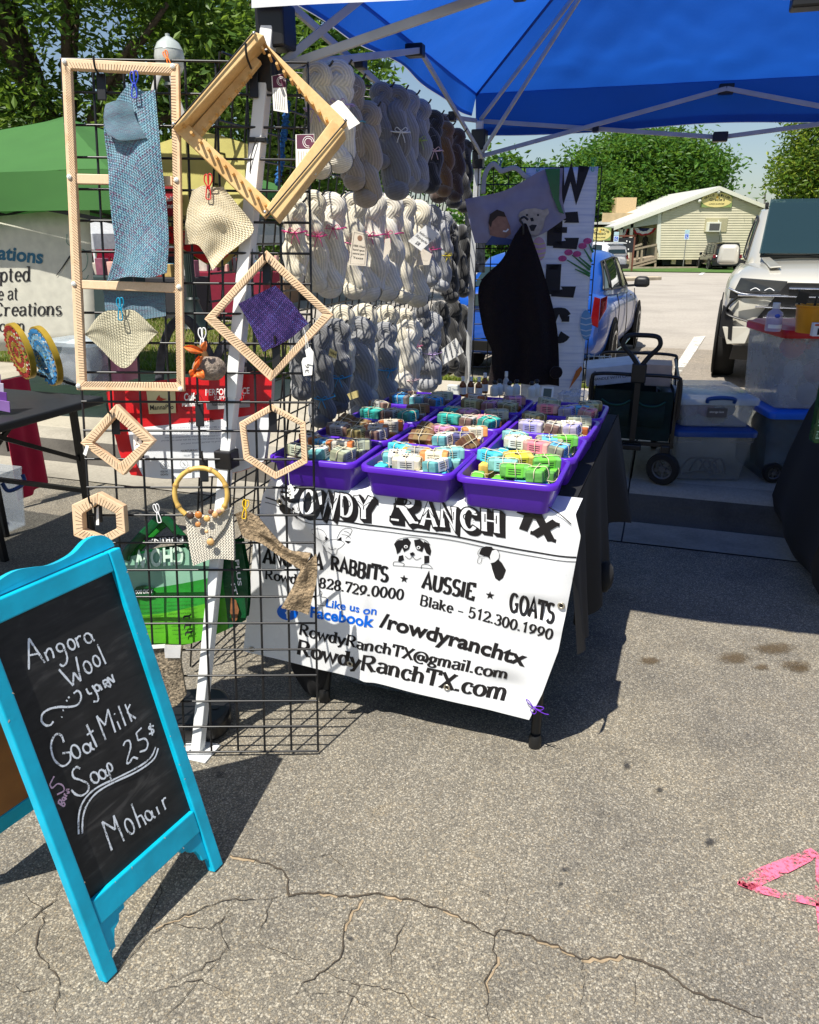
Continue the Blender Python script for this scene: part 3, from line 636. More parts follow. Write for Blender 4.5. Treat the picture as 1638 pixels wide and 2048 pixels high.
for sx,x in ((1,.0312),(-1,.3168)):
    P=[(0,.1118),(.062,.1118),(.060,.100),(.045,.098),(.040,.085),(.026,.078),(.018,.060),(.016,.045),(.006,.042),(0,.030)]
    MB().prism([V((x+sx*a,-.006,z)) for a,z in (P if sx<0 else P[::-1])],(0,.014,0)).build('bracket',turq,sign,bev=.0015)
mb=MB();rnd=random.Random(5)
for _ in range(26):
    side=rnd.random();z=rnd.uniform(.03,.78);x=rnd.choice([.004,.029,.319,.345]) if side<.75 else rnd.uniform(.04,.3)
    if side >= .75:z=rnd.choice([.759,.166,.114])
    P=[V((x+rnd.uniform(-.003,.003),-.0123,z+rnd.uniform(-.004,.004))) for _ in range(4)];c=sum(P,V())/4;P.sort(key=lambda p:math.atan2(p.z-c.z,p.x-c.x));mb.poly(P)
mb.build('paint_chip',turqc,sign)
# rear leaf of the sign
top=BRD.M@V((0,.012,.79));rz=62.16
RM=fr(top,rz,-17) ;rl=BRD.I@RM;hh=top.z/math.cos(R(17))-.003
rear=thing('x',None,None);bpy.data.objects.remove(rear)
for x0,x1,z0,z1,nm in [(0,.031,-hh,0,'rear_rail'),(.317,W_,-hh,0,'rear_rail'),(.031,.317,-.045,0,'rear_rail'),(.031,.317,.112-hh,.168-hh,'rear_rail')]:
    MB().box(((x0+x1)/2,.02,(z0+z1)/2),(x1-x0,.022,z1-z0)).build(nm,turq,sign,bev=.003,M=rl)
MB().box((.174,.016,(.168-hh-.045)/2),(.2865,.006,hh-.21)).build('rear_board',M('hardboard',(.30,.13,.035),.7,var=.15,bump=.1),sign,M=rl)
MB().box((.05,.0122,.30-hh),(.05,.001,.03)).build('sticker',M('paper',(.75,.74,.70),.8),sign,M=rl)
# chalk writing, traced stroke by stroke
def zs(l):return [(a/4.097,1240+b/4.097) for a,b in l]
def el(cx,cy,rx,ry,a0=0,a1=370,tilt=-22,n=16):
    o_=[]
    for k in range(n+1):
        th=R(a0+(a1-a0)*k/n);x,y=rx*math.cos(th),ry*math.sin(th);t=R(tilt);o_.append((cx+x*math.cos(t)-y*math.sin(t),cy+x*math.sin(t)+y*math.cos(t)))
    return o_
CHK=[[(235,405),(234,150)],[(234,150),(300,250),(366,350)],[(229,292),(322,272)],[(362,262),(395,335)],[(372,282),(388,242),(412,236),(430,265),(440,312)],el(492,226,30,33),[(518,210),(546,290),(544,345),(515,377),(488,362)],el(583,200,28,43),[(615,145),(645,225)],[(622,165),(640,136),(660,132)],el(720,148,30,40),[(746,118),(758,160),(776,166)],
 [(480,405),(597,538)],[(597,538),(600,430)],[(600,430),(660,500)],[(660,500),(620,300)],el(716,387,30,50),el(788,336,26,45),[(795,200),(865,360)],
 [(703,562),(725,602),(752,600)],[(752,536),(790,600),(803,640),(795,665),(762,668)],el(793,556,20,26),[(812,530),(834,574)],[(838,502),(864,556)],[(838,502),(866,490),(880,508),(852,530)],[(852,530),(906,548)],[(874,470),(906,540)],[(876,470),(935,510)],[(935,510),(912,445)],
 [(435,830),(410,860),(370,862),(338,825),(345,770),(400,730),(480,712),(560,712),(630,695),(660,645),(655,600),(630,580),(600,602)],[(540,666),(548,656)],[(556,640),(566,628)],[(510,742),(518,736)],[(500,798),(506,790)],
 [(520,1002),(500,948),(460,935),(425,980),(415,1050),(440,1140),(490,1190),(530,1192),(572,1150),(572,1082)],[(508,1092),(574,1082)],el(616,1078,34,56),el(708,1052,30,38),[(734,1000),(748,1050),(772,1060)],[(706,856),(790,1040)],[(708,942),(762,905)],
 [(863,982),(788,786)],[(788,786),(858,862)],[(858,862),(880,730)],[(880,730),(942,920)],[(956,830),(984,896)],[(930,768),(938,774)],[(965,700),(1026,866)],[(1020,690),(1076,832)],[(1062,690),(1042,756),(1110,806)],
 [(652,1218),(622,1204),(590,1240),(602,1290),(660,1312),(718,1345),(716,1400),(670,1436),(620,1430),(580,1392)],el(772,1290,32,45),el(834,1264,27,38),[(856,1226),(866,1270),(884,1276)],[(872,1188),(908,1312)],el(894,1206,20,34),
 [(1006,1030),(1022,996),(1055,990),(1066,1040),(1042,1130),(1036,1172),(1058,1166),(1086,1126),(1126,1136)],[(1156,882),(1112,926)],[(1112,926),(1126,986)],[(1126,986),(1180,972),(1206,1008),(1192,1060),(1140,1080)],
 [(1256,868),(1222,870),(1216,890),(1250,898),(1252,920),(1216,934)],[(1224,846),(1244,946)],
 [(1270,1040),(1240,1110),(1180,1170),(1080,1230),(940,1300),(830,1350),(740,1410),(670,1500),(640,1610),(640,1755)],[(1292,1050),(1262,1130),(1190,1195),(1090,1255),(960,1315),(860,1365),(770,1430),(705,1520),(675,1620),(668,1750)],
 [(912,1886),(832,1652)],[(832,1652),(940,1716)],[(940,1716),(926,1600)],[(926,1600),(1012,1810)],el(1056,1690,32,64),[(1072,1506),(1144,1700)],[(1112,1625),(1148,1600),(1168,1625),(1192,1676)],el(1212,1602,26,40),[(1236,1560),(1248,1606),(1270,1618)],[(1276,1530),(1300,1590)],[(1320,1472),(1352,1552)],[(1328,1496),(1336,1464),(1354,1456)]]
PK=[[(442,1280),(406,1348)],[(406,1348),(426,1376),(470,1342),(512,1356),(522,1398),(466,1430)],[(474,1496),(522,1528)],[(474,1496),(486,1474),(504,1486),(498,1510),(520,1496),(530,1512),(522,1528)],el(520,1466,11,14),[(528,1450),(544,1470)],[(520,1428),(548,1444)],[(524,1434),(528,1418)],[(566,1386),(540,1392),(566,1412),(544,1420)]]
def chalk(strokes,wd,name,mat,seed):
    mb=MB();rnd=random.Random(seed)
    for k,s_ in enumerate(strokes):
        P=[BRD.L(a,b,.001) for a,b in zs(s_)];P=smooth(P,6) if len(P)>2 else [P[0].lerp(P[1],q/8) for q in range(9)]
        ribbon(mb,P,[wd*rnd.uniform(.8,1.2) for _ in P],V((0,-.0006-.00002*k,0)))
    return mb.build(name,mat,sign)
chalk(CHK,.0040,'chalk_writing',m_chalk('white_chalk',(.80,.84,.88),.44,330),1)
chalk(PK,.0030,'chalk_writing',m_chalk('rose_chalk',(.82,.55,.68),.40,420),2)
# ================================================================== FRONT GRID PANEL
blackw=M('black_wire',(.008,.008,.009),.35,var=.2,spec=.5)
blackp=M('black_plastic',(.012,.012,.013),.38,var=.15)
PX,PZ=V((.9997,.0227,-.0092)).normalized(),V((.0047,.1892,.9819)).normalized();PY=PZ.cross(PX).normalized();PX=PY.cross(PZ)
PM=Matrix.Identity(4)
for i in range(3):PM[i][0],PM[i][1],PM[i][2]=PX[i],PY[i],PZ[i]
PM.translation=V((-.8726,1.7969,.0192));PAN=Pl(PM);GR=.0762
def grid_panel(name,label,Mx,nx=8,nz=24,group='black wire grid panels',fine=True,r=.0032):
    g=thing(name,label,'display panel',Mx,group)
    hm,vm=MB().cyl((0,0,0),(nx*GR,0,0),r,n=8),MB().cyl((0,0,-.004),(0,0,nz*GR+.004),r,n=8)
    if fine:
        h=hm.build('wire',blackw,g,sm=50);v=vm.build('wire',blackw,g,sm=50)
        for k in range(nz+1):
            o=h if k == 0 else h.copy()
            if k:COL.objects.link(o)
            o.location=(0,0,k*GR)
        for k in range(nx+1):
            o=v if k == 0 else v.copy()
            if k:COL.objects.link(o)
            o.location=(k*GR,.0062,0)
    else:
        mb=MB()
        for k in range(nz+1):mb.cyl((0,0,k*GR),(nx*GR,0,k*GR),r,n=6)
        for k in range(nx+1):mb.cyl((k*GR,.0062,0),(k*GR,.0062,nz*GR),r,n=6)
        mb.build('wires',blackw,g,sm=50)
    return g
panel=grid_panel('grid_panel','black wire grid panel hung with wooden looms beside the chalkboard',PM)

maple=m_wood('maple',(.78,.56,.36),(.68,.46,.27),(3,3,3),9)
pine=m_wood('pine',(.76,.52,.24),(.60,.37,.14),(2,2,2),8)
slotm=M('loom_slot',(.045,.028,.015),.9)
whitep=M('white_plastic',(.78,.78,.74),.35)
papr=M('tag_paper',(.80,.79,.74),.85);ink=M('print_ink',(.015,.014,.016),.7,var=.2);inkw=M('print_white',(.82,.82,.80),.7)
def pin(name,label,cat,px,py,group=None,pl=None):
    p=(pl or PAN).sub(px,py);return p,thing(name,label,cat,p.M,group)
def frame_bars(p,root,outer,inner,yf,t,mat,bev=.0018):
    n=len(outer);O=p.Ls(outer,yf);I=p.Ls(inner,yf)
    for i in range(n):
        j=(i+1) % n;MB().prism([O[i],I[i],I[j],O[j]],(0,t,0)).build('bar',mat,root,bev=bev)
    return O,I
def slots(p,root,O,I,yf,bars,n,deep=.55,slant=.35):
    mb=MB()
    for b in bars:
        j=(b+1) % len(O)
        L_=(I[j]-I[b]).length;k=n if n else int(L_/.0065)
        for q in range(1,k):
            f=q/k;a=I[b].lerp(I[j],f);o_=O[b].lerp(O[j],min(.99,max(.01,f+slant*.03)))
            ribbon(mb,[a,a.lerp(o_,deep)],.0011,V((0,-.0004,0)))
    mb.build('notches',slotm,root)
# large rectangular loom with cross bars
p,lm=pin('rectangle_loom','tall rectangular maple loom with white knobs and two cross bars','loom',245,450)
yf,t=-.034,.017
frO=[(122,116),(357,127),(368,783),(153,780)];frI=[(141,137),(341,147),(353,765),(170,763)]
O,I=frame_bars(p,lm,frO,frI,yf,t,maple)
slots(p,lm,O,I,yf,(0,1,2,3),0,.62,.9)
for q in ([(150,347),(344,352),(345,371),(151,367)],[(162,560),(349,566),(350,585),(163,577)]):
    MB().prism(p.Ls(q[::-1],yf+.004),(0,t-.006,0)).build('cross_bar',maple,lm,bev=.0015)
for k,(x,y) in enumerate([(129,123),(346,133),(139,354),(353,360),(148,568),(358,574),(157,772),(361,778)]):
    c=p.L(x,y,yf);mb=MB();mb.lathe([(.0001,-.0),(.0058,0),(.0058,.003),(.004,.0046),(.0001,.0048)],c,14,0,Matrix.Rotation(R(90),4,'X'));mb.box(c+V((0,-.0049,0)),(.007,.0006,.0011),Matrix.Rotation(R(-35),4,'Y'));mb.build('knob',whitep,lm,sm=40)
# big diamond peg loom
p,lm=pin('peg_loom','large pine diamond loom studded with wooden pegs','loom',515,250)
yb=-.085
def plank(q,y,t,nm='bar',mat=pine):return MB().prism(p.Ls(q[::-1],y),(0,t,0)).build(nm,mat,lm,bev=.002)
plank([(345,256),(372,240),(528,70),(506,62)][::-1],yb,.06)
plank([(365,266),(392,262),(536,420),(519,436)][::-1] if False else [(342,252),(366,238),(549,412),(528,434)][::-1],yb+.03,.03)
plank([(510,66),(536,70),(694,242),(660,262)][::-1] if False else [(508,64),(534,92),(668,268),(694,244)],yb+.03,.03)
plank([(532,416),(553,438),(690,262),(664,238)],yb,.06)
plank([(378,262),(396,276),(522,122),(510,112)][::-1],yb+.045,.02)
plank([(560,430),(572,420),(680,290),(662,286)],yb+.055,.02)
def pegrow(a,b,n,y,ln=.02):
    A,B=p.L(*a,y),p.L(*b,y)
    for k in range(n):
        c=A.lerp(B,k/(n-1));MB().cyl(c+V((0,.012,0)),c+V((0,-ln,0)),.0036,n=10).build('peg',M('peg_wood',(.62,.36,.12),.6),lm,sm=50)
pegrow((370,254),(532,412),11,yb+.03);pegrow((527,102),(668,258),11,yb+.03);pegrow((408,258),(500,150),8,yb+.045,.012)
for a,b in (((342,258),(510,62)),((532,432),(694,240))):
    mb=MB();mb.cyl(p.L(*a,yb-.004),p.L(*b,yb-.004),.0018,n=6);mb.build('elastic_cord',blackp,lm)
for x,y in ((347,248),(508,66),(690,240),(530,424)):MB().ball(p.L(x,y,yb-.006),.004).build('screw_eye',M('steel',(.6,.6,.6),.3,.9),lm,sm=180)
# diamond loom, small diamond loom and hexagon looms
def simple_loom(name,label,outer,inner,yf,t,bars,deep,mat=maple,inner_side=None):
    cx=sum(a for a,_ in outer)/len(outer);cy=sum(b for _,b in outer)/len(outer)
    p,lm=pin(name,label,'loom',cx,cy);O,I=frame_bars(p,lm,outer,inner,yf,t,mat)
    slots(p,lm,O,I,yf,bars,0,deep,1.2);return p,lm
simple_loom('diamond_loom','square maple loom hung on its corner around a purple blue cloth',[(533,500),(667,629),(541,763),(408,638)],[(532,522),(645,628),(545,742),(431,634)],-.034,.016,(0,1,2,3),.8)
simple_loom('diamond_loom','small square maple loom hung on its corner above the small hexagon loom',[(232,808),(309,882),(246,951),(160,886)],[(229,834),(287,884),(238,927),(184,886)],-.045,.026,(0,1,2,3),.75)
simple_loom('hexagon_loom','larger slim hexagon loom of maple beside the purple bins',[(543,808),(611,845),(615,926),(551,959),(487,919),(478,845)],[(544,822),(600,851),(603,918),(551,945),(499,911),(491,852)],-.03,.014,(0,1,2,3,4,5),.7)
simple_loom('hexagon_loom','small thick hexagon loom of maple above the chalkboard',[(196,985),(247,1013),(251,1066),(201,1093),(147,1072),(143,1010)],[(194,1008),(231,1027),(233,1057),(199,1074),(166,1060),(164,1028)],-.05,.03,(0,1,2,3,4,5),.7)
# hooks that carry the looms
def hook(px,py,label,reach=.05,tall=.075):
    p,h=pin('display_hook',label,'hook',px,py,'black plastic display hooks')
    MB().box((0,-.008,-tall/2),(.022,.006,tall)).build('back_plate',blackp,h,bev=.002)
    MB().tube(smooth([(0,-.008,-.004),(0,-reach*.6,-.006),(0,-reach,.0),(0,-reach-.008,.022)],4),.0028,8).build('arm',blackp,h,sm=60)
for x,y,l,rch in [(204,150,'display hook holding the tall rectangular loom',.045),(508,145,'display hook inside the top corner of the peg loom',.1),(534,520,'display hook holding the loom with the purple cloth',.045),(232,822,'display hook holding the small diamond loom',.055),(400,806,'empty display hook in front of the red feed bag',.03),(409,917,'display hook inside the bamboo ring',.02),(546,816,'display hook holding the slim hexagon loom',.04),(197,998,'display hook holding the small hexagon loom',.06),(553,690,'long black hook below the purple cloth',.02)]:hook(x,y,l,rch,.062)

# ------------------------------------------------------------------ cloths
def seglen(P):return [0]+list(np.cumsum([(b-a).length for a,b in zip(P,P[1:])]))
def at_len(P,t):
    s_=seglen(P);d=t*s_[-1]
    for i in range(len(P)-1):
        if d <= s_[i+1] or i == len(P)-2:
            return P[i].lerp(P[i+1],(d-s_[i])/max(1e-9,s_[i+1]-s_[i]))
def coons(top,bottom,left,right):
    T,B,L,Rr=(smooth(q,5) if len(q)>2 else q for q in (top,bottom,left,right))
    c00,c10,c01,c11=T[0],T[-1],B[0],B[-1]
    def f(u,v):
        return at_len(T,u)*(1-v)+at_len(B,u)*v+at_len(L,v)*(1-u)+at_len(Rr,v)*u-(c00*(1-u)*(1-v)+c10*u*(1-v)+c01*(1-u)*v+c11*u*v)
    return f
def cloth(p,root,name,mat,top,bottom,left,right,off,amp,nu=18,nv=24,thick=.003,wave=(2,3),seed=0):
    f=coons(*(p.Ls(q,off) for q in (top,bottom,left,right)))
    mb=MB();mb.sheet(lambda u,v:f(u,v)+V((0,amp*(math.sin(wave[0]*3.14*u+seed)*.6+math.sin(wave[1]*3.14*v+2*u+seed)*.4+.5*mnoise.noise(V((u*4,v*5,seed)))),0)),nu,nv,0,thick,(0,1,0))
    return mb.build(name,mat,root,sm=60)
scarfm=m_weave('mohair_weave',[srgb(45,50,100),srgb(130,110,150),srgb(70,120,150),srgb(140,190,205),srgb(125,80,115),srgb(50,80,120),srgb(175,195,200)],(30,96),.785,.55,.4)
p,sc=pin('woven_scarf','long fuzzy blue and purple woven scarf hanging through the rectangular loom','scarf',270,300)
cloth(p,sc,'cloth',scarfm,[(208,228),(236,192),(262,166),(285,182),(309,178)],[(214,562),(255,553),(300,556),(334,546)],[(208,228),(207,262),(215,330),(222,420),(229,500),(214,562)],[(309,178),(318,262),(325,340),(333,420),(337,480),(334,546)],-.05,.008,24,60)
cloth(p,sc,'folded_corner',scarfm,[(210,206),(238,202),(263,206)],[(214,268),(245,282),(292,274)],[(210,206),(206,240),(214,268)],[(263,206),(272,240),(292,274)],-.066,.006,12,12,seed=2)
cloth(p,sc,'lower_end',scarfm,[(204,565),(250,572),(330,566)],[(212,628),(260,640),(332,632)],[(204,565),(209,600),(212,628)],[(330,566),(331,600),(332,632)],-.008,.004,14,12,seed=4)
jute=m_weave('cream_weave',[srgb(190,160,115),srgb(232,214,175),srgb(245,232,200),srgb(205,178,135)],(40,40),.1,.55,.3)
p,c_=pin('woven_square','cream woven square held by a red clip below the peg loom','cloth',430,440)
cloth(p,c_,'cloth',jute,[(382,380),(405,372),(446,374)],[(368,487),(398,492),(426,541)],[(382,380),(372,430),(368,487)],[(446,374),(474,408),(509,458),(478,490),(452,510),(426,541)],-.022,.010,22,22,.004,(3,2),1)
oat=m_weave('oat_weave',[srgb(150,135,110),srgb(205,196,165),srgb(228,220,190),srgb(120,108,88)],(34,34),.0,.7,.2)
p,c_=pin('woven_hexagon','speckled oatmeal woven hexagon clipped inside the rectangular loom','cloth',243,680)
cloth(p,c_,'cloth',oat,[(170,668),(206,625),(240,621),(271,622),(316,665)],[(170,669),(200,695),(246,737),(285,700),(316,666)],[(170,668),(169.5,668.5),(170,669)],[(316,665),(316.3,665.5),(316,666)],-.03,.007,24,22,.004,(3,2),3)
night=m_weave('night_weave',[srgb(20,16,60),srgb(45,40,120),srgb(30,28,80),srgb(90,60,130),srgb(70,110,190),srgb(180,140,130)],(34,34),.3,.75,.2)
p,c_=pin('woven_square','dark purple and blue woven square inside the diamond loom','cloth',545,640)
cloth(p,c_,'cloth',night,[(477,608),(515,588),(551,571)],[(527,704),(575,680),(617,647)],[(477,608),(503,655),(527,704)],[(551,571),(585,606),(617,647)],-.022,.006,20,20,.004,(2,2),5)
# clips
def clip(px,py,mat,label,h=.06,off=-.03,rot=0.0,pl=None,cat='clip'):
    p=(pl or PAN).sub(px,py,off);c_=thing('wire_clip',label,cat,p.M@Matrix.Rotation(R(rot),4,'Y'),'coloured wire clips')
    k=h/.06;r=.0016*max(.8,k)
    for s_ in (-1,1):
        MB().tube([V(q)*k for q in smooth([(0,0,.0),(s_*.010,-.003*s_,.016),(s_*.0095,-.004*s_,.030),(s_*.003,-.003*s_,.032),(s_*.001,0,.016),(-s_*.001,0,0)],5,True)],r,6,True).build('loop',mat,c_,sm=180)
    MB().tube([V(q)*k for q in smooth([(-.003,-.002,.002),(-.006,-.004,-.024),(0,-.004,-.028),(.006,-.004,-.024),(.003,-.002,.002)],5,True)],r,6,True).build('jaw',mat,c_,sm=180)
    return c_
cb,cr,ct,cw,cy_,co,cg=(M('clip_'+n,c,.35) for n,c in (('blue',(.02,.05,.45)),('red',(.55,.02,.02)),('teal',(.0,.25,.42)),('white',(.75,.75,.75)),('yellow',(.75,.48,.01)),('orange',(.9,.2,.01)),('green',(.02,.4,.08))))
clip(269,172,cb,'blue wire clip pinching the top of the scarf',.06,-.06);clip(417,376,cr,'red wire clip on the cream woven square');clip(241,620,ct,'teal wire clip on the oatmeal hexagon',.055,-.04)
clip(405,682,cw,'white wire clip holding the knitted pumpkin',.06,-.02);clip(316,1028,cw,'white wire clip at the handle of the green bag',.05,-.012,-12);clip(490,1020,cy_,'yellow wire clip on the tan knitted scarf',.05,-.03,8);clip(335,118,co,'orange wire clip on top of the panel',.035,-.01,-20)
# knitted pumpkin
p,pk=pin('knitted_pumpkin','grey knitted pumpkin with orange leaf ribbon hanging from a white clip','decoration',426,738)
knit=M('knit_taupe',(.25,.20,.16),.95,var=.45,vs=120,bump=1.0,bs=180,bd=.006)
mb=MB();nU,nV=48,18;c0=V((0,-.04,0))
mb.sheet(lambda u,v:c0+V((math.cos(6.2832*u)*math.sin(3.1416*v)*.041*(1+.07*abs(math.cos(3.5*6.2832*u)) ** .5),math.sin(6.2832*u)*math.sin(3.1416*v)*.036*(1+.07*abs(math.cos(3.5*6.2832*u)) ** .5),-math.cos(3.1416*v)*.034*(1-.25*math.exp(-12*math.sin(3.1416*v) ** 2)))),nU,nV)
mb.build('body',knit,pk,sm=180)
MB().tube(smooth([(-.006,-.045,.028),(-.012,-.05,.044),(-.02,-.05,.058)],4),[.008]*8+[.007],8).build('stem',M('stem_brown',(.22,.12,.05),.8),pk,sm=60)
org=M('orange_ribbon',(.75,.17,.03),.5,var=.4,vs=60)
for k,(a,b,w) in enumerate([((-.006,.04),(-.05,.052),.02),((-.004,.042),(.004,.066),.016),((-.008,.03),(-.03,-.01),.014),((-.02,-.004),(-.004,-.026),.024),((-.022,-.006),(-.036,-.022),.02),((-.02,.0),(-.012,.03),.012)]):
    A,B=V((a[0],-.078,a[1])),V((b[0],-.088,b[1]));mb=MB();s_=(B-A).cross(V((0,1,0))).normalized()*w
    mb.sheet(lambda u,v:A.lerp(B,v)+s_*(u-.5)*math.sin(3.14*(.12+.88*v)*.92+.1)+V((0,-.012*math.sin(3.14*v)+.006*math.sin(6*u+k),0)),6,8);mb.build('leaf_ribbon',org,pk,sm=180)
# bamboo ring bag
p,bb=pin('ring_bag','small cream woven bag with bamboo ring handle and wooden buttons','bag',408,1050)
bam=M('bamboo',(.62,.40,.10),.4,var=.2,vs=20)
cc=p.L(402,988,-.04);Rr_=(p.L(402,936,-.04)-cc).length;mb=MB();P=[];rr=[]
for k in range(61):
    th=R(-52+284*k/60);P.append(cc+V((math.cos(th)*Rr_,0,math.sin(th)*Rr_)));rr.append(.0066+(.0014 if k % 10 == 5 else 0)-(.0005 if k % 10 in (3,7) else 0))
mb.tube(P,rr,10);mb.build('ring_handle',bam,bb,sm=60)
for k in range(5,61,10):MB().tube([P[k-1].lerp(P[k],.6),P[k],P[k].lerp(P[min(60,k+1)],.4)],.0083,10).build('bamboo_node',M('bamboo_node',(.42,.25,.07),.5),bb,sm=60)
crm=m_weave('cream_coarse',[srgb(200,190,170),srgb(232,225,208),srgb(215,205,186)],(22,24),.785,.65,.2)
cloth(p,bb,'pouch',crm,[(369,1024),(420,1034),(464,1014)],[(386,1132),(425,1118),(468,1120)],[(369,1024),(376,1080),(386,1132)],[(464,1014),(467,1070),(468,1120)],-.03,.003,20,20,.018,(1,1))
cloth(p,bb,'flap',crm,[(369,1024),(420,1034),(464,1014)],[(396,1066),(416,1092),(448,1056)],[(369,1024),(382,1046),(396,1066)],[(464,1014),(457,1036),(448,1056)],-.036,.002,16,12,.004,(1,1))
for x,y,r,c_ in [(381,1031,8,(.06,.03,.02)),(397,1030,8,(.45,.16,.03)),(414,1037,7,(.62,.36,.12)),(430,1029,7,(.60,.34,.14)),(422,1024,6,(.12,.05,.03)),(438,1022,6,(.5,.3,.2)),(396,1049,6,(.5,.22,.07)),(413,1063,4,(.66,.42,.2)),(421,1084,8,(.60,.35,.13)),(445,1020,5,(.6,.4,.2))]:
    MB().ball(p.L(x,y,-.048),r/760,10,(1,.45,1)).build('button',M('button_%d_%d' % (x,y),c_,.4),bb,sm=180)
# tan knitted scarf
tan=M('knit_tan',(.26,.19,.115),.95,var=.55,vs=90,bump=1.0,bs=140,bd=.008)
p,ts=pin('knitted_scarf','rough tan knitted scarf draped across the panel from a yellow clip','scarf',540,1120)
cloth(p,ts,'cloth',tan,[(470,1028),(492,1022),(516,1034)],[(606,1142),(614,1126),(622,1106)],[(470,1028),(486,1074),(522,1086),(566,1118),(606,1142)],[(516,1034),(540,1062),(574,1098),(600,1104),(622,1106)],-.035,.008,12,40,.006)
cloth(p,ts,'hanging_end',tan,[(600,1142),(618,1122),(633,1108)],[(562,1216),(590,1222),(616,1231)],[(600,1142),(584,1176),(562,1216)],[(633,1108),(633,1160),(616,1231)],-.052,.008,14,20,.006,seed=3)
# speckled knit swatch with plastic hanger tab
p,sw=pin('knit_swatch','speckled brown knit swatch on a plastic hang tab beside the chalkboard','cloth',335,1350)
cloth(p,sw,'cloth',M('knit_speckle',(.20,.16,.11),.95,var=.75,vs=130,bump=1.0,bs=150,bd=.008),[(296,1296),(330,1292),(364,1294)],[(330,1418),(352,1412),(372,1390)],[(296,1296),(308,1350),(330,1418)],[(364,1294),(362,1330),(372,1390)],-.02,.005,14,20,.012)
MB().prism(p.Ls([(328,1290),(362,1290),(360,1316),(330,1316)][::-1],-.030),(0,.001,0)).build('hang_tab',M('clear_tab',(.8,.8,.8),.2,tran=.5),sw)
MB().prism(p.Ls([(300,1291),(330,1289),(330,1296),(300,1298)][::-1],-.026),(0,.004,0)).build('bag_seal',whitep,sw)
# hang tags
def price_tag(pts,label,lines,off=-.045,string=None,sw_=None):
    cx=sum(a for a,_ in pts)/len(pts);cy=sum(b for _,b in pts)/len(pts);p,tg=pin('price_tag',label,'tag',cx,cy,'paper price tags')
    MB().prism(p.Ls(pts,off)[::-1],(0,.0008,0)).build('card',papr,tg)
    if string:MB().tube(p.Ls(string,off+.002),.0009,5).build('string',whitep,tg)
    for a,b,t_,s_ in lines:
        mb=MB();mb.text(sans(s_),along(p.L(*a,off),p.L(*b,off),p.L(*t_,off),V((0,-.0006,0))));mb.build('writing',ink,tg)
price_tag([(606,716),(622,712),(626,722),(624,750),(607,752),(603,724)],'white price tag reading 36 under the diamond loom',[((618,746),(618,728),(610,746),'36')],-.05,[(610,660),(612,690),(614,716)])
price_tag([(610,700),(620,694),(627,704),(626,730),(616,728)],'second white tag overlapping the price tag of the diamond loom',[],-.053,[(607,655),(614,680),(618,698)])
price_tag([(166,908),(172,890),(178,892),(172,912)],'white string tag on the small diamond loom',[],-.05)
price_tag([(266,868),(282,872),(284,888),(268,900)],'white tag inside the small diamond loom',[((276,894),(278,876),(270,892),'Ye')],-.02)
price_tag([(575,972),(582,968),(587,976),(588,996),(580,998)],'white price tag hanging below the slim hexagon loom',[((583,994),(580,976),(579,995),'30')],-.035,[(577,945),(578,960),(580,972)])
price_tag([(193,1016),(197,1012),(198,1050),(192,1050)],'slim white tag hanging inside the small hexagon loom',[],-.03)
maroon=M('tag_maroon',(.10,.02,.05),.7)
def care_tag(q,band,label,off):
    cx=sum(a for a,_ in q)/4;cy=sum(b for _,b in q)/4;p,tg=pin('care_tag',label,'tag',cx,cy,'maroon and white craft tags');P=p.Ls(q,off)
    MB().prism(P[::-1],(0,.0008,0)).build('card',papr,tg);A,B,C_,D_=P
    mb=MB();mb.poly([A.lerp(B,.06)+V((0,-.0005,-.001)),B.lerp(A,.02)+V((0,-.0005,-.001)),B.lerp(C_,band)+V((0,-.0005,0)),A.lerp(D_,band).lerp(B.lerp(C_,band),.06)+V((0,-.0005,0))]);mb.build('band',maroon,tg)
    mb=MB()
    for k in range(6):ribbon(mb,[A.lerp(D_,band+.06).lerp(B.lerp(C_,band+.06),.15+.13*k),A.lerp(D_,.95).lerp(B.lerp(C_,.95),.15+.13*k)],.0009,V((0,-.0005,0)))
    mb.build('small_print',ink,tg);c0=A.lerp(B,.68).lerp(D_.lerp(C_,.68),band*.55);mb=MB()
    for r in (.3,.2):ribbon(mb,[c0+V((math.cos(k*.35),0,math.sin(k*.35)))*(B-A).length*r for k in range(15)],.0012,V((0,-.001,0)))
    mb.build('spiral_logo',inkw,tg)
    if band>.4:
        for row,(s_,f) in enumerate((('Dewberry',.16),('Designs',.30))):
            mb=MB();a0=A.lerp(B,f+.03).lerp(D_.lerp(C_,f+.03),.06);a1=A.lerp(B,f+.03).lerp(D_.lerp(C_,f+.03),band-.04);mb.text(sans(s_),along(a1,a0,a1+(A-B)*.09,V((0,-.001,0))));mb.build('tag_name',inkw,tg)
care_tag([(543,152),(570,146),(576,226),(547,221)],.35,'maroon and white craft tag behind the peg loom',-.03)
care_tag([(591,269),(628,268),(633,350),(592,348)],.36,'maroon and white craft tag hanging from the peg loom',-.06)
# cards of yarn at the right of the peg loom
p,tg=pin('yarn_card','white yarn label card sticking out behind the peg loom','tag',690,230)
MB().prism(p.Ls([(676,200),(684,203),(720,246),(694,262),(660,212)][::-1],-.03),(0,.001,0)).build('card',papr,tg)
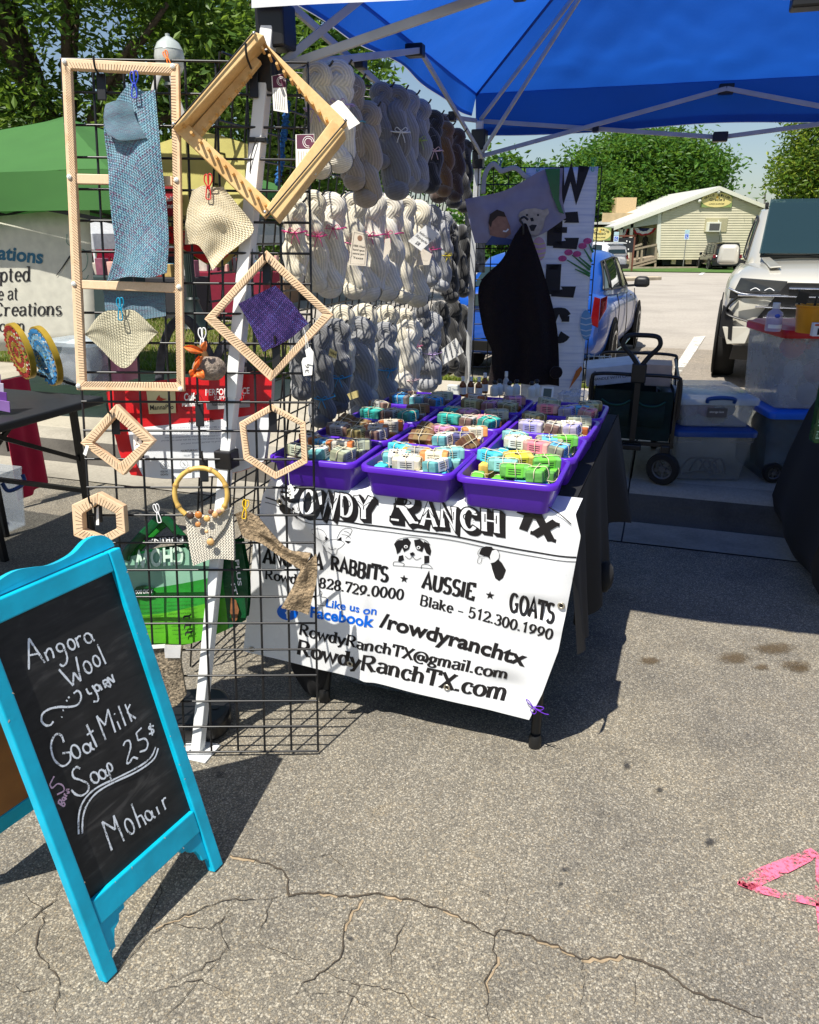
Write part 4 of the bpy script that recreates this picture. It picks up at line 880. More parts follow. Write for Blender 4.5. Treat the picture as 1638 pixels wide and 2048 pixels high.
# ================================================================== BLUE CANOPY
bluec=M('canopy_blue',(.012,.10,.50),.7,var=.10,vs=2,trl=.5,bump=.5,bs=7,bd=.03)
trimw=M('canopy_trim',(.78,.80,.84),.8,trl=.3)
tubew=M('white_tube',(.74,.75,.74),.4,var=.06);trussm=M('truss_shaded',(.42,.43,.44),.45,var=.1)  # truss and rafters: white tube darkened, their shade put into the colour
TS=2.44
TM=fr((-.335,2.2,0),-17);TMI=TM.inverted()
tent=thing('canopy_tent','blue pop-up canopy with white slanted legs over the soap table','canopy',TM)
ZT,ZS,ZMT,ZMB,ZE,ZP=1.99,1.81,2.08,1.87,2.12,2.98
cs=[V((0,0,0)),V((TS,0,0)),V((TS,TS,0)),V((0,TS,0))];ctr=V((TS/2,TS/2,0))
feet=[TMI@gz(396,1503),V((TS+.3,-.42,0)),V((TS+.3,TS+.35,0)),V((-.12,TS+.35,.13))]
for k,(c,f) in enumerate(zip(cs,feet)):
    f=V(f);t_=c+V((0,0,ZT));lg=MB();lg.bar(f+V((0,0,.006)),f.lerp(t_,.52),.030,.030,(0,1,0));lg.build('leg',tubew,tent,bev=.003)
    lg=MB();lg.bar(f.lerp(t_,.50),t_,.034,.034,(0,1,0));lg.build('upper_leg',tubew,tent,bev=.003)
    MB().box(f+V((0,0,.003)),(.10,.085,.006)).build('foot_plate',tubew,tent,bev=.002)
    MB().box(c+V((0,0,1.895)),(.078,.078,.10)).build('corner_joint',blackp,tent,bev=.006)
    MB().box(c.lerp(f,.085)+V((0,0,ZS-.02)),(.06,.06,.09)).build('slider',blackp,tent,bev=.006)
MB().box(feet[0].lerp(cs[0]+V((0,0,ZT)),.42),(.05,.05,.05)).build('height_lock',blackp,tent,bev=.004)
def truss(a,b,in_):
    A,B=cs[a],cs[b];m_=(A+B)/2;q=in_*.02
    for P,Q in ((A+V((0,0,ZS)),m_+V((0,0,ZMT))),(A+V((0,0,ZT)),m_+V((0,0,ZMB))),(m_+V((0,0,ZMT)),B+V((0,0,ZS))),(m_+V((0,0,ZMB)),B+V((0,0,ZT)))):
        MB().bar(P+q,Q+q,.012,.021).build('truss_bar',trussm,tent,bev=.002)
        q=-q
    for z in (ZMT,ZMB):MB().box(m_+V((0,0,z)),(.07,.05,.045)).build('truss_joint',blackp,tent,bev=.005)
    for f in (.25,.75):MB().box(A.lerp(B,f)+V((0,0,(ZT+ZMB)/2)),(.03,.05,.04)).build('pivot',blackp,tent,bev=.004)
for a,b,n_ in ((0,1,V((0,1,0))),(1,2,V((-1,0,0))),(2,3,V((0,-1,0))),(3,0,V((1,0,0)))):truss(a,b,n_)
for c in cs:
    for z0,k0,k1 in ((ZS,0,.5),(ZT,0,.46)):
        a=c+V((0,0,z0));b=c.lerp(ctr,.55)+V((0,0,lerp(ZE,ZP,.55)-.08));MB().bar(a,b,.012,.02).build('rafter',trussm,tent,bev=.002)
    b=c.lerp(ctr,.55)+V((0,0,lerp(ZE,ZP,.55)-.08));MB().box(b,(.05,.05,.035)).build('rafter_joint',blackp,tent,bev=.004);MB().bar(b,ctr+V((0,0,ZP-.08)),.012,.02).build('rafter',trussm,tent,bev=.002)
ov=.035
E4=[V((-ov,-ov,ZE)),V((TS+ov,-ov,ZE)),V((TS+ov,TS+ov,ZE)),V((-ov,TS+ov,ZE))];pk_=ctr+V((0,0,ZP))
def wr(p,s=1.0):return V((0,0,s*(.02*mnoise.noise(p*2.1)+.022*abs(mnoise.noise(V((p.x*5+p.y*3,p.y*2-p.x,1))))+.016*abs(mnoise.noise(V((p.x*3-p.y*8,p.y+p.x*4,4))))+.010*mnoise.noise(p*9))))
for i in range(4):
    A,B=E4[i],E4[(i+1) % 4];mb=MB()
    def roof(u,v,A=A,B=B):
        p=A.lerp(B,u).lerp(pk_,v);sag=-.07*math.sin(3.14*u)*math.sin(3.14*min(1,v*1.1))*(1-v*.6)
        e=min(1,12*v)*min(1,8*u*(1-u)+.05)*(1-v)
        return p+V((0,0,sag*(1 if e>0 else 0)+ov*.0))+wr(p,e)
    mb.sheet(roof,70,60);mb.build('roof_panel',bluec,tent,sm=180)
    mb=MB();mb.tube([E4[i].lerp(pk_,k/20)+V((0,0,-.006)) for k in range(21)],.009,6,flat=.4);mb.build('hip_seam',M('canopy_seam',(.01,.06,.32),.8),tent,sm=180)
    out=((A+B)/2-(ctr+V((0,0,ZE)))).normalized();mb=MB()
    val=lambda u,v,A=A,B=B,out=out:A.lerp(B,u)+out*(-.006+.012*math.sin(u*21)*v+.025*v)+V((0,0,.008))-V((0,0,v*((.20 if i != 3 else .11)+.012*math.sin(u*9.4))))
    mb.sheet(val,40,5);mb.build('valance',bluec,tent,sm=180)
    mb=MB();mb.sheet(lambda u,v,f=val,o_=out:f(u,.82+.19*v)+o_*.003,40,1);mb.build('valance_trim',trimw,tent,sm=180)
# leg weight
wt=gz(405,1490);p=Pl(fr((wt.x,wt.y,0),6));w_=thing('leg_weight','black plastic weight around the foot of the white canopy leg','weight',p.M)
P=[(-.17,.0),(-.17,.10),(-.13,.17),(-.05,.19),(.03,.18),(.065,.13),(.075,.05),(.05,-.005),(.0,-.02)]
mb=MB();C_=smooth([(a,b+.02,.004) for a,b in P],4,True);mb.prism(C_[::-1],(0,0,.062));mb.build('slab',M('weight_black',(.012,.012,.013),.3,var=.2),w_,bev=.014,seg=3,sm=50)
for a,b in ((-.02,.12),(.03,.07),(-.09,.15)):MB().lathe([(.001,.0),(.012,.0),(.012,.003),(.001,.003)],(a,b+.02,.066),14).build('plug',M('weight_plug',(.03,.03,.03),.5),w_,sm=40)
# zip ties and hardware on the leg
lt=lambda f:TM@(V(feet[0]).lerp(cs[0]+V((0,0,ZT)),f))
q=lt(.82);MB().box((0,0,0),(.046,.046,.012)).build('cable_tie',blackp,None,bev=.002,M=Matrix.Translation(q));o=bpy.data.objects['cable_tie'];tag(o,'black cable tie round the upper canopy leg','cable tie')
MB().tube([V((0,-.025,0)),V((-.015,-.03,-.04)),V((-.02,-.03,-.075)),V((-.014,-.03,-.09))],.0015,5).build('tail',blackp,o)

# ================================================================== TABLE, CLOTH, BANNER
TBM=fr((-.324,2.06,0),-20);TBI=TBM.inverted();TW,TL_,TZ=.76,1.22,.735
tb=thing('folding_table','folding table under the black cloth and purple bins','table',TBM)
MB().box((TW/2,TL_/2,TZ-.02),(TW,TL_,.038)).build('table_top',M('table_grey',(.09,.09,.09),.6),tb,bev=.006)
legm=M('leg_black',(.012,.012,.012),.4)
for x,sx in ((.05,-1),(TW-.05,1)):
    for y,sy in ((.14,-1),(TL_-.14,1)):
        MB().tube([(x+sx*.01,y+sy*.10,.0),(x,y,.42),(x,y,TZ-.04)],.0145,10).build('leg',legm,tb,sm=50);MB().lathe([(.019,0),(.019,.03),(.015,.04)],(x+sx*.01,y+sy*.10,.002),10).build('leg_foot',legm,tb,sm=50)
for y in (.2,TL_-.2):MB().cyl((.05,y,.36),(TW-.05,y,.36),.01).build('stretcher',legm,tb)
for x in (.12,TW-.12):MB().cyl((x,.16,.25),(x,.5,TZ-.05),.009).build('brace',legm,tb)
cl=M('black_cloth',(.007,.007,.008),.9,var=.3,vs=12,sheen=.02)
tc=thing('tablecloth','black cloth draped over the soap table','tablecloth',TBM)
mb=MB();mb.sheet(lambda u,v:(-.012+(TW+.024)*u,-.008+(TL_+.02)*v,TZ+.004),2,2);mb.build('top_cloth',cl,tc)
def hem(s):return .40-.06*s+.05*math.sin(s*9)+.03*math.sin(s*23)
mb=MB();mb.sheet(lambda u,v:V((TW+.014+.035*v+(.03*math.sin(u*15)+.018*math.sin(u*31+1))*v+.05*v*math.exp(-((u-.9)/.14) ** 2),-.01+(TL_+.05)*u,lerp(TZ+.003,.30+.06*math.sin(u*7+2)+.05*math.exp(-((u-.75)/.1) ** 2)-.03*u,v))),60,14);mb.build('side_drop',cl,tc,sm=180)
mb=MB();mb.sheet(lambda u,v:V((-.014-.03*v-.02*math.sin(u*14)*v,-.01+TL_*u,lerp(TZ+.003,.30+.05*math.sin(u*8),v))),40,8);mb.build('side_drop',cl,tc,sm=180)
mb=MB();mb.sheet(lambda u,v:V((-.014+(TW+.03)*u,TL_+.014+.03*v+.02*math.sin(u*14)*v,lerp(TZ+.003,.22+.04*math.sin(u*9),v))),40,8);mb.build('back_drop',cl,tc,sm=180)
mb=MB();mb.sheet(lambda u,v:V((.004+(TW-.01)*u,.03+.02*math.sin(u*12)*v,lerp(TZ-.05,.34,v))),30,6);mb.build('front_drop',cl,tc,sm=180)
# bunched end of the cloth tied to the table leg
pb=TBI@gz(568,1440);pb.y += .10;mb=MB()
def bunch(u,v):
    th=6.2832*u;r=[.012,.045,.075,.085,.06,.07,.062,.05,.03][round(v*8)];z=[.30,.27,.24,.20,.17,.13,.09,.05,.012][round(v*8)]
    r *= 1+.16*math.sin(3*th+v*5)+.08*math.sin(7*th)
    return V((pb.x+.03+.05*(z-.2)+r*math.cos(th),pb.y+.06+r*.8*math.sin(th),z))
mb.sheet(bunch,30,8);mb.build('bunched_corner',cl,tc,sm=180,sub=1)
mb=MB();c_=TBI@gd(1178,1090,2.5);mb.ball((TW+.07,.62,.31),.06,12,(.5,1,.9));mb.build('gathered_fold',cl,tc,sm=180)

BAN=Pl(fr((.39,1.80,.745),-20));YB=-.016
vin=M('vinyl_white',(.80,.81,.82),.28,var=.025,vs=4,spec=.5)
bann=thing('vinyl_banner','white vinyl banner lettered Rowdy Ranch TX on the table front','banner',BAN.M)
def bw(x,z):
    d=.006*mnoise.noise(V((x*3.5,z*4,.3)))+.0035*mnoise.noise(V((x*9,z*9,2)))
    d += .010*math.exp(-(((x+.05)/.09) ** 2+((z+.27)/.03) ** 2))-.006*math.exp(-(((x+.05)/.09) ** 2+((z+.31)/.03) ** 2))
    d += .012*math.exp(-(((x+.12)/.05) ** 2+((z+.53)/.04) ** 2))-.008*math.exp(-(((x+.55)/.02) ** 2))*max(0,min(1,-z*3))
    d += .016*max(0,(x+.02)/.07) ** 2+.05*math.exp(-((x+.90)/.06) ** 2)*max(0,1+z/.18)
    d -= .02*math.exp(-(((x+.80+z*.9)/.05) ** 2))*math.exp(-((z+.08)/.12) ** 2)
    return d
def bedge(v):  # left and right outline down the drop
    z=-.604*v
    l=[(-0,-.845),(.1,-.882),(.5,-.918),(1,-.973)];r=[(0,.03),(.09,.047),(.3,.035),(.62,.015),(.85,-.02),(1,-.052)]
    f=lambda T,v:next(lerp(a[1],b[1],(v-a[0])/(b[0]-a[0])) for a,b in zip(T,T[1:]) if v <= b[0]+1e-6)
    return f(l,v),f(r,v)
def bsurf(u,v):
    s_=v*.75-.13                      # metres from the fold; negative lies on the table
    if s_<0:
        a,b=bedge(0);x=lerp(a,b,u);k=min(1,-s_/.03)
        return V((x,YB+.016*k+max(0,-s_-.0)*.98+bw(x,0)*(1-k),.002*k+.006*k*(1-k)))
    vv=s_/.62;a,b=bedge(min(1,vv));x=lerp(a,b,u);z=-lerp(.584,.621,u)*vv
    return V((x,YB+bw(x,z)+.006*math.exp(-vv*30),z))
mb=MB();mb.sheet(bsurf,110,90);mb.build('vinyl_sheet',vin,bann,sm=180)
def on(px,py,k=0):q=BAN.L(px,py,YB);return q
def bplace(a,b,t_,lift=.0012):
    A,B,T_=on(*a),on(*b),on(*t_)
    def f(x,y):
        q=A+(B-A)*x+(T_-A)*y
        if q.z>-.001:e=q.z+.001;q.z=.0025+lift+.002*min(1,e/.03);q.y=YB+e;return q
        q.y=YB+bw(q.x,q.z)-lift;return q
    return f
def btext(vf,a,b,t_,mat,name='lettering',lift=.0012):
    mb=MB();mb.text(vf,bplace(a,b,t_,lift));return mb.build(name,mat,bann)
bink=M('banner_ink',(.012,.011,.013),.3,var=.1);bblue=M('banner_blue',(.0,.13,.68),.3);bwht=M('banner_white',(.80,.81,.82),.3)
for ch,a,b,cap in [('R',(560,1016),(606,1021),62),('O',(606,1021),(634,1025),43),('W',(638,1025),(678,1030),44),('D',(680,1031),(708,1034),43),('Y',(712,1035),(744,1038),43),('R',(780,1040),(836,1047),57),('A',(842,1049),(874,1053),42),('N',(880,1053),(916,1057),42),('C',(922,1057),(957,1061),42),('H',(962,1060),(1004,1066),44)]:
    T0=(a[0]-1,a[1]-cap);sh=lambda q,d:(q[0]+d[0],q[1]+d[1])
    for k in range(4):btext(slab(ch,.26,.12,.12,.05),*(sh(q,(2+2.0*k,1.5+2.0*k)) for q in (a,b,T0)),bink,'letter_shadow',.0010)
    btext(slab(ch,.26,.12,.12,.035),a,b,T0,bink,'letter_outline',.0014);btext(slab(ch,.20,.07,.11,0),a,b,T0,bwht,'letter_face',.0019)
    btext(slab(ch,.05,.02,.0,0),(a[0]+2,a[1]-cap*.42),(b[0]-2,b[1]-cap*.42),(a[0]+2,a[1]-cap*.78),bink,'letter_ornament',.0023)
btext(slab('T',.30,.16,.13,.01),(1028,1052),(1066,1066),(1042,1018),bink);btext(slab('X',.30,.16,.13,.01),(1064,1068),(1108,1084),(1072,1030),bink)
def bline(pts,w,lift=.0012,mat=None,name='printed_line'):
    mb=MB();P=smooth([on(*q) for q in pts],8)
    for q in P:q.y=YB+bw(q.x,q.z)
    ribbon(mb,P,w,V((0,-lift,0)));return mb.build(name,mat or bink,bann)
ln=[(522,1000),(555,1003),(590,1016),(625,1032),(700,1044),(800,1058),(900,1071),(1000,1091),(1080,1105),(1152,1117)]
bline(ln,.0042);bline([(a,b+9) for a,b in ln],.0018);bline([(552,946),(578,956),(608,974)],.002);bline([(1098,1014),(1122,1030),(1142,1050)],.003)
W1=dict(thick=.27,thin=.13,serif=.1)
btext(slab('ANGORA',**W1),(527,1125),(647,1139),(529,1096),bink);btext(slab('RABBITS',**W1),(662,1138),(776,1164),(664,1110),bink)
btext(slab('AUSSIE',**W1),(843,1176),(948,1200),(847,1146),bink);btext(slab('GOATS',**W1),(1018,1221),(1108,1245),(1021,1186),bink)
def star(c,r):
    mb=MB();C_=on(*c);P=[]
    for k in range(10):
        q=C_+V((math.sin(k*.6283),0,math.cos(k*.6283)))*(r if k % 2 == 0 else r*.42);q.y=YB+bw(q.x,q.z)-.0012;P.append(q)
    C_.y=P[0].y;mb.add([C_]+P,[(0,(k+1) % 10+1,k+1) for k in range(10)]);mb.build('star',bink,bann)
star((808,1158),.013);star((980,1191),.013)
btext(slab('Rowdy - 828.729.0000',.19,.09),(530,1157),(807,1200),(531,1138),bink);btext(slab('Blake - 512.300.1990',.19,.09),(838,1210),(1105,1278),(841,1190),bink)
btext(sans('Like us on',.02),(653,1212),(753,1229),(655,1196),bblue);btext(sans('Facebook',.03),(621,1233),(748,1253),(623,1211),bblue);btext(sans('/rowdyranchtx',.035),(758,1252),(1050,1333),(764,1224),bink)
btext(slab('RowdyRanchTX@gmail.com',.20,.09),(597,1268),(1013,1362),(600,1247),bink);btext(slab('RowdyRanchTX.com',.20,.085),(592,1308),(1010,1404),(596,1279),bink)
def bpoly(pts,mat,name,lift=.0012):
    P=[on(*q) for q in pts];C_=sum(P,V())/len(P);V_=[C_]+P
    for q in V_:q.y=YB+bw(q.x,q.z)-lift
    mb=MB();n=len(P);mb.add(V_,[(0,k+1,(k+1) % n+1) for k in range(n)]);return mb.build(name,mat,bann)
bpoly([(575+22*math.cos(k*.35),1224+17*math.sin(k*.35)) for k in range(18)],bblue,'round_logo');btext(sans('f',.04),(571,1236),(582,1238),(570,1218),bwht,'logo_letter',.0018)
bline([(632,1206),(630,1192),(638,1190),(641,1181),(645,1184),(644,1192),(654,1194),(653,1202),(651,1210),(634,1208),(632,1206)],.0014,name='thumb_icon')
# animal drawings: rabbit, puppy, goat
for s_ in ([(629,1055),(640,1052),(652,1058),(658,1070),(652,1078),(640,1073),(630,1062)],[(676,1075),(682,1062),(692,1056),(704,1058),(701,1068),(692,1076)],[(651,1084),(656,1079),(668,1076),(680,1078),(690,1084),(686,1091),(678,1096),(676,1104),(668,1107),(660,1101),(654,1100),(651,1090)],[(660,1092),(668,1096),(676,1093)],[(668,1090),(668,1096)],[(688,1062),(696,1064),(702,1070)],[(684,1068),(694,1070),(702,1076)]):bline(s_,.0012,name='rabbit_drawing')
for s_ in ([(655,1068),(662,1074),(656,1077)],[(676,1078),(684,1072),(685,1080)],[(690,1080),(703,1082),(697,1086)]):bpoly(s_,bink,'rabbit_drawing')
for s_ in ([(788,1088),(796,1080),(806,1080),(806,1092),(800,1104),(794,1108),(792,1098)],[(806,1078),(816,1076),(822,1084),(818,1098),(808,1104),(804,1094)],[(828,1080),(840,1078),(850,1088),(844,1104),(834,1100),(830,1092)],[(848,1082),(858,1088),(862,1102),(860,1112),(852,1106),(848,1096)],[(798,1112),(806,1110),(808,1120),(800,1124),(796,1122)],[(848,1112),(858,1112),(858,1126),(848,1128)]):bpoly(s_,bink,'puppy_drawing')
for c in ((812,1093),(837,1095)):bpoly([(c[0]+4*math.cos(k),c[1]+3.4*math.sin(k)) for k in np.linspace(0,5.6,9)],bwht,'puppy_drawing',.0017);bpoly([(c[0]+1.8*math.cos(k),c[1]+1.8*math.sin(k)) for k in np.linspace(0,5.6,8)],bink,'puppy_drawing',.0022)
bpoly([(820,1106),(826,1104),(830,1108),(826,1112),(821,1111)],bink,'puppy_drawing',.0018)
for s_ in ([(810,1112),(818,1118),(825,1114),(832,1120),(842,1116)],[(786,1130),(788,1124),(798,1124),(808,1128),(806,1133)],[(842,1138),(844,1130),(856,1130),(864,1136)],[(786,1131),(824,1134),(866,1138)],[(790,1086),(798,1078),(824,1074),(850,1080),(860,1090)]):bline(s_,.0013,name='puppy_drawing')
bpoly([(958,1108),(963,1096),(972,1092),(984,1093),(990,1102),(984,1112),(982,1122),(976,1114),(968,1112)],bink,'goat_drawing');bpoly([(981,1122),(996,1118),(1004,1126),(1012,1140),(1006,1156),(998,1162),(990,1156),(984,1138)],bink,'goat_drawing')
bpoly([(985,1100),(993,1098),(999,1106),(998,1116),(990,1124),(981,1127),(980,1112)],bwht,'goat_drawing',.0018);bline([(985,1100),(993,1098),(999,1106),(998,1116),(990,1124),(981,1127)],.0011,.002,name='goat_drawing');bline([(962,1096),(956,1104),(957,1111),(965,1114),(970,1112)],.0011,.002,name='goat_drawing');bline([(959,1113),(955,1120),(955,1126),(961,1126),(964,1116)],.0011,.002,name='goat_drawing')
brass=M('grommet',(.55,.50,.40),.3,.8)
for x,y in ((504,1298),(700,1327),(894,1374),(1122,1212),(562,1002)):
    c=on(x,y);c.y=YB+bw(c.x,c.z)-.002;mb=MB();mb.tube([c+V((math.cos(k*.42),0,math.sin(k*.42)))*.0075 for k in range(15)],.0027,6,True);mb.build('grommet',brass,bann,sm=180);mb=MB();mb.poly([c+V((math.cos(k*.6),.0007,math.sin(k*.6)))*.0056 for k in range(10)]);mb.build('grommet_hole',bink,bann)
# purple tie at the banner corner
p=BAN.sub(1066,1414,YB-.006);tie=thing('twist_tie','purple twist tie at the lower corner of the banner','tie',p.M);pur=M('purple_wire',(.12,.02,.45),.4)
for pts in ([(0,0,0),(-.016,0,.012),(-.02,0,.02),(-.012,0,.016),(0,0,0)],[(0,0,0),(.016,0,.006),(.03,0,.004),(.02,0,-.006),(0,0,0)],[(0,0,0),(-.006,0,-.012),(.004,0,-.022),(.01,0,-.012),(0,0,0)],[(0,-.002,0),(.03,-.002,-.012),(.045,0,-.014)]):MB().tube(smooth(pts,5),.0013,5).build('wire_loop',pur,tie,sm=180)

# ================================================================== PURPLE BINS AND SOAP
purp=M('bin_purple',(.085,.015,.42),.3,var=.06,spec=.5)
def rrect(w,l,r,z,n=5):
    P=[]
    for sx,sy,a0 in ((1,1,0),(-1,1,90),(-1,-1,180),(1,-1,270)):
        for k in range(n+1):
            a=R(a0+90*k/n);P.append(V((sx*(w/2-r)+r*math.cos(a),sy*(l/2-r)+r*math.sin(a),z)))
    return P
def loft(mb,rings,cap0=True,cap1=True,mi=0):
    n=len(rings[0]);vs=[p for r_ in rings for p in r_];fs=[(i*n+k,i*n+(k+1) % n,(i+1)*n+(k+1) % n,(i+1)*n+k) for i in range(len(rings)-1) for k in range(n)]
    if cap0:fs.append(tuple(range(n-1,-1,-1)))
    if cap1:fs.append(tuple((len(rings)-1)*n+k for k in range(n)))
    mb.add(vs,fs,mi);return mb
BW,BL,BH=.262,.25,.088
def make_bin():
    r_=bpy.data.objects.new('soap_bin',None);COL.objects.link(r_);mb=MB()
    loft(mb,[rrect(BW-.05,BL-.05,.02,.002),rrect(BW-.042,BL-.042,.024,.008),rrect(BW-.02,BL-.02,.026,BH-.014),rrect(BW-.026,BL-.026,.024,BH-.012),rrect(BW-.048,BL-.048,.02,.010)],True,True);mb.build('tub',purp,r_,sm=40)
    mb=MB();loft(mb,[rrect(BW-.021,BL-.021,.026,BH-.014),rrect(BW,BL,.030,BH-.016),rrect(BW+.002,BL+.002,.031,BH-.004),rrect(BW-.004,BL-.004,.030,BH),rrect(BW-.022,BL-.022,.026,BH-.001),rrect(BW-.026,BL-.026,.024,BH-.012)],False,False);mb.build('rim',purp,r_,sm=60)
    return r_
wrapm={}
def colm(n,c,**k):return M(n,c,k.pop('r',.6),**k)
SO={'lime':((.14,.52,.05),(.13,.40,.08)),'yellow':((.78,.64,.05),(.66,.46,.10)),'teal':((.25,.55,.55),(.20,.45,.40)),'sky':((.12,.42,.68),(.28,.30,.20)),'cream':((.78,.76,.66),(.66,.60,.45)),'white':((.80,.80,.78),(.15,.42,.42)),'orange':((.70,.66,.50),(.62,.26,.08)),'mustard':((.30,.30,.30),(.55,.30,.03)),'pink':((.70,.22,.26),(.55,.30,.25)),'olive':((.42,.42,.22),(.20,.16,.06)),'brown':((.20,.13,.05),(.16,.07,.03)),'navy':((.08,.08,.2),(.14,.06,.05)),'rust':((.55,.50,.42),(.45,.13,.03)),'lavender':((.38,.36,.70),(.40,.36,.44)),'jade':((.03,.40,.33),(.05,.28,.22)),'mauve':((.55,.25,.40),(.30,.15,.14)),'sage':((.38,.42,.32),(.32,.34,.22)),'grey':((.45,.44,.40),(.20,.12,.09)),'blue':((.05,.30,.62),(.16,.14,.13)),'aqua':((.05,.48,.62),(.10,.50,.55))}
twine=M('twine',(.62,.54,.38),.9)
bandmesh={}
def soap_proto(k):
    if k in bandmesh:return bandmesh[k]
    pc,bc=SO[k];w,l,h=.044,.076,.030
    a=MB();a.box((0,0,h/2),(l,w,h));oa=a.build('bar',M('soap_'+k,bc,.5,var=.45,vs=28,bump=.3,bs=60),None,bev=.004)
    b=MB();b.box((0,0,h/2),(l*.62,w+.0016,h+.0016));ob=b.build('paper_band',M('band_'+k,pc,.75,var=.05),None,bev=.003)
    c=MB();c.tube(smooth([(.004,-w/2-.002,-.001),(.004,w/2+.002,-.001),(.0,w/2+.002,h+.002),(-.002,0,h+.003),(0,-w/2-.002,h+.002)],3,True),.0011,5,True);c.tube(smooth([(l/2+.001,0,h*.2),(l/2+.001,.002,h+.001),(0,0,h+.0032),(-l/2-.001,-.002,h+.001),(-l/2-.001,0,h*.2)],3),.0011,5);oc=c.build('twine',twine,None,sm=180)
    d=MB();zt=h+.0014
    d.poly([(-.012,-.006,zt),(.0,-.010,zt),(.006,-.004,zt),(-.002,.0,zt),(-.010,.002,zt)])
    for q in range(4):d.poly([(-.018+.009*q,.006,zt),(-.0155+.009*q,.006,zt),(-.0135+.009*q,.015,zt),(-.016+.009*q,.015,zt)])
    for q in range(3):d.poly([(-.016,-w/2-.0011,.008+.006*q),(.016,-w/2-.0011,.008+.006*q),(.016,-w/2-.0011,.0102+.006*q),(-.016,-w/2-.0011,.0102+.006*q)])
    od=d.build('band_print',ink,None)
    bandmesh[k]=(oa,ob,oc,od)
    for o in bandmesh[k]:COL.objects.unlink(o)
    return bandmesh[k]
def soap(Mx,k,label,full=True):
    r_=thing('soap_bar',label,'soap',Mx,'handmade soap bars in the purple bins')
    for i,o in enumerate(soap_proto(k)):
        if i == 3 and not full:continue
        c=o.copy();COL.objects.link(c);c.parent=r_
binp=make_bin();rows={0:'front row',1:'second row',2:'third row',3:'back row'};cols=['left','middle','right']
BINS={(0,2):(['lime','teal','yellow'],['lime','lime','sky','aqua','yellow','teal','lime']),(0,1):(['white','cream','orange','mustard'],['aqua','teal','cream','aqua','white','teal']),(0,0):(['sage','white','rust','sky'],['rust','sage','sky','rust','sage','teal']),
 (1,2):(['sky','cream','pink'],['aqua','lime','cream','teal','aqua','yellow']),(1,1):(['brown','white','navy','mauve'],['rust','orange','rust','brown','mauve','rust']),(1,0):(['grey','olive','rust','brown'],['rust','rust','orange','brown','olive']),
 (2,2):(['lavender','grey','cream'],['navy','sage','rust','olive','grey']),(2,1):(['jade','grey','pink','mauve'],['jade','sage','brown','jade','mauve']),(2,0):(['jade','grey','sage'],['jade','brown','sage','grey']),
 (3,2):(['pink','lavender','sky'],['sage','olive','grey']),(3,1):(['olive','mauve','grey'],['brown','mauve','sage','rust']),(3,0):(['blue','white','sage'],['jade','sage','aqua','grey'])}
XS=[.068,.345,.617];rnd=random.Random(21)
for (rw,cl_),(tops,low) in BINS.items():
    x=XS[cl_]+rw*.004+rnd.uniform(-.004,.004);y=-.05+BL/2+rw*.258+rnd.uniform(-.003,.003);rot=rnd.uniform(-2.2,2.2);z=TZ+.006
    BM=TBM@Matrix.Translation((x,y,z))@Matrix.Rotation(R(rot),4,'Z')
    b=binp if (rw,cl_) == (0,2) else copy_tree(binp);b.matrix_basis=BM
    desc=f'{rows[rw]} {cols[cl_]}';tag(b,f'purple plastic bin of soap in the {rows[rw]}, {cols[cl_]} of three','bin','purple soap bins')
    # lower layer stands on edge in two rows, top bars lie across
    low=(low*3)[:8]
    for i,k in enumerate(low):
        px_=-.085+.17*(i % 4)/3+rnd.uniform(-.006,.006);py_=(-.058 if i<4 else .045)+rnd.uniform(-.008,.008);Mx=BM@Matrix.Translation((px_,py_,.030+.006*(i>3)+rnd.uniform(0,.006)))@Matrix.Rotation(R(90+rnd.uniform(-14,14)),4,'Z')@Matrix.Translation((0,.015,.0))@Matrix.Rotation(R(90),4,'X')@Matrix.Translation((0,.021,0))
        soap(Mx,k,f'{k} soap bar at the {["far left", "centre left", "centre right", "far right"][i % 4]} {"back" if i > 3 else "front"} of the {desc} bin',False)
    slots_=[(-.062,-.052,-8),(.008,-.058,82),(.052,-.03,12),(-.02,.025,-20)]
    if (rw,cl_) == (0,2):slots_=[(.01,-.048,14),(-.03,-.012,4),(.0,.03,20)]
    if (rw,cl_) == (0,1):slots_=[(-.055,-.03,8),(-.012,-.065,10),(.052,-.03,6),(-.02,.03,-4)]
    if (rw,cl_) == (1,2):slots_=[(.03,.03,8),(-.055,-.01,4),(.01,-.05,-10)]
    nt0=len(tops);extra=[low[1],low[3],tops[0]];slots_=slots_+[(.07,.045,25),(-.075,.05,-30),(.06,-.07,75)][:3];slots_=slots_[:len(tops)]+[(.07,.05,25),(-.078,.055,-30),(.072,-.062,78)];tops=tops+[q for q in extra]
    for i,k in enumerate(tops):
        sx,sy,a=slots_[i];zt=.076+rnd.uniform(0,.006)+(.012 if i == 2 and rw == 0 else 0);tilt=rnd.uniform(-10,10)+(38 if k == 'brown' and rw == 1 else 0)
        soap(BM@Matrix.Translation((sx,sy,zt))@Matrix.Rotation(R(a+rnd.uniform(-8,8)),4,'Z')@Matrix.Rotation(R(tilt),4,'X'),k,f'{k} wrapped soap bar lying {["at the left", "in front", "right of centre", "at the back", "in the back right corner", "in the back left corner", "in the front right corner"][i + (4 - nt0 if i >= nt0 else 0)]} of the {desc} bin')
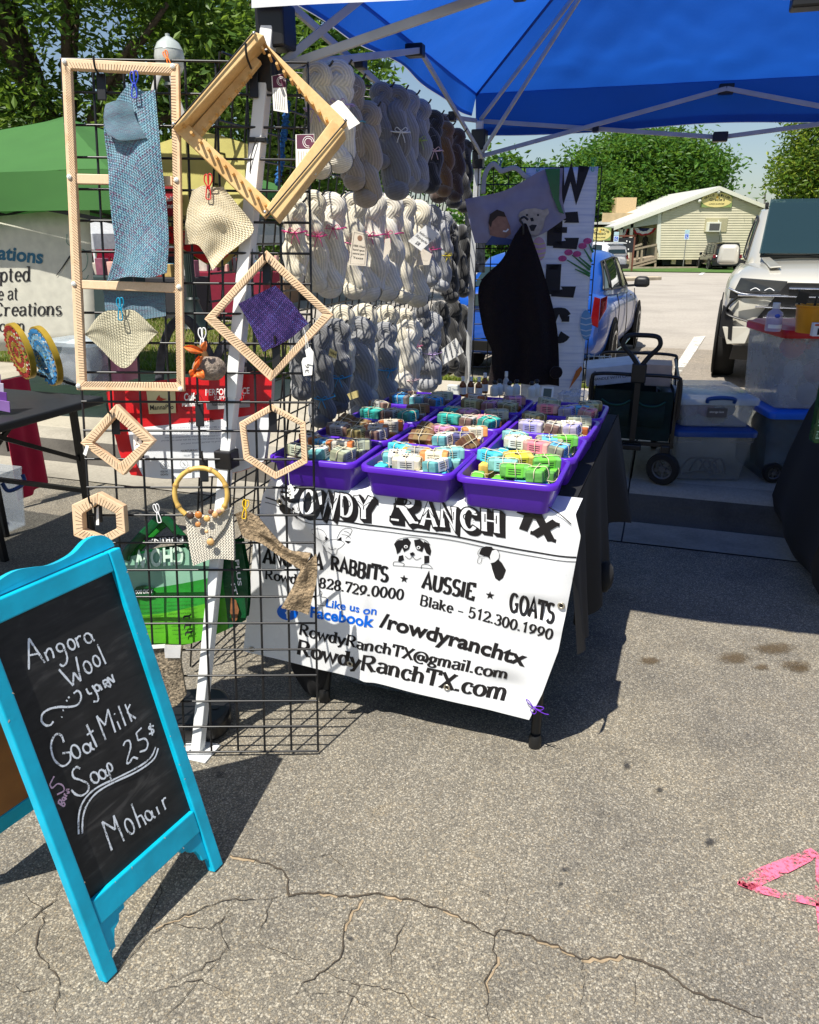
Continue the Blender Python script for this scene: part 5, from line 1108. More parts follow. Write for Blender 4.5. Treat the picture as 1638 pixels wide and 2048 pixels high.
# bottles and small goods behind the bins
amber=M('amber_liquid',(.22,.06,.015),.15,tran=.2);clearp=M('clear_plastic',(.75,.76,.75),.12,tran=.55);milk=M('milk_plastic',(.70,.72,.66),.3)
def onT(px,py,zz=TZ+.006):return gz(px,py,zz)
def bottle(px,py,h,r,body,capm,label,ball=False):
    b=thing('lotion_bottle' if ball else 'oil_bottle',label,'bottle',Matrix.Translation(onT(px,py)))
    MB().lathe([(.001,0),(r*.95,0),(r,.004),(r,h*.55),(r*.9,h*.62),(r*.45,h*.74),(r*.42,h*.80)],n=16).build('body',body,b,sm=50)
    if ball:MB().ball((0,0,h*.92),r*.62,12).build('cap',capm,b,sm=180)
    else:MB().lathe([(r*.52,h*.79),(r*.52,h),(r*.45,h*1.01),(.001,h*1.01)],n=14).build('cap',capm,b,sm=40);MB().lathe([(r+.0006,h*.12),(r+.0006,h*.46)],n=16).build('label',papr,b,sm=60)
for i,(px,py,h) in enumerate([(925,792,.085),(941,790,.08),(957,793,.085),(969,786,.09)]):bottle(px,py,h,.015,amber,whitep,f'amber oil bottle with white cap, {["first", "second", "third", "fourth"][i]} from the yarn')
bottle(1011,788,.10,.014,clearp,whitep,'clear bottle with white cap among the white lotion bottles')
for i,(px,py) in enumerate([(988,792),(998,789),(1018,794),(1032,790),(1062,794),(1072,790)]):bottle(px,py,.065,.018,milk,blackp,f'white lotion bottle with round black cap, {["first", "second", "third", "fourth", "fifth", "sixth"][i]} from the amber bottles',True)
p=Pl(fr(onT(912,790),-22));bx=thing('card_reader_box','small white card reader box behind the soap bins','box',p.M)
MB().box((0,0,.022),(.075,.03,.044)).build('carton',milk,bx,bev=.002);mb=MB();mb.text(sans('Square'),along((-.012,-.0157,.024),(.026,-.0157,.024),(-.012,-.0157,.034)));mb.build('lettering',M('label_blue',(.05,.08,.2),.6),bx);mb=MB();ribbon(mb,[V((-.03,-.0158,.024)),V((-.03,-.0158,.034)),V((-.02,-.0158,.034)),V((-.02,-.0158,.024)),V((-.03,-.0158,.024))],.002,V((0,0,0)));mb.build('logo',M('label_blue'),bx)
p=Pl(fr(onT(1092,812),-20,18));pf=thing('picture_frame','small leaning white picture frame behind the bins','frame',p.M)
for c,s_ in (((0,0,.004),(.05,.008,.008)),((0,0,.076),(.05,.008,.008)),((-.021,0,.04),(.008,.0078,.064)),((.021,0,.04),(.008,.0078,.064))):MB().box(c,s_).build('frame_bar',whitep,pf)
MB().box((0,.001,.04),(.036,.003,.066)).build('picture',M('dark_picture',(.06,.10,.08),.3),pf)
cr=thing('cellophane_bag','crumpled clear cellophane bag beside the back row of bins','bag',Matrix.Translation(onT(1145,812)));mb=MB();rg=random.Random(3)
mb.sheet(lambda u,v:V((math.cos(6.283*u)*math.sin(3.1416*v)*.06,math.sin(6.283*u)*math.sin(3.1416*v)*.05,.035-.034*math.cos(3.1416*v)))*(1+.3*mnoise.noise(V((math.cos(6.283*u)*2,math.sin(6.283*u)*2,v*4)))),18,10);mb.build('film',M('cellophane',(.7,.72,.74),.15,tran=.7),cr)
# ================================================================== SIDE PANELS AND YARN
SIDE=fr((-.70,2.23,0),73,-9);SP_=Pl(SIDE)
for k,lb in enumerate(['nearest black grid panel carrying the yarn','second black grid panel carrying the yarn','third black grid panel behind the brown yarn','rearmost black grid panel beside the rear canopy leg']):
    grid_panel('grid_panel',lb,SIDE@Matrix.Translation((k*.615,.045,.02)),8,24,fine=False)
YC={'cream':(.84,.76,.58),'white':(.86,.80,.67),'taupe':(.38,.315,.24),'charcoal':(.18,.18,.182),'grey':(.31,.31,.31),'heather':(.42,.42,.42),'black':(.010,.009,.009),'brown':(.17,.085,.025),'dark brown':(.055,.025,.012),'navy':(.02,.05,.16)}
def skein_mb(L,w,turns,seed,na=30):
    rnd=random.Random(seed);N=96;P=[];rr=[]
    for i in range(N+1):
        t=i/N;s_=-1 if t<.5 else 1
        if t<.455:f=t/.455;zz=-L*(1-f)+0;ph=0
        elif t>.545:f=(1-t)/.455;zz=-L*(1-f);ph=math.pi
        else:f=1;zz=0;ph=None
        if ph is not None:
            zz=-L*(1-f)*.965-w*.42*f;top=max(0,min(1,(f-.86)/.14));th=turns*6.2832*(1-f)+ph
            a=w*(.18+.03*math.sin(f*9+seed))*(1-.45*max(0,(.1-f)/.1));x=a*math.cos(th);y=a*math.sin(th)*.8
            x=x*(1-top)+(-1 if t<.5 else 1)*w*.23*top;y *= (1-top)
        else:
            q=(t-.455)/.09;x=-w*.23*math.cos(q*3.1416);y=0;zz=-w*.42+w*.22*math.sin(q*3.1416)
        P.append(V((x,y,zz)));r=w*.325*(1+.10*math.sin(i*.5+seed)*(0 if ph is None else 1))*(.8+.2*min(1,abs(t-.5)/.08))
        rr.append(r*(.5+.5*min(1,min(t,1-t)/.03)))
    if turns<.5:pass
    mb=MB();vs=[];uv=[];prev=None;acc=0
    for i in range(N+1):
        t_=(P[min(i+1,N)]-P[max(i-1,0)]).normalized()
        if prev is None:a=t_.cross(V((0,1,0))).normalized()
        else:a=(prev-t_*prev.dot(t_)).normalized()
        prev=a;b=t_.cross(a);acc += (P[i]-P[i-1]).length if i else 0
        for k in range(na):
            th=6.2832*k/na;q=rr[i]*(1+.028*math.cos(12*th+10*acc)+.03*math.sin(3*th+acc*30+seed));vs.append(P[i]+a*(math.cos(th)*q)+b*(math.sin(th)*q));uv.append((acc,k/na))
    fs=[(i*na+k,i*na+(k+1) % na,(i+1)*na+(k+1) % na,(i+1)*na+k) for i in range(N) for k in range(na)];fs += [tuple(range(na-1,-1,-1)),tuple(N*na+k for k in range(na))]
    mb.add(vs,fs,0,uv);e=MB()
    c=V((rnd.uniform(-.1,.1)*w,-w*.12,-L*.955));vs=[];uv=[];nu,nv=30,12
    mb.sheet(lambda u,v:c+V((math.cos(6.2832*u)*math.sin(3.1416*v)*w*.42*(1+.05*math.cos(60*u)),math.sin(6.2832*u)*math.sin(3.1416*v)*w*.36*(1+.05*math.cos(60*u)),-math.cos(3.1416*v)*w*.33)),nu,nv)
    return mb
pinkr=M('ribbon_pink',(.62,.06,.22),.4);bluer=M('ribbon_blue',(.02,.33,.62),.4);palep=M('ribbon_blush',(.75,.52,.52),.5);lilac=M('ribbon_lilac',(.42,.30,.55),.5);whiter=M('ribbon_white',(.75,.75,.70),.5);yelr=M('ribbon_yellow',(.75,.60,.03),.5);greenr=M('ribbon_green',(.35,.45,.12),.5);teal_r=M('ribbon_teal',(.10,.35,.42),.5)
def bow(root,w,z,mat):
    MB().tube([V((math.cos(k*.45)*w*.47,math.sin(k*.45)*w*.45,z+.004*math.sin(k))) for k in range(14)],.0022,6,True).build('ribbon_tie',mat,root,sm=180)
    c=V((.1*w,-w*.50,z))
    for s_ in (-1,1):MB().tube(smooth([c,c+V((s_*.014,-.004,.010)),c+V((s_*.020,-.002,.002)),c+V((s_*.008,-.004,-.003)),c],5),.0030,6,flat=.35).build('bow_loop',mat,root,sm=180);MB().tube(smooth([c,c+V((s_*.008,-.003,-.018)),c+V((s_*.013,.0,-.034))],4),.0026,6,flat=.35).build('ribbon_end',mat,root,sm=180)
def hook_label(l):
    w=('black prong holding the '+l).split()
    return ' '.join(w[:16])
def skein(cx,yt,yb,wpx,s_,colr,turns,label,tie=None,tz=.42,yaw=0):
    s_ *= .9 if yt<300 else .32;wpx *= 1.2;a=SP_.L(cx,yt,-s_);A=SIDE@a
    dep=A.y*CP-(A.z-CH)*SP;w=wpx/F*dep;Bz=gd(cx,yb,A.y).z;L=A.z-Bz
    o=thing('yarn_skein',label,'yarn',Matrix.Translation(A)@Matrix.Rotation(R(yaw),4,'Z'),'skeins of wool on the side panels')
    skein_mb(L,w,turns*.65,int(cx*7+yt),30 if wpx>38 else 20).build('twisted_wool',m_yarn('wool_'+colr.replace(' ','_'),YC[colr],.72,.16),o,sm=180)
    if tie:bow(o,w*1.05,-L*tz,tie)
    if yt and s_>.03:
        rn=random.Random(int(cx));mb=MB()
        for _ in range(70):
            th=rn.uniform(0,6.28);z=-rn.uniform(.02,.98)*L;q=V((math.cos(th)*w*.46,math.sin(th)*w*.42,z));d=V((math.cos(th),math.sin(th),rn.uniform(-1,1)))*rn.uniform(.006,.02);e=V((rn.uniform(-1,1),rn.uniform(-1,1),rn.uniform(-1,1)))*.012
            mb.tube([q,q+d*.6+e*.4,q+d+e],.00035,3,cap=False)
        mb.build('stray_fibres',m_yarn('wool_'+colr.replace(' ','_'),YC[colr]),o)['kind']='stuff'
    k=a.x                                      # the prong it hangs on
    h=thing('yarn_hook',hook_label(label),'hook',SIDE@Matrix.Translation((k,0,a.z-.012)),'prongs on the side panels')
    MB().tube(smooth([(0,.04,0),(0,-s_*.8,0),(0,-s_-.03,.004),(0,-s_-.045,.02)],4),.003,6).build('prong',blackw,h,sm=60)
    return o,w,L
ORD=['first of three','second of three','third of three','first of two','second of two','first of four','second of four','third of four','fourth of four']
# dark second layer first, then the front layers
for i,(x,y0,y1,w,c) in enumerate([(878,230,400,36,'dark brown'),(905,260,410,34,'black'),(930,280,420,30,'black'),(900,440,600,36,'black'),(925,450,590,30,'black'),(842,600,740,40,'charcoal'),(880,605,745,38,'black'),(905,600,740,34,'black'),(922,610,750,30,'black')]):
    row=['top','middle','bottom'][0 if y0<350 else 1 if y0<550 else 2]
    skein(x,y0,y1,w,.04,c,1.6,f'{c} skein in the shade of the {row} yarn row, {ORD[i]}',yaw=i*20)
for x,y0,y1,w,s_,c,tn,lb,tie,tz in [
 (634,124,348,52,.15,'cream',1.3,'cream skein at the front end of the top yarn row',lilac,.42),(672,122,332,60,.19,'white',1.2,'plump white skein with lilac ribbon in the top yarn row',lilac,.42),(702,150,372,48,.15,'taupe',1.5,'taupe skein with teal bow in the top yarn row',teal_r,.42),(733,205,405,50,.20,'taupe',1.7,'lower taupe braided skein beside the white one',None,0),
 (762,166,330,40,.16,'charcoal',1.0,'charcoal skein with slim loop in the top yarn row',None,0),(790,172,390,52,.20,'charcoal',1.8,'charcoal skein with white ribbon in the top yarn row',whiter,.42),(815,182,372,42,.17,'grey',1.6,'grey skein with cream tie in the top yarn row',None,0),(838,200,378,42,.19,'grey',1.6,'grey skein with green ribbon in the top yarn row',greenr,.45),(866,222,380,36,.17,'black',1.4,'black skein with pink ribbon in the top yarn row',palep,.5),(890,244,388,32,.18,'brown',1.7,'warm brown skein in the top yarn row',None,0),(914,258,398,30,.17,'dark brown',1.6,'dark brown skein at the far end of the top yarn row',None,0),
 (586,396,562,44,.10,'cream',1.3,'cream skein behind the panel at the near end of the middle row',pinkr,.4),(624,382,575,46,.13,'cream',1.2,'cream skein right behind the panel edge in the middle row',pinkr,.45),(660,388,584,54,.18,'white',1.3,'white skein with pink bow nearest the panel edge',pinkr,.34),(704,388,588,50,.15,'cream',1.4,'cream skein carrying the big cream label card',pinkr,.48),(742,384,592,54,.19,'white',1.2,'white skein with pink bow in the centre of the middle row',pinkr,.40),(776,388,590,54,.21,'white',1.5,'white skein with large pink bow and ends',pinkr,.38),(806,392,598,46,.18,'cream',1.4,'cream skein behind the folded white card',None,0),(834,402,604,50,.20,'cream',1.5,'cream skein with two paper cards at the far end',None,0),(862,412,566,38,.17,'heather',1.6,'heather grey skein with pink tie in the middle row',pinkr,.55),(886,424,578,34,.18,'heather',1.7,'heather grey skein with yellow tie at the far end',yelr,.55),
 (682,612,760,46,.10,'cream',1.2,'cream skein hanging behind the grey one with the yellow tag',None,0),(728,610,800,46,.10,'cream',1.2,'cream skein behind the large grey braided one',None,0),(772,612,780,44,.12,'cream',1.2,'cream skein behind the grey one with blue bow',None,0),(806,618,780,44,.14,'cream',1.2,'cream skein behind the blush ribbon skein',None,0),
 (598,640,790,44,.10,'charcoal',1.5,'charcoal skein partly behind the diamond loom',None,0),(638,648,846,46,.14,'charcoal',1.7,'charcoal skein with blue ribbon at the panel edge',bluer,.72),(672,640,816,48,.18,'charcoal',1.5,'charcoal skein with two small yellow tags',bluer,.62),(718,636,832,56,.20,'grey',1.6,'large grey braided skein in the bottom row',None,0),(766,646,838,46,.22,'grey',1.9,'grey skein with bright blue bow in the bottom row',bluer,.46),(812,636,826,52,.20,'white',1.6,'white skein with blush ribbon in the bottom row',palep,.62),(826,640,740,34,.17,'white',1.0,'white skein with hot pink ribbon beside the heather one',pinkr,.5),(860,626,774,44,.20,'heather',.8,'loose heather grey skein with lilac band in the bottom row',lilac,.52)]:
    skein(x,y0,y1,w,s_,c,tn,lb,tie,tz,yaw=(x*13) % 40-20)
# pair of long prongs at the top
for px,py in ((560,0),(575,1)):pass
# label cards among the yarn
def yarn_card(q,label,lines,mat=papr,s_=.30,pic=False):
    s_=s_*.32+.085
    cx=sum(a for a,_ in q)/4;cy=sum(b for _,b in q)/4;base=SIDE@SP_.L(cx,cy,-s_)
    p=Pl(fr(base,-8));o=thing('label_card',label,'tag',p.M,'paper cards on the yarn');MB().prism(p.Ls(q,0)[::-1],(0,.0008,0)).build('card',mat,o)
    A,B,C_,D_=p.Ls(q,-.0006)
    mp=lambda u,v:(A+(B-A)*u)*(1-v)+(D_+(C_-D_)*u)*v
    for s__,u0,u1,v,h in lines:
        mb=MB();mb.text(sans(s__,.01),along(mp(u0,v),mp(u1,v),mp(u0,v-h)));mb.build('writing',ink,o)
    if pic:
        mb=MB();c=mp(.5,.18);e=(B-A).length;mb.poly([c+V((math.cos(k),0,math.sin(k)))*e*.17 for k in np.linspace(0,5.8,10)]);mb.build('printed_picture',M('card_picture',(.30,.16,.10),.7),o)
        mb=MB();ribbon(mb,[mp(.1,.05),mp(.9,.05),mp(.92,.95),mp(.08,.95),mp(.1,.05)],.0008,V((0,-.0002,0)));mb.build('printed_border',ink,o)
creamc=M('cream_card',(.74,.66,.54),.85)
yarn_card([(706,460),(736,468),(732,532),(697,530)],'cream label card with rowed print on the middle yarn row',[('100% Wool',.15,.85,.45,.06),('hand spun',.15,.85,.56,.06),('natural yarn',.15,.85,.67,.06),('Texas',.2,.8,.80,.06)],creamc,.31,True)
yarn_card([(770,478),(780,476),(782,498),(766,520)],'small cream card tucked between the white skeins',[],creamc,.31)
yarn_card([(852,450),(878,468),(842,502),(816,482)],'white card printed with yarn details at the far cream skein',[('Rowdy Ranch Custom Yarn',.08,.92,.45,.12),('50% Llama Angora Wool',.08,.92,.65,.12),('$38',.4,.65,.9,.16)],papr,.30)
yarn_card([(844,496),(864,508),(858,530),(834,530)],'cream card under the white yarn card',[],creamc,.29)
yarn_card([(912,676),(928,704),(886,730),(882,700)],'white card lettered Ranch TX beside the heather skein',[('RANCH TX',.05,.9,.3,.14),('100% Wool',.05,.9,.55,.12),('worsted',.05,.7,.8,.12)],papr,.24)
yelc=M('yellow_card',(.66,.54,.22),.85)
yarn_card([(660,696),(674,704),(672,718),(657,710)],'small yellow tag reading 1984 on the charcoal skein',[('1984',.1,.9,.7,.4)],yelc,.27);yarn_card([(694,788),(716,780),(718,794),(700,800)],'small yellow tag low on the grey braided skein',[],yelc,.30)
# blue chain of loops hanging inside the panel
p=PAN.sub(572,250,.06);ch=thing('crochet_chain','blue crocheted chain hanging behind the panel edge','yarn',p.M);mb=MB();P=p.Ls([(574,205),(572,240),(566,280),(560,330),(556,370)],.06);P=smooth(P,14);mb.tube([q+V((.004*math.sin(i*2.4),.004*math.cos(i*1.9),0)) for i,q in enumerate(P)],[.007+.003*math.sin(i*2.1) for i in range(len(P))],10);mb.build('chain',M('blue_chenille',(.02,.12,.36),.9,var=.5,vs=150,bump=1,bs=150,bd=.006),ch,sm=180)

# ================================================================== FEED BAGS behind the front panel
def bag(name,label,px,py,off):p=PAN.sub(px,py,off);return p,thing(name,label,'bag',p.M,'recycled feed sack totes')
def facet(p,f,root,mat,u0,u1,v0,v1,name,lift=.003,n=10):
    mb=MB();mb.sheet(lambda u,v:f(lerp(u0,u1,u),lerp(v0,v1,v))+V((0,-lift,0)),n,n);return mb.build(name,mat,root,sm=180)
def ptext(p,root,s_,a,b,t_,off,mat,bold=.01,name='lettering',font=None):
    mb=MB();mb.text(font or sans(s_,bold),along(p.L(*a,off),p.L(*b,off),p.L(*t_,off)));return mb.build(name,mat,root)
redp=M('sack_red',(.55,.012,.015),.3,var=.12,bump=.3,bs=30,bd=.004);whp=M('sack_white',(.72,.74,.76),.35,var=.05,bump=.25,bs=25,bd=.004);yelp=M('sack_yellow',(.55,.50,.16),.4,var=.15,bump=.25,bs=25,bd=.004);crp=M('sack_cream',(.72,.66,.36),.45)
p,b=bag('feed_sack_tote','red and white calf feed sack tote hanging behind the panel',370,850,.07)
f0_=coons(*(p.Ls(q,0) for q in ([(212,784),(300,764),(400,752),(545,740)],[(262,950),(350,958),(470,945),(528,922)],[(212,784),(225,850),(240,910),(262,950)],[(545,740),(540,830),(528,922)])))
bul=lambda f:(lambda u,v:f(u,v)+V((0,.003*mnoise.noise(V((u*5,v*4,1))),0)))
fb=bul(f0_);facet(p,fb,b,redp,0,1,0,.44,'red_panel',0);facet(p,fb,b,whp,.09,1,.44,1,'white_panel',0);facet(p,fb,b,redp,0,.09,.44,1,'red_edge',0)
mb=MB();mb.sheet(lambda u,v:fb(u,v)+V((0,.05+.02*math.sin(3.14*u),0)),14,8);mb.build('back_side',whp,b,sm=180);mb=MB();mb.sheet(lambda u,v:fb(u,1)+V((0,.05*v,-.003*math.sin(3.14*v))),14,3);mb.build('gusset',redp,b,sm=180)
oo=-.007
mb=MB();mb.poly(p.Ls([(292,776),(350,774),(352,826),(298,828)][::-1],oo));mb.build('printed_patch',crp,b)
ptext(p,b,'MannaPro',(300,820),(347,818),(300,810),oo-.001,ink,.01);ptext(p,b,'Calf-',(368,801),(392,800),(368,786),oo-.001,inkw,.03);ptext(p,b,'Manna',(364,813),(394,812),(364,804),oo-.001,inkw,.03);ptext(p,b,'PERFORMANCE',(411,791),(499,787),(411,778),oo-.001,inkw,.02);ptext(p,b,'SUPPLEMENT',(428,800),(490,797),(428,792),oo-.001,inkw,0)
mb=MB();c=p.L(380,800,oo-.001);ribbon(mb,[c+V((math.cos(k),0,math.sin(k)))*.031 for k in np.linspace(0,6.2832,30)],.0009,V());mb.build('printed_ring',ink,b)
mb=MB();mb.poly(p.Ls([(312,800),(316,792),(326,797),(334,798),(322,802)],oo-.001));mb.poly(p.Ls([(314,797),(318,790),(320,792),(317,798)],oo-.0012));mb.build('farm_logo',M('logo_red',(.5,.05,.02),.6),b)
mb=MB();mb.poly(p.Ls([(412,806),(500,800),(500,814),(414,820)][::-1],oo));mb.build('grey_strip',M('sack_grey',(.35,.35,.36),.5),b);ptext(p,b,'Nutritional',(424,812),(452,810),(424,806),oo-.001,ink)
ptext(p,b,'Nurturing Life.',(378,848),(428,843),(378,840),oo-.001,ink,.02)
for k,(s_,x0,x1) in enumerate([('At Manna Pro, we believe in Nurturing Life. Since 1985 we have',322,452),('1842 Manna Pro has been committed to providing high-quality',326,455),('wholesome feeds, supplements and care for animal lovers, we understand',325,455),('lives and companionship of animals. Our passion is happy to',330,455),('provide your animal with the very best. Our passion to provide',323,453),('are your trusted partner to provide',362,448)]):ptext(p,b,s_,(x0,858+6.2*k),(x1,855+5.6*k),(x0,854.5+6.2*k),oo-.001,M('fine_print',(.12,.13,.2),.7),0,'fine_print')
ptext(p,b,'NURTURING',(362,904),(395,902),(362,900),oo-.001,ink,.02);ptext(p,b,'HEALTHY',(321,945),(336,945),(321,941),oo-.001,ink,.02);ptext(p,b,'GROWTH',(321,951),(336,951),(321,947),oo-.001,ink,.02)
for cx,cy in ((329,930),(368,928),(444,910)):
    mb=MB();c=p.L(cx,cy,oo-.001);ribbon(mb,[c+V((math.cos(k),0,math.sin(k)))*.011 for k in np.linspace(0,6.2832,20)],.0008,V());ribbon(mb,[c+V((-.004,0,.004)),c+V((.001,0,.0)),c+V((-.001,0,.0)),c+V((.004,0,-.005))],.0015,V());mb.build('printed_badge',ink,b)
strap=M('sack_strap',(.05,.05,.06),.5,var=.5,vs=60)
for pts in ([(318,770),(325,700),(345,650),(375,640),(410,690),(440,760)],[(424,752),(440,700),(455,690),(480,715),(500,745)]):mb=MB();mb.tube(smooth(p.Ls(pts,.01),6),.012,8,flat=.12,up=(0,1,0));mb.build('handle',strap,b,sm=180)
# green sack
grp=M('sack_green',(.02,.22,.025),.25,var=.2,bump=.4,bs=20,bd=.006);dgrp=M('sack_dark_green',(.005,.07,.02),.25,var=.2,bump=.4,bs=20,bd=.006);lgrp=M('sack_lime',(.09,.36,.02),.25,var=.2,bump=.4,bs=20,bd=.006);mint=M('sack_mint',(.22,.42,.30),.3,var=.1)
p,b=bag('feed_sack_tote','green dog food sack tote hanging beside the white canopy leg',370,1180,.05)
fb=bul(coons(*(p.Ls(q,0) for q in ([(240,1118),(300,1104),(380,1094),(482,1082)],[(300,1290),(360,1292),(430,1270),(492,1240)],[(240,1118),(246,1180),(262,1240),(300,1290)],[(482,1082),(494,1150),(496,1200),(492,1240)]))))
facet(p,fb,b,mint,0,.8,0,.36,'mint_panel',0);facet(p,fb,b,grp,0,.8,.36,.62,'green_panel',0);facet(p,fb,b,lgrp,0,.8,.62,1,'lime_panel',0);facet(p,fb,b,dgrp,.8,1,0,1,'side_panel',0)
mb=MB();mb.sheet(lambda u,v:fb(u,v)+V((0,.045+.015*math.sin(3.14*u),0)),14,8);mb.build('back_side',dgrp,b,sm=180)
mb=MB();mb.poly(p.Ls([(288,1075),(372,1070),(374,1084),(290,1090)][::-1],oo));mb.build('black_band',ink,b)
ptext(p,b,'PURINA',(366,1073),(292,1078),(367,1083),oo-.001,inkw,.01);ptext(p,b,'CHOW',(366,1094),(268,1102),(367,1130),oo,M('print_pale',(.55,.70,.58),.5),.03)
mb=MB();mb.poly(p.Ls([(268,1180),(272,1174),(288,1170),(304,1174),(308,1180),(306,1192),(288,1196),(270,1192)][::-1],oo-.0005));mb.build('badge',dgrp,b);ptext(p,b,'DOG CHOW',(271,1188),(305,1186),(271,1180),oo-.0015,inkw,.02)
for k in range(7):ptext(p,b,'ingredients analysis crude protein',(270,1212+8*k),(322,1210+8*k),(270,1209.5+8*k),oo-.001,M('fine_print_dark',(.02,.06,.01),.7),0,'fine_print')
for k in range(9):ptext(p,b,'feeding guide adult dogs weight',(330+2*k,1206+8*k),(390,1203+8*k),(330+2*k,1203.5+8*k),oo-.001,M('fine_print_dark'),0,'fine_print')
for cx,cy in ((374,1234),(376,1252),(378,1266)):
    mb=MB();mb.poly(p.Ls([(cx-8,cy),(cx-6,cy-3),(cx+4,cy-4),(cx+8,cy-7),(cx+9,cy-4),(cx+6,cy-1),(cx+5,cy+5),(cx+3,cy+5),(cx+3,cy),(cx-5,cy+1),(cx-6,cy+6),(cx-8,cy+6)][::-1],oo-.001));mb.build('dog_silhouette',ink,b)
ptext(p,b,'PLUS',(470,1120),(476,1172),(478,1119),oo-.001,inkw,.02);ptext(p,b,'IT',(462,1168),(468,1190),(470,1166),oo-.001,inkw,.02)
mb=MB();mb.poly(p.Ls([(462,1196),(472,1200),(478,1220),(474,1240),(466,1246),(460,1224)][::-1],oo-.001));mb.build('dog_photo_print',M('dog_brown',(.20,.08,.03),.5,var=.4,vs=60),b)
mb=MB();mb.tube(smooth(p.Ls([(250,1120),(258,1100),(300,1056),(326,1036),(360,1070),(388,1098)],-.005),6),.013,8,flat=.12,up=(0,1,0));mb.build('handle',dgrp,b,sm=180);mb=MB();mb.tube(smooth(p.Ls([(262,1128),(266,1110),(302,1070),(330,1046)],.02),6),.011,8,flat=.12,up=(0,1,0));mb.build('handle',grp,b,sm=180)
# yellow sack
p,b=bag('feed_sack_tote','yellow and red feed sack tote behind the cream woven square',380,380,.09)
fb=bul(coons(*(p.Ls(q,0) for q in ([(214,306),(300,292),(400,264),(502,290)],[(262,470),(350,490),(430,530),(486,470)],[(214,306),(226,390),(262,470)],[(502,290),(500,380),(486,470)]))))
facet(p,fb,b,yelp,0,1,0,.8,'yellow_panel',0);facet(p,fb,b,redp,0,1,.8,1,'red_panel',0);mb=MB();mb.sheet(lambda u,v:fb(u,v)+V((0,.04+.015*math.sin(3.14*u),0)),14,8);mb.build('back_side',yelp,b,sm=180)
mb=MB();c=p.L(336,402,oo);mb.poly([c+V((math.cos(k),0,math.sin(k)))*.04 for k in np.linspace(5.8,0,20)]);mb.build('red_disc',M('logo_red2',(.30,.01,.02),.5),b);ptext(p,b,'Calf-',(324,402),(350,402),(324,392),oo-.002,inkw,.02);ptext(p,b,'Manna',(322,416),(352,416),(322,406),oo-.002,inkw,.02)
for k,s_ in enumerate(['PERFORMANCE','FEED','MANNA PRO','since 1842','Guaranteed Analysis']):ptext(p,b,s_,(318,440+13*k),(372,440+13*k),(318,431+13*k),oo-.001,ink,.02)
for pts in ([(300,292),(305,200),(318,150),(340,140),(352,190),(380,270)],):mb=MB();mb.tube(smooth(p.Ls(pts,.01),6),.008,8,flat=.15,up=(0,1,0));mb.build('handle',M('strap_grey',(.42,.42,.40),.6),b,sm=180)

# ================================================================== REAR PANEL, WELCOME BANNER, GARMENT
rp0=gd(957,336,4.15);RPM=fr((rp0.x,rp0.y,rp0.z-23*GR),-4);RP=Pl(RPM)
grid_panel('grid_panel','black grid panel at the back of the stall behind the welcome banner',RPM,8,23,fine=False)
p=RP.sub(1140,580,-.012);wb=thing('welcome_banner','tall pale wood print welcome banner with tulips and eggs','banner',p.M)
def m_welc():
    m,t,o=nodes_of('banner_wood_print');k=coord(t,'Object',(1.2,1,26));n=NN(t,'TexNoise',Scale=3.0,Detail=4.0);t.links.new(k,n.inputs['Vector'])
    col=ramp(t,n.outputs[0],[(.3,(.60,.66,.80)),(.5,(.78,.82,.90)),(.7,(.82,.85,.92))]).outputs[0];pr=prin(t,None,col,.6);tl=t.nodes.new('ShaderNodeBsdfTranslucent');t.links.new(col,tl.inputs[0]);x=t.nodes.new('ShaderNodeMixShader');x.inputs[0].default_value=.45;t.links.new(pr.outputs[0],x.inputs[1]);t.links.new(tl.outputs[0],x.inputs[2]);t.links.new(x.outputs[0],o.inputs[0]);return m
f_=coons(*(p.Ls(q,0) for q in ([(1052,336),(1120,335),(1197,333)],[(1040,832),(1100,832),(1158,830)],[(1052,336),(1047,600),(1040,832)],[(1197,333),(1178,590),(1158,830)])))
mb=MB();mb.sheet(lambda u,v:f_(u,v)+V((0,.004*math.sin(u*7+v*3),0)),14,30,0,.001,(0,1,0));mb.build('fabric',m_welc(),wb,sm=180)
W2=dict(thick=.34,thin=.14,serif=.10,grow=.03)
wf=-.009
for ch,a,b_,t_ in [('W',(1112,392),(1168,390),(1114,336)),('E',(1098,490),(1150,490),(1100,432)),('L',(1094,587),(1142,587),(1097,530)),('C',(1094,680),(1138,680),(1096,622))]:ptext(p,wb,ch,a,b_,t_,wf,ink,font=slab(ch,**W2),name='letter')
tul=M('tulip_pink',(.45,.06,.20),.6,var=.3,vs=60);grn=M('tulip_green',(.03,.16,.04),.6,var=.3,vs=60)
for cx,cy in ((1125,517),(1137,505),(1154,508),(1165,492),(1175,482)):
    mb=MB();c=p.L(cx,cy,wf);mb.poly([c+V((math.cos(k)*.022,0,math.sin(k)*.015)) for k in np.linspace(5.9,0,12)]);mb.build('printed_tulip',tul,wb)
for a,b_ in (((1134,520),(1180,548)),((1144,510),(1180,540)),((1158,514),(1182,535)),((1168,498),(1184,524)),((1178,488),(1186,505)),((1150,538),(1180,552))):mb=MB();ribbon(mb,[p.L(*a,wf),p.L(*b_,wf)],[.005,.012],V());mb.build('printed_stem',grn,wb)
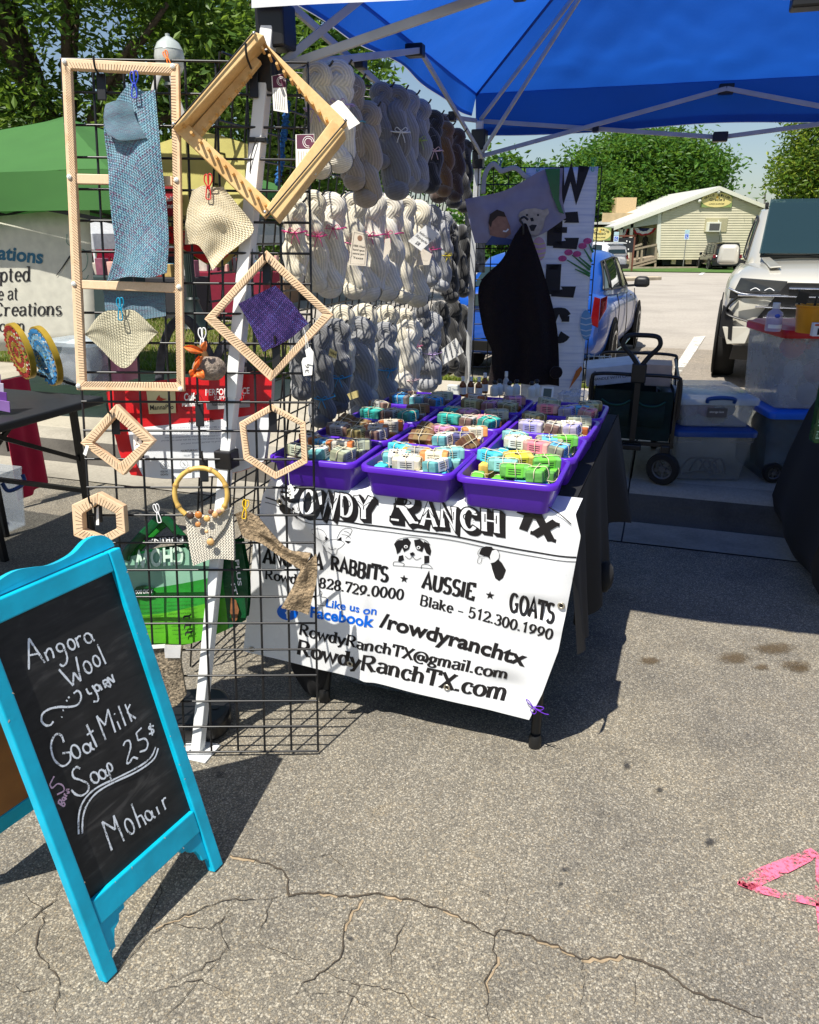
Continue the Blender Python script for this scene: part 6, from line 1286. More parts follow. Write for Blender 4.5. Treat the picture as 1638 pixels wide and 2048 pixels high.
for cx,cy,rx,ry,c_ in ((1172,650,12,30,(.12,.30,.52)),(1078,498,14,24,(.55,.35,.50))):
    mb=MB();q=[(cx+rx*math.cos(k),cy+ry*math.sin(k)) for k in np.linspace(0,5.9,16)];mb.poly(p.Ls(q,wf));mb.build('printed_egg',M('egg_%d' % cx,c_,.6),wb)
    for d in (-.5,-.1,.3,.65):mb=MB();w__=rx*math.sqrt(1-d*d);ribbon(mb,p.Ls([(cx-w__,cy+d*ry),(cx,cy+d*ry+3),(cx+w__,cy+d*ry)],wf-.001),.006,V());mb.build('egg_stripe',M('egg_stripe_%d' % cx,(.45,.55,.65) if cx>1100 else (.6,.55,.2),.6),wb)
mb=MB();mb.poly(p.Ls([(1138,778),(1152,742),(1162,732),(1165,738),(1158,752)],wf));mb.build('printed_carrot',M('carrot',(.45,.13,.02),.6),wb)
for x,lb in ((1000,'blue'),(1076,'green'),(1186,'green')):clip(x,330,cb if lb == 'blue' else cg,f'{lb} wire clip on the rear panel top '+('above the bag handles' if x<1050 else 'beside the dog bag' if x<1100 else 'at the welcome banner corner'),.06,-.02,0,RP)
p=RP.sub(1040,420,-.05);db=thing('dog_food_tote','shiny pale dog food sack tote printed with a man and a labrador','bag',p.M,'recycled feed sack totes')
f_=coons(*(p.Ls(q,0) for q in ([(930,398),(1000,384),(1040,366),(1090,338),(1126,336)],[(950,486),(1020,486),(1080,470),(1132,436)],[(930,398),(938,440),(950,486)],[(1126,336),(1124,390),(1132,436)])))
lav=M('sack_lavender',(.36,.34,.46),.2,var=.1,bump=.35,bs=14,bd=.01,trl=.35)
mb=MB();mb.sheet(lambda u,v:f_(u,v)+V((0,.006*mnoise.noise(V((u*4,v*4,2))),0)),24,16,0,.03,(0,1,0));mb.build('sack',lav,db,sm=60)
of=-.011
mb=MB();mb.poly(p.Ls([(1090,338),(1120,337),(1118,400),(1128,428),(1118,424),(1104,390)][::-1],of));mb.build('green_edge',M('edge_green',(.01,.14,.04),.25),db)
skinm=M('print_skin',(.32,.16,.10),.6,var=.2,vs=40);hair=M('print_hair',(.04,.025,.015),.7);blueS=M('print_blue',(.04,.07,.18),.6);fur=M('print_fur',(.42,.36,.28),.6,var=.2,vs=40)
mb=MB();mb.poly(p.Ls([(970,490),(984,472),(1004,474),(1036,482),(1040,489)],of));mb.build('printed_shirt',blueS,db);mb=MB();mb.poly(p.Ls([(980,470),(977,445),(984,428),(998,422),(1012,432),(1020,452),(1022,468),(1010,476),(994,474)],of-.001));mb.build('printed_face',skinm,db);mb=MB();mb.poly(p.Ls([(977,446),(980,428),(994,419),(1008,424),(1012,434),(996,432),(984,444),(982,456)],of-.002));mb.build('printed_hair',hair,db)
mb=MB();ribbon(mb,p.Ls([(1006,462),(1012,463),(1017,458)],of-.002),.008,V());mb.build('printed_smile',inkw,db)
mb=MB();mb.poly(p.Ls([(1042,470),(1044,440),(1036,432),(1040,424),(1052,418),(1070,416),(1086,420),(1096,416),(1098,426),(1090,436),(1086,456),(1076,470)],of-.001));mb.build('printed_dog',fur,db)
for q in ([(1060,436),(1066,435),(1068,442),(1062,443)],[(1052,428),(1056,428),(1056,432),(1052,432)],[(1074,428),(1078,428),(1078,432),(1074,432)],[(1058,452),(1064,449),(1074,450),(1068,462),(1062,462)]):mb=MB();mb.poly(p.Ls(q,of-.002));mb.build('printed_muzzle',ink,db)
mb=MB();mb.tube(smooth(p.Ls([(966,388),(970,350),(985,328),(998,338),(1004,342),(1030,336),(1050,352),(1060,356)],.01),6),.012,8,flat=.12,up=(0,1,0));mb.build('handle',M('strap_grey'),db,sm=180)
# dark knitted garment on a hanger
p=RP.sub(1045,620,-.14);gm=thing('knitted_cape','dark maroon knitted cape hanging in front of the welcome banner','garment',p.M);mar=M('maroon_knit',(.005,.0012,.002),.95,var=.5,vs=40,bump=.8,bs=120,bd=.006,sheen=.05)
f_=coons(*(p.Ls(q,0) for q in ([(1030,470),(1050,446),(1062,470)],[(976,770),(1040,768),(1118,772)],[(1030,470),(1004,520),(958,572),(966,660),(984,706),(976,770)],[(1062,470),(1086,540),(1112,640),(1118,710),(1118,772)])))
mb=MB();mb.sheet(lambda u,v:f_(u,v)+V((0,(.018*math.sin(u*13+3*v)+.012*mnoise.noise(V((u*7,v*3,0))))*min(1,v*1.5),0)),60,40,0,.03,(0,1,0));mb.build('knit_body',mar,gm,sm=60)
mb=MB();mb.lathe([(.001,-.01),(.03,-.01),(.034,0),(.03,.01),(.001,.01)],p.L(1112,745,-.03),20,0,Matrix.Rotation(R(90),4,'X'));mb.build('toggle',mar,gm,sm=50)
mb=MB();mb.tube(smooth(p.Ls([(1046,470),(1046,450),(1040,440),(1048,434),(1056,440)],.0),5),.006,6);mb.build('hanger_hook',blackp,gm,sm=180)
# bag of black brushes on the side panel
p=Pl(fr(SIDE@SP_.L(948,470,-.06),-6));bg_=thing('wool_batts','clear packets of dark fibre hanging beside the brown skeins','packet',p.M);mb=MB();mb.sheet(lambda u,v:p.L(930+40*u,415+130*v,0)+V((0,.01*math.sin(u*12)-.02*math.sin(3.14*u),0)),16,10,0,.03,(0,1,0));mb.build('packet',M('packet_dark',(.03,.035,.045),.2,var=.6,vs=30),bg_,sm=60)
# ================================================================== WAGON, TOTES AND THE RIGHT EDGE
WZ=.132
green_c=M('wagon_green',(.004,.016,.014),.85,var=.4,vs=20);teal_tr=M('wagon_trim',(.01,.07,.055),.8)
w0=gz(1318,968,WZ);WM=fr((w0.x,w0.y,WZ),-17);wp=Pl(WM)
wag=thing('folding_wagon','dark green folding wagon with black handle loaded with boxes','wagon',WM)
wr_=.088
def wheel(root,c,r,wdt,face=0):
    Mx=Matrix.Rotation(R(90),4,'Y') if not face else Matrix.Rotation(R(face),4,'Z')@Matrix.Rotation(R(90),4,'Y')
    prof=[(r*.62,-wdt/2),(r*.92,-wdt/2),(r,-wdt*.3),(r,wdt*.3),(r*.92,wdt/2),(r*.62,wdt/2),(r*.62,-wdt/2)]
    t_=MB();t_.lathe(prof,c,26,0,Mx,False);to=t_.build('wheel',M('tyre',(.012,.012,.012),.8),root,sm=40)
    h=MB();h.lathe([(.001,-wdt*.36),(r*.2,-wdt*.38),(r*.2,wdt*.38),(.001,wdt*.36)],c,16,0,Mx);h.lathe([(r*.54,-wdt*.3),(r*.64,-wdt*.42),(r*.64,wdt*.42),(r*.54,wdt*.3),(r*.54,-wdt*.3)],c,24,0,Mx,False)
    for k in range(5):a=k*1.2566;q=(Mx.to_3x3()@V((math.cos(a),math.sin(a),0)));h.bar(V(c)+q*r*.15,V(c)+q*r*.6,.012,.02)
    h.build('rim',M('wheel_grey',(.10,.10,.10),.5),to,sm=40);return to
wheel(wag,(0.01,0,wr_),wr_,.045,72);wheel(wag,(-.36,.02,wr_),wr_,.045,72);wheel(wag,(-.03,.78,wr_),wr_,.045);wheel(wag,(-.38,.78,wr_),wr_,.045)
for x in (.01,-.36):MB().box((x,.03,.19),(.05,.07,.05)).build('fork_crown',blackp,wag,bev=.008);MB().bar((x+.03,.0,wr_),(x+.03,.03,.19),.012,.03).build('fork',blackp,wag);MB().bar((x-.03,.0,wr_),(x-.03,.03,.19),.012,.03).build('fork',blackp,wag)
BX0,BX1,BZ0,BZ1,BY=-.40,.04,.235,.50,.82
for y in (.02,BY):MB().bar((BX0,y,.215),(BX1,y,.215),.02,.02).build('base_bar',blackp,wag)
for x in (BX0,BX1):MB().bar((x,.02,.205),(x,BY,.205),.02,.02).build('base_bar',blackp,wag)
mb=MB();a=[(BX0+.02,.03),(BX1-.02,.03),(BX1-.02,BY),(BX0+.02,BY)]
for i in range(4):
    (x0,y0),(x1,y1)=a[i],a[(i+1) % 4];mb.sheet(lambda u,v:V((lerp(x0,x1,u),lerp(y0,y1,u),lerp(BZ0,BZ1,v)))+V((.006*math.sin(u*9+i),-.012*math.sin(3.14*u)*(1 if i == 0 else 0)+.006*math.sin(v*7+u*5),0)),12,6)
mb.poly([(x,y,BZ0) for x,y in a]);mb.build('fabric_body',green_c,wag,sm=60)
for x in (-.27,-.09):mb=MB();mb.sheet(lambda u,v:V((x+.075*(u-.5)*2,.012-.02*math.sin(3.14*v),.31+.12*v+.02*(2*u-1) ** 2*v)),10,5);mb.build('pocket',green_c,wag,sm=180);mb=MB();mb.tube(smooth([(x-.075,.006,.45),(x-.03,.004,.425),(x+.03,.004,.425),(x+.075,.006,.45)],4),.005,6);mb.build('pocket_trim',teal_tr,wag,sm=180)
for y in (.0,BY+.01):
    mb=MB();mb.tube(smooth([(BX0-.005,y,.40),(BX0-.005,y,.55),(BX0+.03,y,.585),(0,y,.585) if False else (-.18,y,.588),(BX1-.03,y,.585),(BX1+.01,y,.55),(BX1+.01,y,.36)],5),.0095,8);mb.build('end_frame',blackp,wag,sm=60)
for x in (BX0,BX1):MB().cyl((x,.0,.56),(x,BY,.56),.009).build('side_rail',blackp,wag);MB().bar((x,.02,.22),(x,.02,.56),.016,.02,(0,1,0)).build('corner_post',blackp,wag);MB().bar((x,.05,.23),(x,.5,.54),.01,.014).build('cross_strut',blackp,wag);MB().bar((x,.5,.23),(x,.05,.54),.01,.014).build('cross_strut',blackp,wag)
MB().box((-.165,-.02,.60),(.075,.035,.10)).build('handle_socket',blackp,wag,bev=.006);MB().bar((-.165,-.02,.24),(-.165,-.02,.60),.03,.022,(0,1,0)).build('handle_tube',blackp,wag);MB().box((-.165,-.025,.205),(.10,.05,.03)).build('tow_joint',blackp,wag,bev=.006)
mb=MB();mb.tube(smooth([(-.175,-.02,.64),(-.21,-.02,.69),(-.255,-.02,.735),(-.255,-.02,.765),(-.235,-.02,.79),(-.165,-.02,.795),(-.095,-.02,.79),(-.075,-.02,.765),(-.08,-.02,.735),(-.12,-.02,.69),(-.155,-.02,.64)],5),.0125,10);mb.build('grip',M('grip_rubber',(.014,.014,.015),.6),wag,sm=60)
# load in the wagon
cart=M('carton_white',(.62,.64,.68),.6)
p=Pl(WM@Matrix.Translation((-.30,.25,.50))@Matrix.Rotation(R(-8),4,'Y')@Matrix.Rotation(R(6),4,'Z'));cb_=thing('flat_carton','tilted white carton with small print in the wagon','box',p.M);MB().box((0,.1,.05),(.30,.34,.10)).build('carton',cart,cb_,bev=.003);mb=MB();mb.text(sans('HANDLE WITH CARE'),along((-.11,-.0715,.03),(.10,-.0715,.03),(-.11,-.0715,.045)));mb.build('lettering',ink,cb_)
p=Pl(WM@Matrix.Translation((-.06,.40,.48)));cb2=thing('tan_carton','peach coloured carton in the wagon behind the handle','box',p.M);MB().box((0,0,.06),(.14,.2,.12)).build('carton',M('carton_peach',(.60,.42,.30),.7),cb2,bev=.003)
p=Pl(WM@Matrix.Translation((-.40,.45,.48)));tr_=thing('wire_rack','small pale wire rack leaning in the wagon beside the welcome banner','rack',p.M)
for k in range(5):MB().bar((-.06+.03*k,0,0),(-.06+.03*k,.02,.14),.004,.004).build('rack_bar',M('rack_white',(.55,.56,.52),.5),tr_)
for z in (.03,.13):MB().bar((-.07,.01,z),(.07,.01,z),.004,.004).build('rack_bar',M('rack_white'),tr_)
# grey rail lying across behind the wagon
mb=MB();a,b=gd(1140,733,4.7),gd(1312,732,4.7);mb.tube(smooth([a,a.lerp(b,.5),b,b+V((.02,0,-.03)),b+V((.025,0,-.16))],5),.008,8);tag(mb.build('grey_rail',M('rail_grey',(.20,.20,.19),.5),sm=60),'thin grey rail standing behind the wagon','rail')

def tote(name,label,M_,w,l,h,tub,lid,lidh=.03,taper=.9,group='clear storage totes'):
    o=thing(name,label,'tote',M_,group);mb=MB();loft(mb,[rrect(w*taper,l*taper,.03,.004),rrect(w,l,.03,h-.02),rrect(w+.012,l+.012,.03,h-.018),rrect(w+.012,l+.012,.03,h),rrect(w-.006,l-.006,.028,h),rrect(w*taper-.006,l*taper-.006,.028,.01)],True,True);mb.build('tub',tub,o,sm=50)
    mb=MB();loft(mb,[rrect(w+.03,l+.03,.035,h-.012),rrect(w+.034,l+.034,.035,h+lidh*.4),rrect(w+.02,l+.02,.03,h+lidh*.7),rrect(w-.01,l-.01,.03,h+lidh*.75),rrect(w-.04,l-.04,.03,h+lidh)],True,True);mb.build('lid',lid,o,sm=50)
    return o
clr=M('tote_clear',(.55,.58,.60),.22,tran=.84);clr2=M('tote_frost',(.66,.70,.74),.3,tran=.72);lidb=M('lid_blue',(.012,.06,.24),.4);lidbb=M('lid_bright_blue',(.01,.13,.62),.4);lidr=M('lid_red',(.50,.006,.01),.35);lidc=M('lid_clear',(.70,.76,.78),.25,tran=.55)
t0=gz(1426,966,WZ);TA=fr((t0.x,t0.y+.26,WZ),-4)
ta=tote('storage_tote','clear tote with dark blue lid holding cables, at the bottom of its stack',TA,.415,.50,.27,clr,lidb,.03,.86)
for k in range(4):
    mb=MB();mb.tube(smooth([(-.13+.06*k,-.14+.03*k,.02),(-.10+.05*k,-.15,.10),(-.02+.04*k,-.10,.09),(.02+.03*k,-.16,.03),(.10,-.12+.04*k,.03),(.0,-.10,.02)],6,k<2),.007,6);mb.build('cable',blackp,ta,sm=180)
for x in (-.17,.10):mb=MB();ribbon(mb,[V((x-.03,-.256,.275)),V((x-.025,-.25,.23)),V((x+.10,-.25,.23)),V((x+.105,-.256,.275))],.003,V());mb.build('moulded_line',M('tote_line',(.25,.25,.26),.4),ta)
TB2=TA@Matrix.Translation((.0,.02,.301));tb2=tote('storage_tote','shallow clear tote with frosted lid and blue handle on the cable tote',TB2,.40,.50,.14,clr2,lidc,.035,.9)
mb=MB();mb.tube(smooth([(-.07,-.275,.145),(-.065,-.285,.165),(0,-.288,.172),(.065,-.285,.165),(.07,-.275,.145)],5),.011,8);mb.build('handle',lidb,tb2,sm=60);MB().box((-.005,-.256,.085),(.105,.003,.05)).build('label',M('label_dark',(.10,.09,.09),.5),tb2);mb=MB();mb.text(sans('storage box'),along((-.045,-.2582,.085),(.03,-.2582,.085),(-.045,-.2582,.097)));mb.build('label_print',inkw,tb2)
for k,(x,y,r_,c) in enumerate([(-.10,-.06,.07,(.55,.42,.50)),(.08,-.05,.08,(.55,.55,.48)),(-.02,-.12,.05,(.62,.25,.35)),(.12,.08,.06,(.45,.5,.3)),(-.12,.1,.08,(.3,.4,.6))]):mb=MB();mb.ball((x,y,.07),r_,12,(1,1,.7));mb.build('wrapped_goods',M('goods_%d' % k,c,.6,var=.3,vs=30),tb2,sm=180)
t1=gz(1575,968,WZ);TC=fr((t1.x+.13,t1.y+.27,WZ),-3)
tc_=tote('wheeled_tote','tall clear wheeled tote with bright blue lid at the bottom of its stack',TC,.50,.52,.37,M('tote_smoke',(.45,.50,.54),.2,tran=.85),lidbb,.035,.92)
for x in (-.21,.21):wheel(tc_,(x+.02,-.24,.055),.055,.05,90)
mb=MB();mb.sheet(lambda u,v:V((-.20+.40*u,-.16+.05*math.sin(u*8+v*3),.03+.37*v))+V((0,.06*mnoise.noise(V((u*4,v*4,1))),0)),14,14,0,.22,(0,1,0));mb.build('folded_cloth',M('teal_bags',(.05,.14,.20),.5,var=.8,vs=7),tc_,sm=60)
TD=TC@Matrix.Translation((.0,0,.408));td_=tote('storage_tote','clear tote with red lid packed with wrapped soap on the wheeled tote',TD,.50,.52,.385,clr2,lidr,.04,.93)
for i in range(4):
    for j in range(3):mb=MB();mb.ball((-.16+.105*i+.02*(j % 2),-.17,.07+.12*j),.065,10,(.8,.7,.95));mb.build('wrapped_soap',M('goods_grey%d' % ((i+j) % 3),[(.42,.43,.46),(.5,.5,.52),(.60,.28,.24)][0 if j<2 else (2 if i == 0 else i % 2)] if j == 2 and i == 0 else [(.42,.43,.46),(.48,.48,.5),(.36,.38,.44)][(i+j) % 3],.6,var=.2),td_,sm=180)
mb=MB();mb.ball((-.17,-.18,.32),.07,12,(1,.6,.9));mb.build('pink_packet',M('pink_goods',(.70,.12,.10),.4),td_,sm=180);mb=MB();mb.tube([V((.02+math.cos(k)*.12,-.2,.31+math.sin(k)*.09)) for k in np.linspace(0,3.14,12)],.012,8);mb.build('red_ring',M('pink_goods'),td_,sm=180)
lz=WZ+.408+.385+.04
def onlid(px,py):return gz(px,py,lz)
q=onlid(1545,662);bt=thing('sanitizer_bottle','clear bottle of lilac hand sanitizer with white cap on the red lid','bottle',fr(q,-5))
MB().lathe([(.001,0),(.036,0),(.038,.006),(.038,.075),(.034,.09),(.018,.102),(.016,.11)],n=20).build('body',M('sanitizer_clear',(.72,.66,.78),.08,tran=.5),bt,sm=50);MB().lathe([(.001,.004),(.034,.004),(.034,.05),(.001,.05)],n=20).build('gel',M('sanitizer_gel',(.50,.28,.62),.1,tran=.3),bt,sm=50);MB().lathe([(.017,.108),(.017,.135),(.001,.136)],n=16).build('cap',whitep,bt,sm=50);mb=MB();mb.sheet(lambda u,v:V((math.sin(-1+2*u)*.0388,-math.cos(-1+2*u)*.0388,.016+.018*v)),8,1);mb.build('label',papr,bt,sm=180)
mb=MB();mb.ball((0,-.036,.075),.014,12,(1,.3,.7));mb.build('logo_spot',M('label_royal',(.04,.10,.5),.4),bt,sm=180)
q=onlid(1626,668);bk=thing('yellow_bucket','yellow plastic bucket of small tools on the red lid','bucket',fr(q,0));mb=MB();mb.lathe([(.001,0),(.075,0),(.088,.12),(.094,.122),(.094,.130),(.085,.130),(.072,.006),(.001,.006)],(.02,.05,.002),26);mb.build('tub',M('bucket_yellow',(.75,.30,.01),.4),bk,sm=50)
for a,b in (((-.05,.06,.05),(-.07,.06,.20)),((.0,.05,.05),(.01,.04,.17)),((.03,.06,.05),(.05,.06,.18))):MB().cyl(a,b,.006).build('pen',M('pen_%d' % int(a[0]*1000),(.7,.35,.02) if a[0]>0 else (.02,.02,.02),.4),bk)
MB().box((-.065,.03,.165),(.055,.006,.05),Matrix.Rotation(R(12),4,'Y')).build('dark_card',M('dark_brown_card',(.02,.016,.01),.5),bk)
q=onlid(1634,672);bx=thing('gadget_box','white box printed with a red logo and black gadget on the red lid','box',fr(q,-6));MB().box((.02,-.0,.03),(.095,.03,.06)).build('carton',papr,bx,bev=.001);MB().box((.015,-.0156,.022),(.045,.002,.03)).build('printed_gadget',ink,bx);MB().box((-.012,-.0156,.052),(.022,.001,.009)).build('red_logo',M('logo_red'),bx)
# black draped counter of the next stall, cut by the frame
q=gz(1600,1200,0);dc=thing('draped_counter','black draped counter cut off by the edge of the photo','counter',fr((q.x,q.y,0),-15));mb=MB()
prof=[(.18,.80),(.10,.62),(.04,.40),(.0,.18),(.02,.10),(.06,.04)]
mb.sheet(lambda u,v:V((lerp(prof[min(4,int(v*5))][0],prof[min(5,int(v*5)+1)][0],v*5-min(4,int(v*5)))+.02*math.sin(u*9)*v,-.05+.9*u,lerp(prof[min(4,int(v*5))][1],prof[min(5,int(v*5)+1)][1],v*5-min(4,int(v*5))))),20,15);mb.sheet(lambda u,v:V((lerp(prof[min(4,int(v*5))][0],prof[min(5,int(v*5)+1)][0],v*5-min(4,int(v*5)))+1.2*u,-.05+.02*math.sin(u*14)*v,lerp(prof[min(4,int(v*5))][1],prof[min(5,int(v*5)+1)][1],v*5-min(4,int(v*5))))),20,15);mb.sheet(lambda u,v:V((.17+1.2*u,-.05+.9*v,.80)),1,1);mb.build('drape',cl,dc,sm=60)
p=Pl(fr(gd(1640,830,2.75),-8));sg=thing('green_lettered_sack','dark green lettered sack at the edge of the next counter','bag',p.M);MB().box((.10,.03,-.0),(.21,.06,.22)).build('sack',M('sack_dark_green'),sg,bev=.01);mb=MB();mb.text(sans('PURINA'),along((.012,-.0015,-.09),(.012,-.0015,.08),(-.002,-.0015,-.09)));mb.build('lettering',mint,sg)
# clear tote under the table
q=gz(700,1395,0);tote('storage_tote','clear tote with green contents under the soap table',fr((q.x+.18,q.y+.22,0),-20),.36,.42,.24,clr,M('lid_green',(.05,.25,.06),.4),.02,.9)
# ================================================================== VEHICLES
tyrem=M('car_tyre',(.010,.010,.010),.85,var=.3,vs=60);rimm=M('car_rim',(.55,.56,.58),.28,.85);archm=M('arch_black',(.006,.006,.006),.9);chrome=M('chrome',(.75,.76,.78),.12,1.0,var=.02);trimk=M('trim_black',(.012,.012,.013),.45);redl=M('lamp_red',(.13,.004,.007),.12,spec=.6);lampg=m_glass('lamp_glass',(.035,.04,.045),.05,.0);glassd=m_glass('car_glass',(.016,.030,.034),.03,.0)
def car(name,label,M_,S):
    """S: length, hw, stations of the lower body [(x, hw, z0, zs, zt)], cabin stations [(x, hwb, zb, hwr, zr)], wheels [(x, r)]"""
    root=thing(name,label,'car',M_,S.get('group'));paint=S['paint']
    rings=[]
    for x,hw,z0,zs,zt in S['body']:
        h=[(0,z0),(.72*hw,z0),(.93*hw,z0+.05),(.99*hw,lerp(z0,zs,.35)),(hw,lerp(z0,zs,.75)),(.985*hw,zs),(.93*hw,lerp(zs,zt,.6)),(.80*hw,zt),(.45*hw,zt+.022),(0,zt+.028)]
        rings.append([V((x,y,z)) for y,z in h]+[V((x,-y,z)) for y,z in h[-2:0:-1]])
    mb=MB();loft(mb,rings);mb.build('body',paint,root,sm=42,sub=1)
    C_=S['cabin']
    def side(x,t,sgn):
        for a,b in zip(C_,C_[1:]):
            if a[0] <= x <= b[0]+1e-6 or b is C_[-1]:
                k=(x-a[0])/(b[0]-a[0]);q=[lerp(a[i],b[i],k) for i in range(5)];break
        bulge=.02*math.sin(3.14*t);return V((x,sgn*(lerp(q[1],q[3],t)+bulge),lerp(q[2],q[4],t)))
    rings=[]
    for x,hb,zb,hr,zr in C_:
        h=[(hb,zb-.03),(lerp(hb,hr,.5)+.02,lerp(zb,zr,.5)),(hr,zr-.02),(hr*.86,zr+.015),(hr*.45,zr+.035),(0,zr+.042)]
        rings.append([V((x,y,z)) for y,z in h]+[V((x,-y,z)) for y,z in h[-2::-1]])
    mb=MB();loft(mb,rings);mb.build('cabin',S.get('roofpaint',paint),root,sm=50)
    for sgn in (-1,1):
        for x0,x1,xa,xb in S['windows']:
            mb=MB();mb.sheet(lambda u,v:side(lerp(lerp(x0,x1,u),lerp(xa,xb,u),v),.10+.76*v,sgn)+V((0,sgn*.010,0)),8,5);mb.build('side_window',glassd,root,sm=180)
        for x0,x1,xa,xb in S['windows']:
            mb=MB();P=[side(lerp(lerp(x0,x1,u),lerp(xa,xb,u),v),.10+.76*v,sgn)+V((0,sgn*.012,0)) for u,v in [(k/8,0) for k in range(9)]+[(1,k/5) for k in range(6)]+[(1-k/8,1) for k in range(9)]+[(0,1-k/5) for k in range(6)]];mb.tube(P,.012,5,True);mb.build('window_trim',trimk,root,sm=180)
        for x,r in S['wheels']:
            hw=S['hw'];y=sgn*(hw-.01);mb=MB();mb.lathe([(.001,0),(r+.055,0),(r+.06,.012),(.001,.012)],(x,y-(0 if sgn>0 else 0),r),30,0,Matrix.Rotation(R(-90*sgn),4,'X'));mb.build('wheel_arch',archm,root,sm=40)
            c=V((x,sgn*(hw-.095),r));Mx=Matrix.Rotation(R(-90*sgn),4,'X');w_=MB();w_.lathe([(r*.66,-.11),(r*.94,-.11),(r,-.08),(r,.08),(r*.95,.112),(r*.66,.112)],c,32,0,Mx);wo_=w_.build('wheel',tyrem,root,sm=40)
            mb=MB();mb.lathe([(.001,.07),(r*.14,.075),(r*.14,.09),(.001,.092)],c,14,0,Mx);mb.lathe([(r*.58,.05),(r*.68,.10),(r*.68,.115),(r*.62,.115),(r*.55,.07)],c,32,0,Mx)
            for k in range(5):
                a=k*1.2566+.3;q=Mx.to_3x3()@V((math.cos(a),math.sin(a),0));n_=Mx.to_3x3()@V((0,0,1));mb.bar(c+q*r*.1+n_*.085,c+q*r*.63+n_*.10,.05,.03,n_)
            mb.build('rim',rimm,wo_,sm=40)
    for key,(mat_,quads) in S.get('panels',{}).items():
        for q in quads:
            mb=MB();n=len(q);P=[V(p_) for p_ in q];cx=sum(P,V())/n;mb.prism(P,V(S['pn'].get(key,(.01,0,0))));mb.build(key.rstrip('0123456789').rstrip('_'),mat_,root,bev=.006)
    for key,(mat_,bars,wd,ht) in S.get('bars',{}).items():
        for pts in bars:
            mb=MB();mb.tube(smooth(pts,6) if len(pts)>2 else pts,ht,8,flat=wd);mb.build(key,mat_,root,sm=60)
    for sgn in S.get('mirrors',()):
        x,y,z,w_,h_=S['mirror'];mb=MB();mb.box((x,sgn*(y+w_*.5),z),(.16,w_,h_),None,0,.86);mo=mb.build('mirror',S.get('mirrorpaint',paint),root,bev=.05,seg=4,sm=60);MB().bar((x,sgn*(y-.08),z-h_*.4),(x,sgn*(y+.06),z-h_*.3),.05,.03).build('mirror_arm',trimk,mo)
    return root
# ---- blue hatchback seen from behind
blue=m_paint('paint_blue',(.004,.075,.42),.0,.35,.5)
PR=gl(1213,752);hd=68.5;HW=.86
PM_=fr((PR.x,PR.y,lotz((STI@PR).y)+.02),hd)@Matrix.Translation((-.78,HW-.06,0))
S=dict(paint=blue,hw=HW,group='parked cars',body=[(0,.70,.42,.75,.98),(.05,.80,.30,.72,1.04),(.35,.855,.22,.80,1.05),(.9,.86,.19,.85,1.0),(1.8,.86,.18,.84,.96),(2.8,.86,.18,.80,.94),(3.5,.855,.19,.74,.88),(4.0,.82,.22,.66,.78),(4.35,.70,.28,.56,.66),(4.45,.55,.34,.50,.58)],
 cabin=[(.12,.60,1.02,.52,1.06),(.42,.72,1.02,.56,1.24),(.9,.76,.99,.60,1.40),(1.7,.78,.95,.62,1.45),(2.35,.77,.93,.60,1.42),(2.9,.75,.92,.56,1.24),(3.45,.70,.90,.52,.94)],windows=[(.62,.98,.95,1.08),(1.04,1.85,1.14,1.85),(1.92,2.85,1.92,2.42)],wheels=[(.86,.32),(3.52,.32)],mirrors=(-1,1),mirror=(2.72,.84,1.02,.20,.15),mirrorpaint=trimk,
 panels={'tail_lamp':(redl,[[(.02,-s*.80,.98),(.17,-s*.845,1.0),(.13,-s*.85,.86),(.02,-s*.80,.72)] for s in (1,-1)]+[[(-.012,-s*.74,1.0),(.0,-s*.80,.98),(.0,-s*.80,.66),(-.016,-s*.72,.70)] for s in (1,-1)]),'rear_glass':(glassd,[[(.16,-.56,1.065),(.16,.56,1.065),(.46,.52,1.275),(.46,-.52,1.275)]]),'lower_glass':(glassd,[[(-.005,-.52,.86),(-.005,.52,.86),(.005,.54,1.0),(.005,-.54,1.0)]]),'number_plate':(M('plate_white',(.6,.62,.64),.4),[[(-.01,-.15,.60),(-.01,.15,.60),(-.01,.15,.72),(-.01,-.15,.72)]]),'bumper_insert':(trimk,[[(.02,-.62,.34),(.02,.62,.34),(.0,.66,.46),(.0,-.66,.46)]])},
 pn={'tail_lamp':(-.014,0,.004),'rear_glass':(-.012,0,.016),'lower_glass':(-.02,0,0),'number_plate':(-.03,0,0),'bumper_insert':(-.03,0,0)},
 bars={'door_handle':(chrome,[[(1.95,s*.875,.88),(2.15,s*.875,.88)] for s in (1,-1)]+[[(1.1,s*.88,.90),(1.28,s*.88,.90)] for s in (1,-1)],.6,.012),'door_seam':(trimk,[[(1.88,s*.868,.30),(1.90,s*.872,.60),(1.88,s*.85,.93)] for s in (1,-1)]+[[(1.02,s*.872,.55),(1.06,s*.868,.80),(.98,s*.84,.97)] for s in (1,-1)]+[[(2.9,s*.868,.28),(2.92,s*.868,.6),(2.86,s*.84,.92)] for s in (1,-1)],1,.005),'side_skirt':(chrome,[[(1.2,s*.86,.24),(2.0,s*.865,.22),(3.1,s*.86,.24)] for s in (1,-1)],.5,.014)})
car('blue_hatchback','bright blue hatchback parked behind the welcome banner',PM_@Matrix.Diagonal((.95,.97,.86,1)),S)
# ---- large champagne SUV, nose towards the camera
champ=m_paint('paint_champagne',(.56,.535,.46),.15,.32)
TR_=gl(1448,752);HW=1.02
TM_=fr((TR_.x,TR_.y,lotz((STI@TR_).y)+.02),hd+180-2)@Matrix.Translation((-1.0,HW-.12,0))@Matrix.Rotation(R(0),4,'Z')
def nose(x):return x
